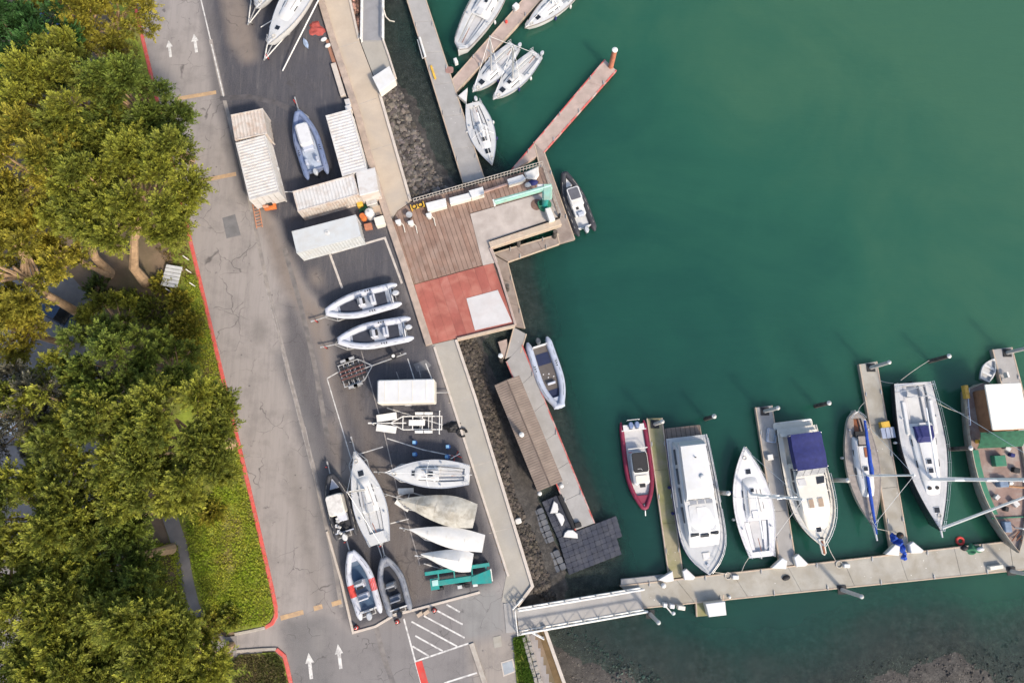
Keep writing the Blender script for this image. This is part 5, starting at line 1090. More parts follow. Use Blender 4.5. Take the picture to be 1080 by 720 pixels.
def trailer(label, front, back, w=1.5, z=0.5, m_=GALV, name='boat_trailer', bunks=True, tandem=False, jack=RED, group='boat trailers in the yard', bunkm=BLACK, tongue=1.3, fenders=True, vframe=False):
    """front: tongue tip pixel; back: rear end pixel"""
    a, b = W(*front, 0), W(*back, 0); d = a-b; L = d.length; c = (a+b)/2
    r = thing(name, label, 'trailer', (c.x, c.y, 0), math.atan2(d.y, d.x), group); x0, x1 = -L/2, L/2-tongue
    if vframe:
        for s in (1, -1): MB().tube([(x1-1.4, s*w/2, z+.05), (L/2-.15, s*.06, z)], .055, 6).build('a_frame', WPAINT, r); MB().tube([(x1-1.4, s*w/2, z), (x1-1.0, s*w*.2, z+1.0)], .05, 6).build('prop', WPAINT, r)
        MB().tube([(x1-.4, -w*.3, z+.03), (x1-.4, w*.3, z+.03)], .05, 6).build('cross_member', WPAINT, r)
        for s in (1, -1): MB().tube([(x1-2.6, s*w*.22, z), (x1-.6, s*w*.16, z+.15)], .12, 7).build('keel_bunk', ANTIF, r)
    for s in (1, -1): MB().tube([(x0, s*w/2, z), (x1-.9, s*w/2, z), (x1+.1, s*0.05, z-.02)], 0.05, 6).build('side_rail', m_, r)
    n = 5
    for i in range(n): x = lerp(x0+.05, x1-.9, i/(n-1)); MB().tube([(x, -w/2, z), (x, w/2, z)], 0.045, 6).build('cross_member', m_, r)
    MB().tube([(x1-1.2, 0, z), (L/2, 0, z)], 0.055, 6).build('tongue', m_, r); MB().box((L/2, 0, z+.03), (0.25, 0.12, 0.12)).build('coupling', m_, r)
    j = MB().tube([(L/2-.35, .12, 0.12), (L/2-.35, .12, z+.45)], 0.04, 7).build('jack', jack, r); MB().cyl((L/2-.35, .12, .1), .1, .06, 10, 'y').build('jack_wheel', BLACK, j)
    ax = [lerp(x0, x1, 0.36)] if not tandem else [lerp(x0, x1, .28), lerp(x0, x1, .45)]
    for x in ax:
        MB().tube([(x, -w/2-.25, .3), (x, w/2+.25, .3)], .04, 6).build('axle', m_, r)
        for s in (1, -1):
            wheel(r, x, s*(w/2+.22), .3)
            if fenders: MB().box((x, s*(w/2+.22), .66), (.8, .24, .04)).build('fender', m_, r)
    if bunks:
        for s in (1, -1): MB().box((lerp(x0, x1, .42), s*w*.28, z+.1), ((x1-x0)*.75, .12, .1)).build('bunk', bunkm, r)
    return r, L
# ---- inflatables on trailers
YZ = 0.62
rib('upper of the two pale grey inflatables on trailers by the pier', (343, 330), (421, 309.5), 2.5, YZ, TUBEW, mat('grey_blue_floor', (0.26, 0.29, 0.35), .7), rt=.3, motm=ENGINE, group='pale grey inflatables on trailers', aframe=True)
trailer('trailer under the upper pale grey inflatable by the pier', (331, 340), (418, 312), 1.4)
rib('lower of the two pale grey inflatables on trailers by the pier', (356, 360), (434.5, 345.5), 2.5, YZ, TUBEW, mat('grey_blue_floor', (0.26, 0.29, 0.35)), rt=.3, motm=ENGINE, group='pale grey inflatables on trailers', aframe=True)
trailer('trailer under the lower pale grey inflatable by the pier', (341, 367), (430, 349), 1.4)
rib('steel blue inflatable with grey covered console among the white containers', (314.5, 118), (335, 186), 2.55, YZ, TUBEB, mat('pale_blue_floor', (.36, .42, .52), .7), rt=.28, console=False, aframe=False, pads=(), marks=True, motors=1, motm=ENGINE, hullm=TUBEB, bowdeck=TUBEB)
r_ = bpy.data.objects['inflatable_boat.005']
MB().rbox((0.55, 0, 1.2), (2.3, 1.2, .7), .3, .15).build('console_cover', mat('grey_cover', (.52, .53, .55), .7, .07, 2, bump=.3, bscale=6), r_); MB().rbox((-.75, 0, 1.05), (.5, 1.0, .4), .1, .08).build('seat', TUBEG, r_); MB().box((-.42, 0, 1.38), (.22, .75, .08)).build('dash', BLACK, r_)
for y in (-.5, .5): MB().rbox((-2.0, y, 1.0), (.6, .3, .3), .1, .08).build('stern_seat', TUBEG, r_)
trailer('trailer under the steel blue inflatable among the containers', (313, 107), (334, 180), 1.4)
rib('grey inflatable with red side panels parked at the yard corner', (370.5, 580), (391, 650), 2.35, YZ, TUBEW, mat('slate_floor', (.10, .14, .2), .7), rt=.27, patches=(.34, .52, REDFAB), pads=((.16, .34), (.54, .76)), padm=mat('slate_pad', (.04, .075, .13), .7), motm=ENGINE, marks=False, aframe=True)
trailer('trailer under the grey inflatable with red panels', (366, 566), (390, 648), 1.3)
rib('weathered dark grey inflatable beside the one with red panels', (405, 587), (422.5, 647), 2.3, YZ, TUBEM, mat('charcoal_floor', (.035, .037, .045), .8), rt=.26, pads=(), motm=ENGBLK, consm=mat('dark_console', (.12, .125, .14), .6), seatm=TUBEM, aframe=False, marks=False)
trailer('trailer under the weathered dark grey inflatable', (403, 570), (421, 645), 1.3)
r_, L_ = rib('dark-tubed inflatable with white wheelhouse roof and cluttered stern at the road edge', (349, 499), (365.5, 567), 2.2, YZ, TUBED, mat('charcoal_floor', (.035, .037, .045)), rt=.24, console=False, pads=(), aframe=False, motors=1, motm=WHITE, marks=False, bowdeck=TUBEW, hullm=TUBEG)
MB().rbox((.1, 0, 1.25), (1.75, 1.35, 1.1), .25, .1).build('wheelhouse', CREAM, r_); MB().rbox((.1, 0, 1.85), (1.65, 1.25, .06), .25, .02).build('roof', mat('weathered_white', (.56, .55, .53), .7, .15, 3, stain=(.35, .33, .32), sfac=.6, sscale=2), r_)
for i in range(9): MB().rbox((-1.1-.16*i, random.uniform(-.45, .45), 1.0+random.uniform(0, .3)), (.3, .22, .25), .06, .04, rz=i).build('deck_gear', (WHITE, GALV, BLACK)[i % 3], r_)
MB().rbox((-1.0, -.2, 1.0), (.7, .8, .5), .1, .06).build('engine_box', TUBEW, r_)
trailer('trailer under the dark-tubed inflatable at the road edge', (347, 488), (365, 566), 1.2)
# ---- sailboats on trailers and stands
YS = 1.15
sailboat('white keelboat on a trailer, bow pointing up the yard, left of the covered boats', (375, 476), (400.5, 573), 2.75, zw=YS, f0=.85, f1=.2, cab=(.34, .72, .52, .24), hatches=((.76, .45),), mast=(.58, 6.5), spread=0, boom=2.8, mastm=GALV, tr=.62, tm=.4, p=1.75, keel=.75, well=(.12, .36, .55, .3), wm=NONSKID)
trailer('trailer under the white keelboat in the middle of the yard', (372, 462), (398, 560), 1.6, jack=GALV)
sailboat('white keelboat lying across the yard with its boom over the deck', (407, 498), (495, 500.5), 2.35, zw=YS, f0=.8, f1=.12, cab=(.36, .66, .5, .2), hatches=((.66, .4), (.46, .4)), mast=(.5, .9), spread=0, boom=3.3, mastm=GALV, tr=.68, tm=.38, keel=.75)
trailer('trailer under the white keelboat lying across the yard', (397, 497.5), (492, 501), 1.5, jack=GALV)
def covered(label, bow, stern, B, zw, tarp, peak=.35, tr=.6, tm=.45, p=2.0, f0=.7, sag=0.0, name='covered_boat', hullm=WHITE):
    r, L = axis_thing(name, label, 'covered boat', bow, stern, zw+f0, zw); h = Hull(L, B, tr, tm, p, f0, .1, .35, .5)
    h.hull().build('hull', hullm, r, True); rings = []
    for i in range(19):
        t = i/18; w = h.w(t)+.03; z = h.z(t); k = peak*math.sin(math.pi*min(1, .12+.85*t))*(1-.15*math.sin(t*17)*(.5+sag)); x = h.x(t)
        rings.append([(x, -w, z-.22-.06*math.sin(i*2.1)), (x, -w*1.0, z+.04), (x, -w*.55, z+k*.62-.05*sag*math.sin(i*1.7)), (x, 0, z+k), (x, w*.55, z+k*.62-.05*sag*math.cos(i*1.3)), (x, w, z+.04), (x, w, z-.22-.06*math.cos(i*1.9))])
    c = MB().loft(rings, True, True, True).build('cover', tarp, r, True)
    for t in (.25, .5, .75): MB().tube([(h.x(t), -h.w(t)*1.04, h.z(t)-.1), (h.x(t), 0, h.z(t)+peak*1.02), (h.x(t), h.w(t)*1.04, h.z(t)-.1)], .015, 4).build('tie_strap', ROPE, c)
    return r, h
covered('boat under a mildewed beige tarpaulin, wide stern to the promenade', (420, 527), (501, 544), 2.45, YS-.2, TARPG, .55, tr=.78, tm=.3, p=1.6, sag=1.0)
trailer('trailer with two white boards under the mildewed tarpaulin boat', (405, 520), (497, 545), 1.4, jack=GALV)
for x, y, a, lb in ((428, 517.5, 2, 'upper white board by the bow of the mildewed covered boat'), (424.5, 532.5, -32, 'lower slanted white board by the bow of the mildewed covered boat')):
    o = MB().box((0, 0, .35), (1.35, .5, .06), 0, .01).build('white_board', WPAINT, None, False, W(x, y, .35), R(a)); o.location.z = 0; tag(o, lb, 'board', 'loose white boards')
covered('slim white covered dinghy third from the bottom of the yard row', (432, 558), (510, 573), 1.7, YS-.3, TARPW, .3, tr=.8, tm=.4, p=1.5, f0=.6)
trailer('trailer under the slim white covered dinghy', (424, 556), (505, 573), 1.1, jack=GALV, fenders=False)
covered('short white covered dinghy with triangular bow above the teal cradle', (444, 584), (498, 593), 1.75, YS-.35, TARPW, .5, tr=.8, tm=.25, p=1.3, f0=.6)
trailer('trailer under the short white covered dinghy', (440, 585), (495, 593), 1.1, jack=GALV, fenders=False)
sailboat('white keelboat with blue underside on a trailer at the top edge', (283, 48), (333, -38), 2.7, zw=1.5, f0=.85, f1=.15, cab=(.3, .7, .5, .22), hatches=((.8, .4),), mast=None, tr=.7, tm=.4, p=2.0, keel=1.2, fk=.5)
r_, L_ = trailer('long pale trailer with red jack under the blue-bottomed keelboat', (281, 66), (332, -34), 2.1, jack=RED, tongue=2.4, vframe=True)
sailboat('white keelboat on a trailer cut off by the top edge, leftmost', (271, 10), (298, -60), 2.4, zw=1.5, f0=.8, f1=.15, cab=(.3, .7, .5, .2), mast=None, hatches=((.8, .4),), tr=.7, tm=.4, p=2.2, keel=1.2)
trailer('long pale trailer under the leftmost keelboat at the top edge', (264, 29), (299, -52), 2.1, jack=GALV, tongue=2.4, vframe=True)
o = MB().tube([W(298, 75, .4), W(337, -2, 2.2), W(345, -18, 2.5)], [.06, .07, .07], 8).build('lowered_mast', WPAINT, None, True); tag(o, 'long white mast lowered beside the blue-bottomed keelboat', 'mast')
o = MB().tube([W(293, 18, .55), W(275, 29, .45)], .05, 7).build('spare_boom', WPAINT); tag(o, 'short white pole between the two keelboat trailers at the top', 'pole')
# underside blue cradle boards
# ---- empty trailers
r_, L_ = trailer('empty galvanised boat trailer with dark bunks and spare wheel', (428, 374), (361, 398), 2.0, jack=GALV, tongue=3.2, fenders=True, tandem=True)
for s in (-.35, 0, .35): MB().box((-L_/2+1.1, s, .62), (2.2, .1, .1)).build('bunk', mat('red_brown_bunk', (.12, .05, .045), .8), r_)
sp = MB().cyl((L_/2-1.0, 0.1, .75), .28, .2, 16).build('spare_wheel', BLACK, r_, True); MB().cyl((L_/2-1.0, .1, .77), .15, .2, 12).build('rim', WPAINT, sp, True)
r_, L_ = trailer('white-painted empty trailer with two white ramp boards', (391, 446.5), (467, 446), 1.15, m_=WPAINT, jack=WPAINT, bunks=False, tongue=2.0, tandem=True)
for s in (1, -1): MB().box((L_/2-1.5, s*.5, .62), (1.75, .62, .06), s*-.14).build('ramp_board', WPAINT, r_)
MB().box((-L_/2+2.2, 0, .62), (1.4, .5, .06)).build('centre_board', WPAINT, r_); MB().tube([(-L_/2+.2, -1.0, .55), (-L_/2+.2, -1.0, 1.0), (-L_/2+.2, 1.0, 1.0), (-L_/2+.2, 1.0, .55)], .045, 6).build('rear_guide', WPAINT, r_)
# ---- box trailer
a, b = W(397.5, 413, 2.2), W(458, 411.5, 2.2); d = b-a; c0 = (a+b)/2
r_ = thing('box_trailer', 'cream white box trailer with rounded roof corners', 'trailer', (c0.x, c0.y, 0), math.atan2(d.y, d.x)); L_ = d.length
MB().rbox((0, 0, 1.25), (L_, 2.05, 1.8), .16, .08).build('body', CREAM, r_); MB().rbox((0, 0, 2.19), (L_*.97, 1.95, .1), .16, .04).build('roof', WHITE, r_)
for i in range(4): MB().box((-L_*.36+L_*.24*i, 0, 2.25), (.05, 1.8, .025)).build('roof_rib', CREAM, r_)
MB().tube([(L_/2, 0, .45), (L_/2+1.1, 0, .45)], .05, 6).build('tongue', GALV, r_)
for s in (1, -1):
    wheel(r_, -.3, s*.92, .3); wheel(r_, .5, s*.92, .3)
MB().box((0, -1.05, .55), (.6, .12, .12)).build('step', GALV, r_)
# ---- containers
def container(label, roof, m_, h=2.3, name='shipping_container', vent=False, roofm=None):
    q = PX(roof, h); c = sum(q, Vector())/4; e1 = ((q[1]-q[0])+(q[2]-q[3]))/2; e2 = ((q[3]-q[0])+(q[2]-q[1]))/2
    L, w = e1.length, e2.length; ang = math.atan2(e1.y, e1.x)
    if w > L: L, w = w, L; ang = math.atan2(e2.y, e2.x)
    r = thing(name, label, 'container', (c.x, c.y, 0), ang)
    rm = roofm or m_; n = int(L/.30); rings = []
    for i in range(n):
        x0 = -L/2+.08+(L-.16)*i/n; k = (L-.16)/n
        for u, z in ((0, 0), (.5, 0), (.6, .04), (.9, .04)): rings.append([(x0+u*k, -w/2+.07, h-.07+z), (x0+u*k, w/2-.07, h-.07+z), (x0+u*k, w/2-.07, h-.16), (x0+u*k, -w/2+.07, h-.16)])
    MB().loft(rings).build('roof', rm, r)
    for s in (1, -1):
        rings = []
        for i in range(int(L/.28)):
            x0 = -L/2+.1+(L-.2)*i/int(L/.28); k = (L-.2)/int(L/.28)
            for u, dy in ((0, 0), (.35, 0), (.5, -.045), (.85, -.045)): rings.append([(x0+u*k, s*(w/2-.02+dy), .16), (x0+u*k, s*(w/2-.02+dy), h-.12), (x0+u*k, s*(w/2-.12), h-.12), (x0+u*k, s*(w/2-.12), .16)])
        MB().loft(rings).build('side_wall', m_, r)
        MB().box((0, s*(w/2-.05), h-.06), (L, .1, .12)).build('top_rail', m_, r); MB().box((0, s*(w/2-.05), .09), (L, .1, .16)).build('bottom_rail', m_, r)
        MB().box((s*(L/2-.05), 0, h-.06), (.1, w-.2, .12)).build('end_rail', m_, r); ew = MB().box((s*(L/2-.06), 0, h/2), (.06, w-.2, h-.3)).build('end_door' if s > 0 else 'end_wall', m_, r)
        for t in (1, -1): MB().box((s*(L/2-.06), t*(w/2-.06), h/2), (.13, .13, h+.01)).build('corner_post', m_, r)
        if s > 0:
            for y in (-.7, -.25, .25, .7): MB().tube([(L/2+.0, y*w/2.44, .2), (L/2+.0, y*w/2.44, h-.2)], .025, 6).build('lock_bar', GALV, ew)
    MB().box((0, 0, .2), (L-.2, w-.2, .1)).build('floor', GALV, r)
    return r, L, w
container('short cream container at the upper end of the left container pair', [(243, 121.5), (276.5, 114), (282, 141), (248, 147.5)], CONT1)
container('long white corrugated container standing along the road below the short cream one', [(248, 149.5), (280, 143.5), (294.5, 203), (263, 210.5)], CONT2)
container('white corrugated container lying across the yard above the smooth grey one', [(308, 201), (373, 184.5), (378.5, 204), (314.5, 224)], CONT1, roofm=CONT2)
r_, L_, w_ = container('smooth grey-white container lowest of the group with a round roof vent', [(307, 244.5), (374, 226.5), (382, 249), (313.5, 266.5)], CONT3)
MB().box((0, 0, 2.295), (L_-.14, w_-.14, .02)).build('roof_sheet', CONT3, r_); vv = MB().cyl((0.1, .1, 2.34), .22, .08, 14).build('roof_vent', WHITE, r_); MB().cyl((.1, .1, 2.39), .1, .05, 10).build('vent_cap', GALV, vv)
container('long white corrugated container next to the promenade wall', [(344, 121), (368.5, 116), (388, 178.5), (360, 186)], CONT2)
q = PX([(375.5, 182), (395, 177), (399, 201), (379.5, 206)], 2.3); c0 = sum(q, Vector())/4
r_ = thing('storage_shed', 'square pale flat-roofed shed wedged beside the promenade wall', 'shed', (c0.x, c0.y, 0)); MB().prism(rel(q, c0), 0, 2.2).build('wall', CONT1, r_); MB().prism([(x*1.03, y*1.03) for x, y in rel(q, c0)], 2.202, 2.32, .03).build('roof', CONT2, r_)
for pts, z, lb in (([(363, 105), (368, 104), (370, 110), (365, 112)], .8, 'small white crate above the long container by the wall, upper'), ([(363.5, 112), (369, 110.5), (371, 115), (365, 117)], 1.0, 'small white crate above the long container by the wall, lower')):
    q = PX(pts, z); c0 = sum(q, Vector())/4; r_ = thing('crate', lb, 'crate', (c0.x, c0.y, 0)); MB().prism(rel(q, c0), 0, z-.06).build('body', CONT1, r_); MB().prism([(x*1.04, y*1.04) for x, y in rel(q, c0)], z-.058, z, .02).build('lid', CONT2, r_)
# clutter by the containers
def simple(name, label, cat, px, py, mb, m_, z=0.0, rz=0.0, smooth=False, group=None):
    o = mb.build(name, m_, None, smooth, W(px, py, z), rz); return tag(o, label, cat, group)
def drum(px, py, r, h, m_, label, name='barrel', z=0.0):
    v = W(px, py, z); t = thing(name, label, 'barrel', v); MB().tube([(0, 0, 0), (0, 0, h*.33), (0, 0, h*.34), (0, 0, h*.36), (0, 0, h)], [r, r, r*1.05, r, r*.97], 14).build('body', m_, t, True); MB().cyl((0, 0, h+.012), r*.9, .02, 14).build('lid', m_, t); return t
t = thing('water_tank', 'round white domed tank in the clutter beside the promenade wall', 'tank', W(391.5, 228)); MB().cyl((0, 0, .5), .42, 1.0, 18).build('body', WHITE, t, True); MB().ball((0, 0, 1.0), (.42, .42, .2), 18, 5, 0).build('dome', WHITE, t, True); MB().cyl((0, 0, 1.22), .1, .06, 10).build('cap', GALV, t)
simple('crate', 'grey machine box beside the white domed tank', 'box', 393, 215, MB().rbox((0, 0, .4), (1.0, .8, .8), .08, .04), GALV, 0, .3)
simple('crate', 'cream cabinet below the white domed tank', 'cabinet', 402, 236, MB().rbox((0, 0, .45), (.9, .8, .9), .05, .03), CREAM, 0, .3)
simple('crate', 'yellow box beside the storage shed', 'box', 380, 214, MB().rbox((0, 0, .3), (.55, 1.1, .6), .05, .03), YELLOW, 0, .25)
simple('tarp_heap', 'dark green tarp heap beside the white domed tank', 'tarp', 386, 219, heap(.6, .45, .45, 50), GREENC, 0, .6, True)
simple('pallet', 'pale timber pallet leaning by the promenade wall', 'pallet', 400, 222, MB().box((0, 0, .08), (1.1, .9, .14), 0, .01), LUMBER, 0, .3)
drum(384, 231, .28, .85, ORANGE, 'rust-orange barrel beside the grey-white container')
simple('crate', 'terracotta planter box by the grey-white container end', 'planter', 389, 240, MB().rbox((0, 0, .22), (.7, .55, .45), .06, .03), mat('terracotta', (.36, .15, .09), .8, .15, 3), 0, .2)
simple('pipe', 'white pipe on the ground between the blue inflatable and the containers', 'pipe', 300, 203, MB().tube([(-1.1, 0, .06), (0, .02, .06), (1.1, -.02, .06)], .05, 7), WPAINT, 0, .06)
simple('ball_buoy', 'white round buoy beside the long white container', 'buoy', 292.5, 180, MB().ball((0, 0, .3), .3), WHITE, 0, 0, True)
t = thing('ladder', 'orange ladder lying beside the long white container', 'ladder', W(272, 228), R(103))
for s in (1, -1): MB().tube([(-1.2, s*.27, .1), (1.2, s*.27, .1)], .05, 6).build('rail', mat('dusty_orange', (.42, .2, .12), .7, .2, 3), t)
for i in range(8): MB().tube([(-1.05+.3*i, -.27, .1), (-1.05+.3*i, .27, .1)], .035, 5).build('rung', mat('dusty_orange', (.42, .2, .12)), t)
t = thing('generator', 'orange generator with dark engine beside the ladder', 'generator', W(285.5, 217), R(10)); MB().rbox((0, 0, .18), (1.1, .9, .3), .06, .03).build('frame', ORANGE, t); MB().rbox((0, .1, .5), (.6, .5, .4), .08, .05).build('engine', BLACK, t); MB().cyl((-.3, -.2, .5), .16, .5, 10, 'x').build('tank', mat('dusty_orange', (.42, .2, .12)), t)
simple('tarp_heap', 'crumpled white sheet draped off the end of the long white container', 'tarp', 283, 211, heap(.75, .35, .5, 50), TARPW, 0, .3, True)
simple('pole_bundle', 'bundle of dark poles at the corner of the short cream container', 'poles', 286, 152, MB().tube([(-.5, 0, .1), (.5, .1, .7)], .06, 6).tube([(-.5, .2, .1), (.5, .3, .5)], .05, 6).tube([(-.5, -.2, .1), (.4, -.1, .5)], .05, 6), mat('dark_pole', (.1, .09, .12), .6), 0, 2.0)
# items near the top trailers
simple('kayak', 'small blue and white kayak on the ground near the top trailers', 'kayak', 323, 47, MB().loft([[(x, -w, .25), (x, 0, .02), (x, w, .25), (x, 0, .36)] for x, w in ((-.8, .02), (-.4, .24), (0, .3), (.4, .24), (.8, .02))]), mat('pale_blue_hull', (.3, .38, .52), .4, .3, 3), 0, 2.0, True).scale = (.75, .75, .75)
simple('tarp_heap', 'crumpled red tarp beside the lowered mast', 'tarp', 334, 31, heap(.7, .9, .3, 50), mat('dull_red_tarp', (.33, .07, .06), .85, .3, 3), 0, .8, True)
for x, y, lb in ((342, 43, 'white oblong float by the low wall, upper'), (346.5, 49.5, 'white oblong float by the low wall, lower')): simple('oblong_float', lb, 'float', x, y, MB().ball((0, 0, .2), (.34, .2, .2)), WHITE, 0, .5, True)
simple('plank_stack', 'rusty brown timber strip along the low wall', 'timber', 352, 62, MB().box((0, 0, .05), (4.2, .5, .1)), mat('rusty_timber', (.30, .15, .10), .85, .25, 2), 0, R(-72))
simple('concrete_block', 'long pale concrete block against the low wall near the crates', 'block', 357.5, 86, MB().box((0, 0, .2), (3.6, .5, .4), 0, .03), COPING, 0, R(-72))
# ---- black heap, stands, barrier
t = thing('black_tarp_heap', 'crumpled heap of black tarps and hoses by the promenade edge', 'tarp', W(477, 450))
for i, (x, y, a, b_, h_) in enumerate(((-.75, .25, .75, .5, .45), (.15, -.1, .8, .45, .5), (.9, -.45, .6, .4, .35))): heap(a, b_, h_, 40+i).build('tarp_fold', TARPK, t, True)
for k in range(3): MB().tube([(.6+.45*math.cos(a)*(.7+.12*k)+.3, -.5+.4*math.sin(a)*(.7+.12*k), .08+.06*k) for a in [2*math.pi*i/14 for i in range(13)]], .06, 6).build('hose_coil', BLACK, t, True)
for x, y, w in ((437.5, 466.5, 'upper left'), (437.5, 479, 'lower left'), (472.5, 471, 'upper right'), (471.5, 481.5, 'lower right')):
    t = thing('jack_stand', 'small blue stand on the dark bay, %s of four' % w, 'stand', W(x, y), 0, 'blue stands'); MB().tube([(0, 0, 0), (0, 0, .3)], [.24, .1], 8).build('base', BLUEPAINT, t); MB().cyl((0, 0, .4), .06, .25, 8).build('screw', GALV, t); MB().box((0, 0, .54), (.26, .26, .05)).build('pad', mat('pale_blue_pad', (.2, .4, .6), .7), t)
t = thing('barrier', 'small red and white folding barrier at the promenade edge', 'barrier', W(481, 481), .5)
for s in (1, -1): MB().tube([(s*.35, -.3, 0), (s*.1, 0, .8), (s*.35, .3, 0)], .035, 6).build('leg', RED, t)
MB().box((0, 0, .7), (.9, .06, .25)).build('board', WPAINT, t)
# ---- teal cradle
a, b = W(449, 611, .8), W(517, 601, .8); d = b-a; c0 = (a+b)/2; L_ = d.length
t = thing('teal_work_cradle', 'long teal painted steel boat cradle at the bottom of the yard', 'cradle', (c0.x, c0.y, 0), math.atan2(d.y, d.x))
MB().box((0, .5, .95), (L_, .3, .16), 0, .02).build('long_beam', TEAL, t); MB().box((.45, -.4, .75), (L_-.9, .45, .3), 0, .04).build('long_beam', TEAL, t)
for x in (-L_*.3, -.3, L_*.22, L_*.44): MB().box((x, 0, .8), (.1, 1.0, .12)).build('cross_beam', TEAL, t)
MB().box((-L_*.37, -.45, .8), (.7, .9, .1)).build('end_plate', TEAL, t); MB().box((-L_*.36, -.35, .9), (.5, .45, .1)).build('control_box', mat('pale_teal', (.35, .55, .52), .6), t)
MB().loft([[(L_*.2, -.9, .7), (L_*.2, -.3, .7), (L_*.2, -.3, .95), (L_*.2, -.9, .95)], [(L_*.5, -1.0, .75), (L_*.5, .1, .75), (L_*.5, .1, 1.05), (L_*.5, -1.0, 1.05)]]).build('flared_end', TEAL, t)
for x in (-L_*.3, L_*.05, L_*.3):
    for y in (.5, -.95): wheel(t, x, y, .28, .28, .2)
for x, mm in ((L_*.0, GALV), (L_*.12, BLACK), (L_*.24, WHITE)): MB().rbox((x, -1.0, .45), (.4, .3, .3), .05, .03).build('equipment_box', mm, t)
MB().tube([(L_/2+.05, -.9, .7), (L_/2+.05, .1, .7), (L_/2+.05, .1, 1.3)], .05, 6).build('end_rail', WPAINT, t)
drum(513, 594, .2, .5, BLACK, 'small black bin behind the teal cradle', 'bin')
for x, y, lb in ((419, 655, 'red traffic cone pile beside the striped bay, left'), (458, 643, 'red traffic cone pile above the striped bay'), (376, 661, 'red traffic cone at the yard corner')):
    t = thing('traffic_cone', lb, 'cone', W(x, y), random.random()); MB().box((0, 0, .03), (.42, .42, .06)).build('base', BLACK, t); MB().tube([(0, 0, .06), (0, 0, .7)], [.17, .04], 12).build('body', REDFAB, t, True); MB().tube([(0, 0, .34), (0, 0, .48)], [.122, .092], 12).build('band', WPAINT, t, True)
for x, y in ((443, 647), (450, 645)):
    simple('timber_block', 'brown timber block against the yard kerb, %s of two' % ('left' if x < 446 else 'right'), 'block', x, y, MB().box((0, 0, .12), (.5, .3, .24), .3, .02), LUMBER, 0, .3, False, 'timber blocks')
# ================================================================ PIER EQUIPMENT
def locker(pts, z, label, mb_=WHITE, base=DECKZ):
    q = PX(pts, z); c = sum(q, Vector())/len(q); t = thing('dock_locker', label, 'locker', (c.x, c.y, base), 0); H = z-base
    MB().prism(rel(q, c), 0, H-.1).build('body', CREAM, t); MB().prism([(x*1.03, y*1.04) for x, y in rel(q, c)], H-.098, H, .04).build('lid', mb_, t)
    return t
locker([(449, 214), (469.5, 209), (471, 217), (451.5, 222.5)], .75, 'long white locker by the railing, leftmost on the pier')
locker([(474, 208.5), (495.5, 203), (497, 209), (475, 215)], .75, 'long white locker by the railing, second from the left')
locker([(494.5, 201), (509, 197), (510.5, 204), (497.5, 208)], 1.0, 'squarish white locker by the railing, third from the left')
locker([(535, 189), (551, 184), (554.5, 188), (551, 191), (537, 195)], .7, 'white round-ended locker by the railing near the crane')
t = thing('pier_beam', 'pale low timber beam lying along the planks behind the crane jib', 'beam', W(522, 199, DECKZ), math.atan2((W(536, 194)-W(509, 203)).y, (W(536, 194)-W(509, 203)).x)); MB().box((0, 0, .1), ((W(536, 194)-W(509, 203)).length, .2, .2), 0, .02).build('timber', mat('pink_timber', (.5, .34, .28), .8), t)
t = thing('folded_sail', 'white triangular folded sail lying in the pier corner', 'sail', W(562, 185, DECKZ), .3); MB().prism([(-.75, .4), (.75, .65), (.55, -.2), (.1, -.6), (-.7, -.2)], 0, .35, .12).build('cloth', TARPW, t)
t = thing('blue_bundle', 'dark blue and white bundle between folded sail and crane', 'bundle', W(560, 193.5, DECKZ), .2); MB().ball((.2, 0, .05), (.5, .3, .3), 10, 4, 0).build('blue_cloth', NAVY, t, True); MB().ball((-.3, -.1, .05), (.35, .25, .25), 10, 4, 0).build('white_cloth', TARPW, t, True)
# crane
cb = W(574.5, 217, DECKZ); t = thing('jib_crane', 'mint green jib crane with long horizontal boom at the pier corner', 'crane', cb)
MB().cyl((0, 0, .12), .62, .2, 20).build('base_plate', GREENP, t, True); MB().cyl((0, 0, 1.2), .3, 2.2, 16).build('column', TEAL, t, True)
def lz(x, y, z): v = W(x, y, z); return Vector((v.x-cb.x, v.y-cb.y, z-DECKZ))
j0, j1 = lz(582, 196.5, 2.6), lz(521, 213.5, 2.6); d = j1-j0; rzj = math.atan2(d.y, d.x); mid = (j0+j1)/2
bm_ = MB().box((mid.x, mid.y, mid.z), (d.length, .42, .32), rzj, .04).build('boom', MINT, t); MB().box((mid.x, mid.y, mid.z+.19), (d.length*.98, .12, .05), rzj).build('boom_flange', mat('pale_mint', (.42, .6, .54), .5), bm_)
MB().box((j1.x, j1.y, j1.z-.1), (.14, .5, .5), rzj).build('boom_end', WPAINT, bm_); MB().tube([(j1.x, j1.y, j1.z-.2), (j1.x, j1.y, j1.z-1.5)], .02, 5).build('hoist_cable', BLACK, bm_)
hd = lz(577, 204, 2.5); MB().loft([[(x*.3, y*.3, 2.2) for x, y in ((-1, -1), (1, -1), (1, 1), (-1, 1))], [(hd.x+x*.45, hd.y+y*.5, 2.5) for x, y in ((-1, -1), (1, -1), (1, 1), (-1, 1))], [(hd.x+x*.3, hd.y+y*.75, 2.75) for x, y in ((-1, -1), (1, -1), (1, 1), (-1, 1))]]).build('slewing_head', MINT, t)
hb = lz(571, 198, 2.5); MB().rbox((hb.x, hb.y, 2.35), (.8, .6, .5), .08, .05).build('winch_box', WHITE, t)
for k in range(3): MB().tube([(-.35+.3*math.cos(a), .1+.28*math.sin(a), .25+.07*k) for a in [2*math.pi*i/14 for i in range(15)]], .05, 6).build('hose_coil', GREENP, t, True)
MB().cyl((-.75, .1, .03), .55, .03, 18).build('dark_disc', mat('dark_brown_disc', (.16, .1, .08), .8, .3, 3), t)  # thin dark brown disc on the deck left of the column
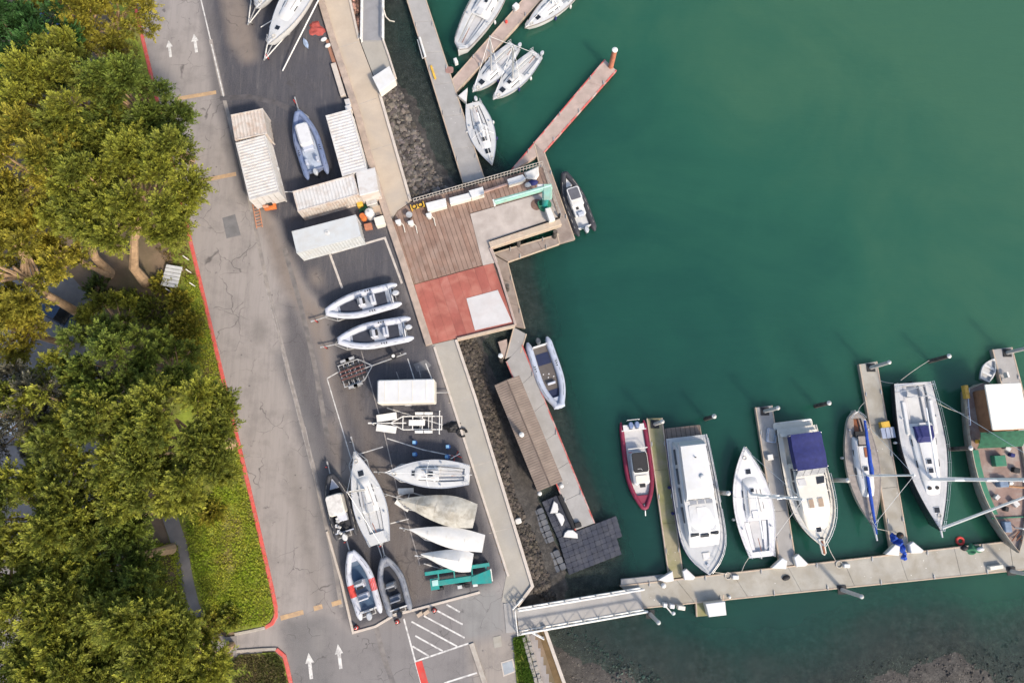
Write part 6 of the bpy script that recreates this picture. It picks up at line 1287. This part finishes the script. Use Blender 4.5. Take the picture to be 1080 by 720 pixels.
locker([(575, 220), (580.5, 218.5), (585.5, 231), (579.5, 233)], .95, 'white upright cabinet beside the crane column')
simple('black_bollard', 'black bollard at the pier corner', 'bollard', 590, 228.5, MB().cyl((0, 0, .25), .16, .5, 12), BLACK, DECKZ, 0, True)
for x, y, lb in ((421, 236, 'white mooring winch near the pier entrance, left'), (434, 237, 'white mooring winch near the pier entrance, right'), (453, 229, 'white hose post in front of the leftmost pier locker')):
    t = thing('mooring_winch', lb, 'winch', W(x, y, DECKZ), .3); MB().cyl((0, 0, .25), .24, .5, 12).build('drum', WHITE, t, True); MB().rbox((0, 0, .6), (.5, .34, .22), .06, .04).build('head', WHITE, t); MB().tube([(.1, 0, .5), (.35, -.3, .2), (.3, -1.0, .05)], .05, 6).build('hose', ROPE, t, True)
t = thing('mooring_winch', 'dark capstan beside the yellow hose rack on the pier', 'winch', W(432.5, 229, DECKZ)); MB().cyl((0, 0, .3), .2, .6, 12).build('drum', BLACK, t, True); MB().cyl((0, 0, .62), .3, .06, 12).build('head', GALV, t, True)
t = thing('hose_rack', 'yellow hose rack in the railing corner of the pier', 'rack', W(441, 219, DECKZ), .3)
MB().box((0, 0, .35), (1.3, .4, .1)).build('shelf', YELLOW, t)
for x in (-.6, .6): MB().box((x, 0, .35), (.08, .4, .7)).build('leg', YELLOW, t)
for x in (-.3, .3): MB().tube([(x+.22*math.cos(a), .22*math.sin(a), .45) for a in [2*math.pi*i/12 for i in range(13)]], .05, 6).build('hose_coil', BLACK, t, True)
# ================================================================ DOCK GEAR
t = locker([(744.5, 636.5), (764.5, 634), (766, 648), (748, 650)], DOCK+1.0, 'white square locker on the small mossy float', WHITE, DOCK-.01)
def dgear(name, label, cat, px, py, mb, m_, rz=0, smooth=False, group=None): return simple(name, label, cat, px, py, mb, m_, DOCK+.006, rz, smooth, group)
dgear('dock_step', 'small white dock step beside the cruiser with navy canopy', 'step', 811, 482, MB().rbox((0, 0, .2), (.5, .5, .4), .05, .03), WPAINT, .1)
t = thing('crate', 'pale blue wire crate on the middle finger dock', 'crate', W(812.5, 459, DOCK), -.15)
for z in (.05, .45): MB().tube([(-.35, -.6, z), (.35, -.6, z), (.35, .6, z), (-.35, .6, z), (-.35, -.6, z)], .035, 5).build('rim', mat('pale_blue_metal', (.35, .42, .55), .5), t)
for x in (-.35, .35):
    for y in (-.6, 0, .6): MB().tube([(x, y, .05), (x, y, .45)], .03, 5).build('upright', mat('pale_blue_metal', (.35, .42, .55)), t)
MB().box((0, 0, .04), (.7, 1.2, .03)).build('base', GALV, t)
dgear('crate', 'yellow crate on the stained finger dock', 'crate', 931.5, 448, MB().rbox((0, 0, .22), (.8, .6, .44), .05, .03), YELLOW, .15)
t = thing('bench', 'blue-grey slatted dock bench beside the yellow crate', 'bench', W(934, 456.5, DOCK), .1)
for i in range(3): MB().box((-.42+.42*i, 0, .45), (.36, .95, .06)).build('slat', mat('pale_blue_slat', (.36, .4, .5), .6), t)
for x in (-.5, .5): MB().box((x, 0, .21), (.08, .8, .42)).build('leg', GALV, t)
t = thing('blue_tarp_bundle', 'bright blue tarp bundle draped over a white corner locker', 'tarp', W(948, 577, DOCK), .2)
for x, y, a, b_, z in ((-.2, .9, .45, .4, .6), (.1, .35, .5, .45, .72), (.28, -.3, .3, .6, .55), (.2, -.9, .3, .3, .4)): heap(a*.85, b_*.9, z*.8, int(z*100)).build('fold', BLUE, t, True, (x, y, 0))
t = thing('kettle_grill', 'round black kettle grill on the stained finger dock', 'grill', W(944.5, 563.5, DOCK)); MB().ball((0, 0, .75), (.3, .3, .26), 14, 8).build('kettle', BLACK, t, True)
for a in (0, 2.1, 4.2): MB().tube([(.15*math.cos(a), .15*math.sin(a), .6), (.3*math.cos(a), .3*math.sin(a), 0)], .025, 5).build('leg', GALV, t)
MB().tube([(-.1, 0, 1.02), (0, 0, 1.08), (.1, 0, 1.02)], .02, 5).build('handle', WOODR, t)
t = thing('green_net_bundle', 'green net bundle with white float and black bag at the main dock edge', 'net', W(1027, 579, DOCK), .1); heap(.7, .42, .4, 61).build('net', GREENC, t, True); MB().ball((.4, 0, .3), (.35, .2, .2)).build('float', WHITE, t, True); MB().ball((-.85, .2, .1), (.3, .25, .25)).build('bag', BLACK, t, True)
o = MB().tube([W(1012, 570, WATER)+Vector((.3*math.cos(a), .3*math.sin(a), .08)) for a in [2*math.pi*i/16 for i in range(17)]], .11, 8).build('ring_buoy', REDFAB, None, True); tag(o, 'red ring buoy floating between black yacht and main dock', 'buoy')
dgear('black_bag', 'small black bag lying on the main dock', 'bag', 829, 609, MB().ball((0, 0, .05), (.38, .22, .2), 9, 4, 0), BLACK, .3, True)
for x, y, lb in ((775, 608, 'white cleat cover with coiled rope on the main dock by the motor yacht'), (892, 596, 'white cleat cover with coiled rope on the main dock by the teak sloop')):
    t = thing('rope_cleat', lb, 'cleat', W(x, y, DOCK)); MB().rbox((0, 0, .14), (.55, .35, .28), .08, .05).build('cover', WHITE, t)
    for k in range(2): MB().tube([(-.6+.28*math.cos(a), .28*math.sin(a)+.1, .04+.05*k) for a in [2*math.pi*i/12 for i in range(13)]], .03, 5).build('rope_coil', ROPE, t, True)
dgear('round_buoy', 'small white round buoy on the main dock left of the mossy finger', 'buoy', 699, 616.5, MB().ball((0, 0, .25), .25), WHITE, 0, True)
dgear('round_buoy', 'tiny white cap on the main dock above the white locker', 'cap', 769, 629, MB().ball((0, 0, .1), .15), WHITE, 0, True)
t = thing('power_pedestal', 'white power pedestals and pipe on the outer main dock edge below the gangway', 'pedestal', W(706, 637.5, DOCK), -.15)
for x, s in ((-.5, .5), (.1, .6), (.9, .9)): MB().rbox((x, 0, .35), (s*.7, .35, .7), .05, .04).build('cabinet', CREAM if x > .5 else WHITE, t)
MB().tube([(-.4, -.1, .5), (.3, -.7, .5)], .06, 6).build('pipe', WPAINT, t); MB().ball((.3, -.55, .55), .16).build('cap', WHITE, t, True)
locker([(1044, 597), (1058, 595), (1058.5, 599), (1045, 601)], DOCK+.4, 'low pale locker on the main dock near the right edge', CREAM, DOCK)
t = thing('deck_chair', 'white folding chair on the dock tip behind the fishing boat', 'chair', W(1058, 396, DOCK), .2); MB().box((0, 0, .42), (.5, .5, .05)).build('seat', WPAINT, t); MB().box((-.25, 0, .7), (.05, .5, .5)).build('backrest', WPAINT, t)
for x in (-.22, .22):
    for y in (-.22, .22): MB().tube([(x, y, 0), (x, y, .42)], .02, 5).build('leg', WPAINT, t)
# white pipe brackets on upper dock
t = thing('dock_ladder', 'white tubular ladder on the side of the long upper dock', 'ladder', W(444.5, 52, DOCK))
v0, v1 = W(443, 42, DOCK)-W(444.5, 52, DOCK), W(449, 62, DOCK)-W(444.5, 52, DOCK)
MB().tube([v0+Vector((0, 0, .35)), v1+Vector((0, 0, .35))], .12, 7).build('rail', WPAINT, t); MB().tube([v1+Vector((0, 0, .35)), v1+Vector((-.3, 0, .0)), v0+Vector((-.25, 0, 0))], .06, 6).build('loop', WPAINT, t)
dgear('yellow_bumper', 'yellow bumper strip on the long upper dock edge', 'bumper', 457, 77, MB().box((0, 0, .08), (1.5, .2, .16)), YELLOW, R(-72))
dgear('red_mat', 'faded reddish mat at the foot of the short finger dock', 'mat', 474, 74, MB().rbox((0, 0, .02), (.8, .7, .04), .2, .01), mat('red_brown_mat', (.27, .16, .14), .9, .25, 3), 0)
dgear('white_post_box', 'white box at the foot of the short finger dock', 'box', 481, 67, MB().rbox((0, 0, .3), (.35, .5, .6), .05, .04), WHITE, .4)
dgear('white_step_box', 'white step box on the short finger dock by the sloop', 'step', 544, 9, MB().rbox((0, 0, .25), (.6, .5, .5), .05, .04), WHITE, .8)
dgear('red_cooler', 'small red cooler on the short finger dock', 'cooler', 534, 24, MB().rbox((0, 0, .15), (.25, .2, .3), .04, .03), REDFAB, .8)
# mooring lines
def line(label, pts, r=.022):
    o = MB().tube(pts, r, 5).build('mooring_line', ROPE); tag(o, label, 'rope', 'mooring lines'); return o
def mline(label, a, za, b, zb, sag=.25):
    A, B = W(*a, za), W(*b, zb); line(label, [lerp(A, B, k/8)-Vector((0, 0, sag*math.sin(math.pi*k/8))) for k in range(9)])
mline('mooring line from the white racing sloop stern to the main dock', (792, 585), WB+1.0, (782, 603), DOCK)
mline('mooring line from the white racing sloop bow to the middle finger dock', (787, 476), WB+1.2, (808, 502), DOCK)
mline('mooring line from the navy-canopied cruiser bow to the main dock', (872, 570), WB+1.6, (882, 592), DOCK)
mline('mooring line from the black yacht stern to the dock pile', (942, 404), WB+1.2, (928, 401), DOCK)
mline('mooring line from the black yacht side to the pile beside the fishing boat', (987, 424), WB+1.4, (1018, 437), WB+1.2)
mline('mooring line from the motor yacht bow across to the main dock', (752, 603), WB+1.6, (772, 606), DOCK)
mline('mooring line from the long pile beyond the black yacht to its finger dock', (980, 380), WB+1.0, (950, 401), WB+1.2)
mline('mooring line from the teak sloop stern to the stained finger dock', (905, 434), WB+.9, (912, 424), DOCK)
mline('mooring line from the teak sloop bow to the stained finger dock', (920, 556), WB+1.3, (938, 560), DOCK)
# ================================================================ TREES, GRASS, CARS
def leaf_material(name, dark=1.0):
    m, t, p = nodes_of(name); at = N(t, 'Attribute'); at.attribute_name = 'leaf'
    t.links.new(at.outputs['Color'], p.inputs['Base Color']); p.inputs['Roughness'].default_value = 0.6; p.inputs['Specular IOR Level'].default_value = 0.25
    tl = N(t, 'BsdfTranslucent'); t.links.new(at.outputs['Color'], tl.inputs[0]); ms = N(t, 'MixShader'); ms.inputs[0].default_value = 0.4
    t.links.new(p.outputs[0], ms.inputs[1]); t.links.new(tl.outputs[0], ms.inputs[2]); t.links.new(ms.outputs[0], t.nodes['Material Output'].inputs[0]); return m
LEAF = leaf_material('foliage')
def leaf_mesh(name, root, direc, length, cols, r, m=18, lw=0.085, ll=0.34, spread=1.0):
    """feathery sprays: root, direction, length and colour per spray -> one mesh of small leaf quads"""
    n = len(root); s = np.tile(np.linspace(0.12, 1.0, m), (n, 1))
    up = np.array([0, 0, 1.0]); side = np.cross(direc, up); side /= np.linalg.norm(side, axis=1, keepdims=True)+1e-6; nor = np.cross(side, direc)
    roll = r.uniform(-.7, .7, (n, 1)); sd_ = side*np.cos(roll)+nor*np.sin(roll)
    sg = np.where(np.arange(m) % 2 == 0, 1.0, -1.0)[None, :, None]
    base = root[:, None]+direc[:, None]*(length[:, None]*s)[..., None]-up*(0.10*length[:, None]*s**2)[..., None]
    ld = direc[:, None]*0.75+sd_[:, None]*sg*(1.05-0.55*s)[..., None]*spread+r.normal(0, .28, (n, m, 3))
    ld[:, -1] = direc+r.normal(0, .15, (n, 3)); ld /= np.linalg.norm(ld, axis=2, keepdims=True)
    wd_ = np.cross(ld, nor[:, None]+r.normal(0, .45, (n, m, 3))); wd_ /= np.linalg.norm(wd_, axis=2, keepdims=True)+1e-6
    l = (ll*(1.15-0.55*s)*r.uniform(.7, 1.25, (n, m)))[..., None]; w = lw*r.uniform(.7, 1.3, (n, m))[..., None]
    V = np.stack([base, base+ld*l*.5+wd_*w*.5, base+ld*l, base+ld*l*.5-wd_*w*.5], 2).reshape(-1, 3)
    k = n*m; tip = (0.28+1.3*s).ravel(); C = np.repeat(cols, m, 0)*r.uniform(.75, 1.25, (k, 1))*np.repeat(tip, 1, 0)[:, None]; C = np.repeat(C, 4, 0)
    me = bpy.data.meshes.new(name); me.vertices.add(4*k); me.vertices.foreach_set('co', V.astype(np.float32).ravel())
    me.loops.add(4*k); me.loops.foreach_set('vertex_index', np.arange(4*k, dtype=np.int32)); me.polygons.add(k)
    me.polygons.foreach_set('loop_start', np.arange(0, 4*k, 4, dtype=np.int32)); me.polygons.foreach_set('loop_total', np.full(k, 4, np.int32))
    at = me.attributes.new('leaf', 'FLOAT_COLOR', 'POINT'); c4 = np.ones((4*k, 4), np.float32); c4[:, :3] = np.clip(C, 0.004, 1); at.data.foreach_set('color', c4.ravel())
    me.update(); me.validate(); return me
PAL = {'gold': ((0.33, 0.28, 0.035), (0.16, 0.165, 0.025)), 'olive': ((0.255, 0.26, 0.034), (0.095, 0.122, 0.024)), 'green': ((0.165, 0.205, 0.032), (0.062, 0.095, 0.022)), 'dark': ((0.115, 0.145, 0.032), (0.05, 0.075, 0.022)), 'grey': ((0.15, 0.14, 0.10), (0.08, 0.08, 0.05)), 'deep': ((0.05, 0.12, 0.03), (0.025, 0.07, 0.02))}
def tree(label, cx, cy, rad, h, pal, seed, dens=1.0, base=None, flat=0.7, lobes=None, name='cypress_tree', group='trees along the road'):
    """(cx, cy): pixel of the crown centre, seen at crown height; rad in metres; h: height of the crown centre"""
    r = np.random.default_rng(seed); c = W(cx, cy, h); b = W(*base, 0) if base else Vector((c.x, c.y, 0))
    t = thing(name, label, 'tree', (b.x, b.y, 0), 0, group); cl = np.array([c.x-b.x, c.y-b.y, h])
    nl = lobes or int(30*(rad/5.5)**2)+8
    d = r.normal(0, 1, (nl, 3)); d[:, 2] = np.abs(d[:, 2])*0.8-0.25; d /= np.linalg.norm(d, axis=1, keepdims=True)
    rr = r.uniform(.3, 1.0, nl)**.6*r.uniform(.85, 1.18, nl); LP = cl+d*rr[:, None]*np.array([rad*.80, rad*.80, rad*flat]); LR = rad*r.uniform(.12, .25, nl)
    roots, dirs, lens, cols = [], [], [], []; pa, pb = np.array(PAL[pal][0]), np.array(PAL[pal][1])
    for p_, q in zip(LP, LR):
        n = int(105*dens*(q/1.3)**1.6)+10; v = r.normal(0, 1, (n, 3)); v[:, 2] = v[:, 2]*.7+.55; v /= np.linalg.norm(v, axis=1, keepdims=True)
        out = (p_-cl)/np.array([rad, rad, rad]); v = v+out*.5+np.array([0, 0, .15]); v /= np.linalg.norm(v, axis=1, keepdims=True)
        roots.append(p_+v*q*r.uniform(.1, .9, (n, 1))); dirs.append(v); lens.append(r.uniform(.4, 1.3, n)*min(1.1, .55+.25*q))
        mixk = np.clip(r.uniform(0, 1)*.7+r.uniform(0, .5, (n, 1)), 0, 1); cols.append(pa*mixk+pb*(1-mixk))
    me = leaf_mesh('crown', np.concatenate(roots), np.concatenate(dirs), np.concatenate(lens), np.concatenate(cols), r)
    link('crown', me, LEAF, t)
    tr_ = rad*.062+.06; k = cl*np.array([1, 1, .0]); pts = [(0, 0, -.2), (k[0]*.12, k[1]*.12, h*.3), (k[0]*.5+r.normal(0, .15), k[1]*.5+r.normal(0, .15), h*.65), (cl[0], cl[1], h*1.0)]
    tk = MB().tube(pts, [tr_*1.35, tr_, tr_*.75, tr_*.35], 9).build('trunk', BARK, t, True)
    for i in range(0, nl, max(1, nl//12)):
        f = r.uniform(.4, .9); p0 = Vector(pts[1]).lerp(Vector(pts[3]), f); p1 = Vector(LP[i]); mid = p0.lerp(p1, .5)+Vector((0, 0, -.3))
        MB().tube([p0, mid, p1], [tr_*.42, tr_*.26, .04], 6).build('limb', BARK, tk, True)
    return t
TREES = [
    ('thin golden tree over bare dirt at the top of the road', 128, 18, 4.2, 8, 'gold', 1, .5, (118, 50)),
    ('deep green rounded tree in the upper left corner', 14, 55, 5.2, 11, 'deep', 2, 1.2, None),
    ('olive cypress left of the speed stripe, upper row', 66, 108, 5.6, 11, 'olive', 3, 1.1, None),
    ('olive cypress overhanging the road at the upper speed stripe', 142, 112, 4.6, 10, 'green', 4, 1.1, None),
    ('golden cypress at the left edge below the upper row', 28, 180, 6.0, 11, 'gold', 5, .95, None),
    ('broad olive cypress overhanging the road opposite the containers', 150, 205, 5.4, 10.5, 'olive', 6, 1.15, (153, 298)),
    ('small olive cypress between the broad one and the golden one', 92, 195, 4.6, 11, 'olive', 17, .9, (116, 288)),
    ('yellow-brown cypress at the left edge level with the pier', 14, 282, 5.2, 10, 'gold', 7, .85, (100, 338)),
    ('dark green cypress in the middle of the tree belt', 124, 392, 4.4, 8.5, 'green', 9, .9, None),
    ('dark cypress at the kerb shading the lawn', 174, 388, 3.0, 6.5, 'green', 18, 1.0, None),
    ('bright golden-green cypress bulging over the red kerb', 192, 462, 5.6, 9.5, 'olive', 10, 1.25, None),
    ('golden-green cypress left of the one bulging over the kerb', 108, 478, 4.9, 10.5, 'olive', 11, 1.0, None),
    ('grey half-bare tree at the left edge', 18, 440, 4.4, 9, 'grey', 12, .5, None),
    ('olive cypress at the left edge above the hidden white van', 34, 548, 5.2, 10, 'olive', 13, .9, None),
    ('dark cypress beside the footpath', 128, 590, 4.8, 8, 'green', 14, .85, None),
    ('dark olive cypress at the lower left edge', 38, 645, 5.2, 10, 'olive', 15, .85, None),
    ('large bright green cypress at the bottom below the footpath', 150, 690, 6.0, 10, 'olive', 16, 1.25, None),
    ('golden cypress in the bottom left corner', 60, 722, 4.8, 11, 'olive', 19, 1.0, None),
    ('small green tree between footpath and lower kerb', 212, 700, 2.9, 6, 'green', 20, 1.0, None),
    ('small golden tree in the left edge gap below the golden cypress', 8, 345, 3.6, 8, 'gold', 21, .8, None),
    ('small dark tree behind the path bend', 82, 640, 3.6, 8, 'dark', 22, 1.0, None),
    ('olive tree filling the belt behind the golden-green cypresses', 62, 425, 4.0, 9, 'olive', 23, .9, None),
    ('golden-green tree between the lower olive cypresses', 92, 548, 4.2, 9, 'olive', 24, 1.0, None),
    ('olive tree at the left edge in the lower belt', 5, 610, 4.2, 9, 'olive', 25, 1.0, None),
    ('green tree near the bottom edge, second from the left', 100, 705, 4.0, 9, 'green', 26, 1.0, None),
    ('golden tree at the top edge beside the deep green one', 68, 20, 4.0, 9, 'gold', 27, .9, None),
    ('low olive tree between the leaning trunks and the parked car', 118, 340, 2.5, 4.0, 'olive', 28, 1.0, None),
    ('low golden tree at the left end of the trunk gap', 70, 268, 3.0, 6.5, 'gold', 29, .9, None),
]
for lb, x, y, rd, h, pal, sd, dn, bs in TREES: tree(lb, x, y, rd, h, pal, sd, dn, bs)
def bush(label, px, py, rad, h, pal, seed, n=220):
    r = np.random.default_rng(seed); c = W(px, py, 0); t = thing('shrub', label, 'shrub', (c.x, c.y, .05), 0, 'shrubs by the kerb')
    v = r.normal(0, 1, (n, 3)); v[:, 2] = np.abs(v[:, 2])+.2; v /= np.linalg.norm(v, axis=1, keepdims=True)
    roots = v*np.array([rad, rad, h])*r.uniform(.2, .8, (n, 1)); pa, pb = np.array(PAL[pal][0]), np.array(PAL[pal][1]); k = r.uniform(0, 1, (n, 1))
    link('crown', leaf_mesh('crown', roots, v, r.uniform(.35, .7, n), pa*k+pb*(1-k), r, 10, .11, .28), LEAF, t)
    for i in range(4): a = i*1.57; MB().tube([(0, 0, -.1), (.3*rad*math.cos(a), .3*rad*math.sin(a), h*.6)], [.06, .02], 5).build('stem', BARK, t)
for i, (x, y, rd, h, pal, w) in enumerate(((198, 345, 1.8, 1.6, 'gold', 'golden shrub at the kerb below the white pallet box'), (178, 352, 1.9, 1.8, 'olive', 'olive shrub left of the golden one at the kerb'), (205, 372, 1.3, 1.1, 'gold', 'low golden shrub nearest the lawn'), (160, 330, 1.7, 1.5, 'olive', 'olive shrub below the twin trunks'), (190, 318, 1.2, 1.0, 'gold', 'small golden shrub right below the white pallet box'),
        (140, 318, 1.3, 1.0, 'olive', 'low olive shrub between the leaning trunk bases'), (172, 300, 1.0, .8, 'gold', 'dry golden shrub left of the white pallet box'), (105, 305, 1.4, 1.1, 'dark', 'dark shrub in the shade left of the leaning trunks'),
        (225, 540, 1.2, .8, 'gold', 'low golden shrub at the head of the footpath'), (202, 525, 1.6, 1.2, 'olive', 'olive shrub beneath the bulging cypress'), (160, 640, 1.8, 1.4, 'green', 'green shrub left of the footpath bend'), (245, 650, 1.0, .8, 'olive', 'low olive shrub at the lawn corner'), (222, 660, 1.3, 1.0, 'gold', 'golden shrub beside the footpath end'))):
    bush(w, x, y, rd, h, pal, 100+i, int(110*rd))
# grass tufts
def grass(name, label, poly, n, seed, pal=((.27, .36, .03), (.42, .40, .06)), z=.09, hl=.11):
    r = np.random.default_rng(seed); P = np.array(poly); x0, y0 = P.min(0); x1, y1 = P.max(0)
    cand = np.stack([r.uniform(x0, x1, n*5), r.uniform(y0, y1, n*5)], -1); cand = cand[in_poly(cand[:, 0], cand[:, 1], poly)][:n]
    pts = np.array([tuple(W(a, b, z)) for a, b in cand]); k = len(pts); clump = (lumpy(pts[:, 0], pts[:, 1], 2.2, seed)+lumpy(pts[:, 0], pts[:, 1], .8, seed+1))[:, None]*.6+.5
    keep = (clump[:, 0]+r.uniform(-.2, .2, k)) > .16; pts, clump = pts[keep], clump[keep]; k = len(pts)
    v = r.normal(0, .6, (k, 3)); v[:, 2] = 1; v /= np.linalg.norm(v, axis=1, keepdims=True); mk = np.clip(clump+r.uniform(-.25, .25, (k, 1)), 0, 1)
    cols = np.array(pal[0])*mk+np.array(pal[1])*(1-mk)
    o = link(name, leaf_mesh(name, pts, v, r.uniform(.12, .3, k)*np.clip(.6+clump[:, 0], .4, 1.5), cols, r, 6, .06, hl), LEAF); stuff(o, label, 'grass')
LG = [(195, 290), (208, 290), (226, 368), (248, 460), (268, 545), (285, 620), (289, 645), (280, 658), (240, 664), (215, 640), (196, 560), (200, 540), (225, 520), (215, 460), (205, 400)]
grass('grass', 'green grass on the verge between red kerb and footpath', LG, 11000, 31)
grass('grass', 'dry grass under the trees along the kerb', [(140, 20), (160, 98), (196, 250), (206, 290), (190, 300), (150, 240), (120, 100), (110, 20)], 3500, 32, ((.15, .12, .03), (.2, .14, .06)))
grass('grass', 'patchy grass on the lower island', [(255, 692), (290, 689), (298, 697), (304, 722), (250, 722), (230, 700)], 2200, 33, ((.07, .09, .02), (.15, .11, .06)))
grass('grass', 'bright turf strip beside the stone wall', [(541, 673), (556, 669), (565, 720), (548, 725)], 1500, 34, ((.07, .14, .015), (.09, .14, .02)), .07)
grass('grass', 'grass between footpath and dark cypress', [(150, 570), (188, 575), (198, 640), (180, 655), (140, 620)], 3000, 35)
# white pallet box and marker posts on the verge
t = thing('pallet_box', 'white slatted pallet box on the verge under the broad cypress', 'box', W(184, 293, .1), R(80))
for i in range(6): MB().box((-.85+.34*i, 0, .55), (.3, 1.5, .05), 0, .01).build('slat', mat('pale_grey_board', (.5, .51, .52), .7, .1, 2), t)
for x in (-.8, .8):
    for y in (-.6, .6): MB().box((x, y, .26), (.1, .1, .5)).build('leg', LUMBER, t)
for x, y, w in ((199, 274, 'top'), (202, 288, 'second'), (206, 302, 'third'), (181, 308, 'lowest')):
    simple('marker_post', 'thin white marker post on the verge, %s of four' % w, 'post', x, y, MB().tube([(0, 0, 0), (-.12, .1, .9)], .045, 6), WPAINT, .09, 0, False, 'white marker posts')
# cars under the trees
def car(label, px, py, ang, paint, L=4.4, w=1.78):
    t = thing('parked_car', label, 'car', W(px, py, .02), R(ang)); rings = []
    prof = [(-.5, .45, .62, .80), (-.47, .3, .88, .92), (-.3, .28, .95, .98), (0, .26, .93, 1.0), (.22, .26, .9, 1.0), (.42, .28, .78, .96), (.49, .34, .62, .82)]
    for u, zb, zt, k in prof:
        y = w/2*k; x = u*L; rings.append([(x, -y, zb), (x, -y*1.0, (zb+zt)/2), (x, -y*.93, zt), (x, 0, zt+.03), (x, y*.93, zt), (x, y, (zb+zt)/2), (x, y, zb)])
    bd = MB().loft(rings).build('body', paint, t, True)
    rings = [[(x*L, -w/2*k, .9), (x*L, -w/2*k*.82, z), (x*L, 0, z+.05), (x*L, w/2*k*.82, z), (x*L, w/2*k, .9)] for x, z, k in ((-.43, .93, .9), (-.28, 1.38, .9), (0, 1.45, .9), (.08, 1.4, .9), (.26, .95, .88))]
    MB().loft(rings).build('windows', GLASS, t, True); MB().rbox((-.1*L, 0, 1.475), (L*.34, w*.68, .05), .15, .02).build('roof', paint, t)
    for x in (-.31, .31):
        for s in (1, -1): wheel(t, x*L, s*(w/2-.1), .32, .32, .22)
    for s in (1, -1):
        MB().rbox((L*.47, s*w*.33, .66), (.16, .34, .14), .05, .02).build('headlight', WPAINT, bd); MB().rbox((-L*.475, s*w*.33, .72), (.1, .3, .16), .03, .02).build('tail_light', RED, bd); MB().box((L*.16, s*(w/2+.08), .98), (.12, .18, .12)).build('mirror', paint, bd)
    return t
car('dark blue car parked in the gap between trees at the left', 68, 332, -28, CARDARK)
car('blue car half hidden under the trees at the upper left', 52, 28, -40, CARBLUE)
car('white van roof glimpsed through the trees, lower left', 112, 612, -12, CARWHITE, 4.8, 1.9)
car('white car glimpsed at the left edge beneath the grey tree', 28, 452, -20, CARWHITE)
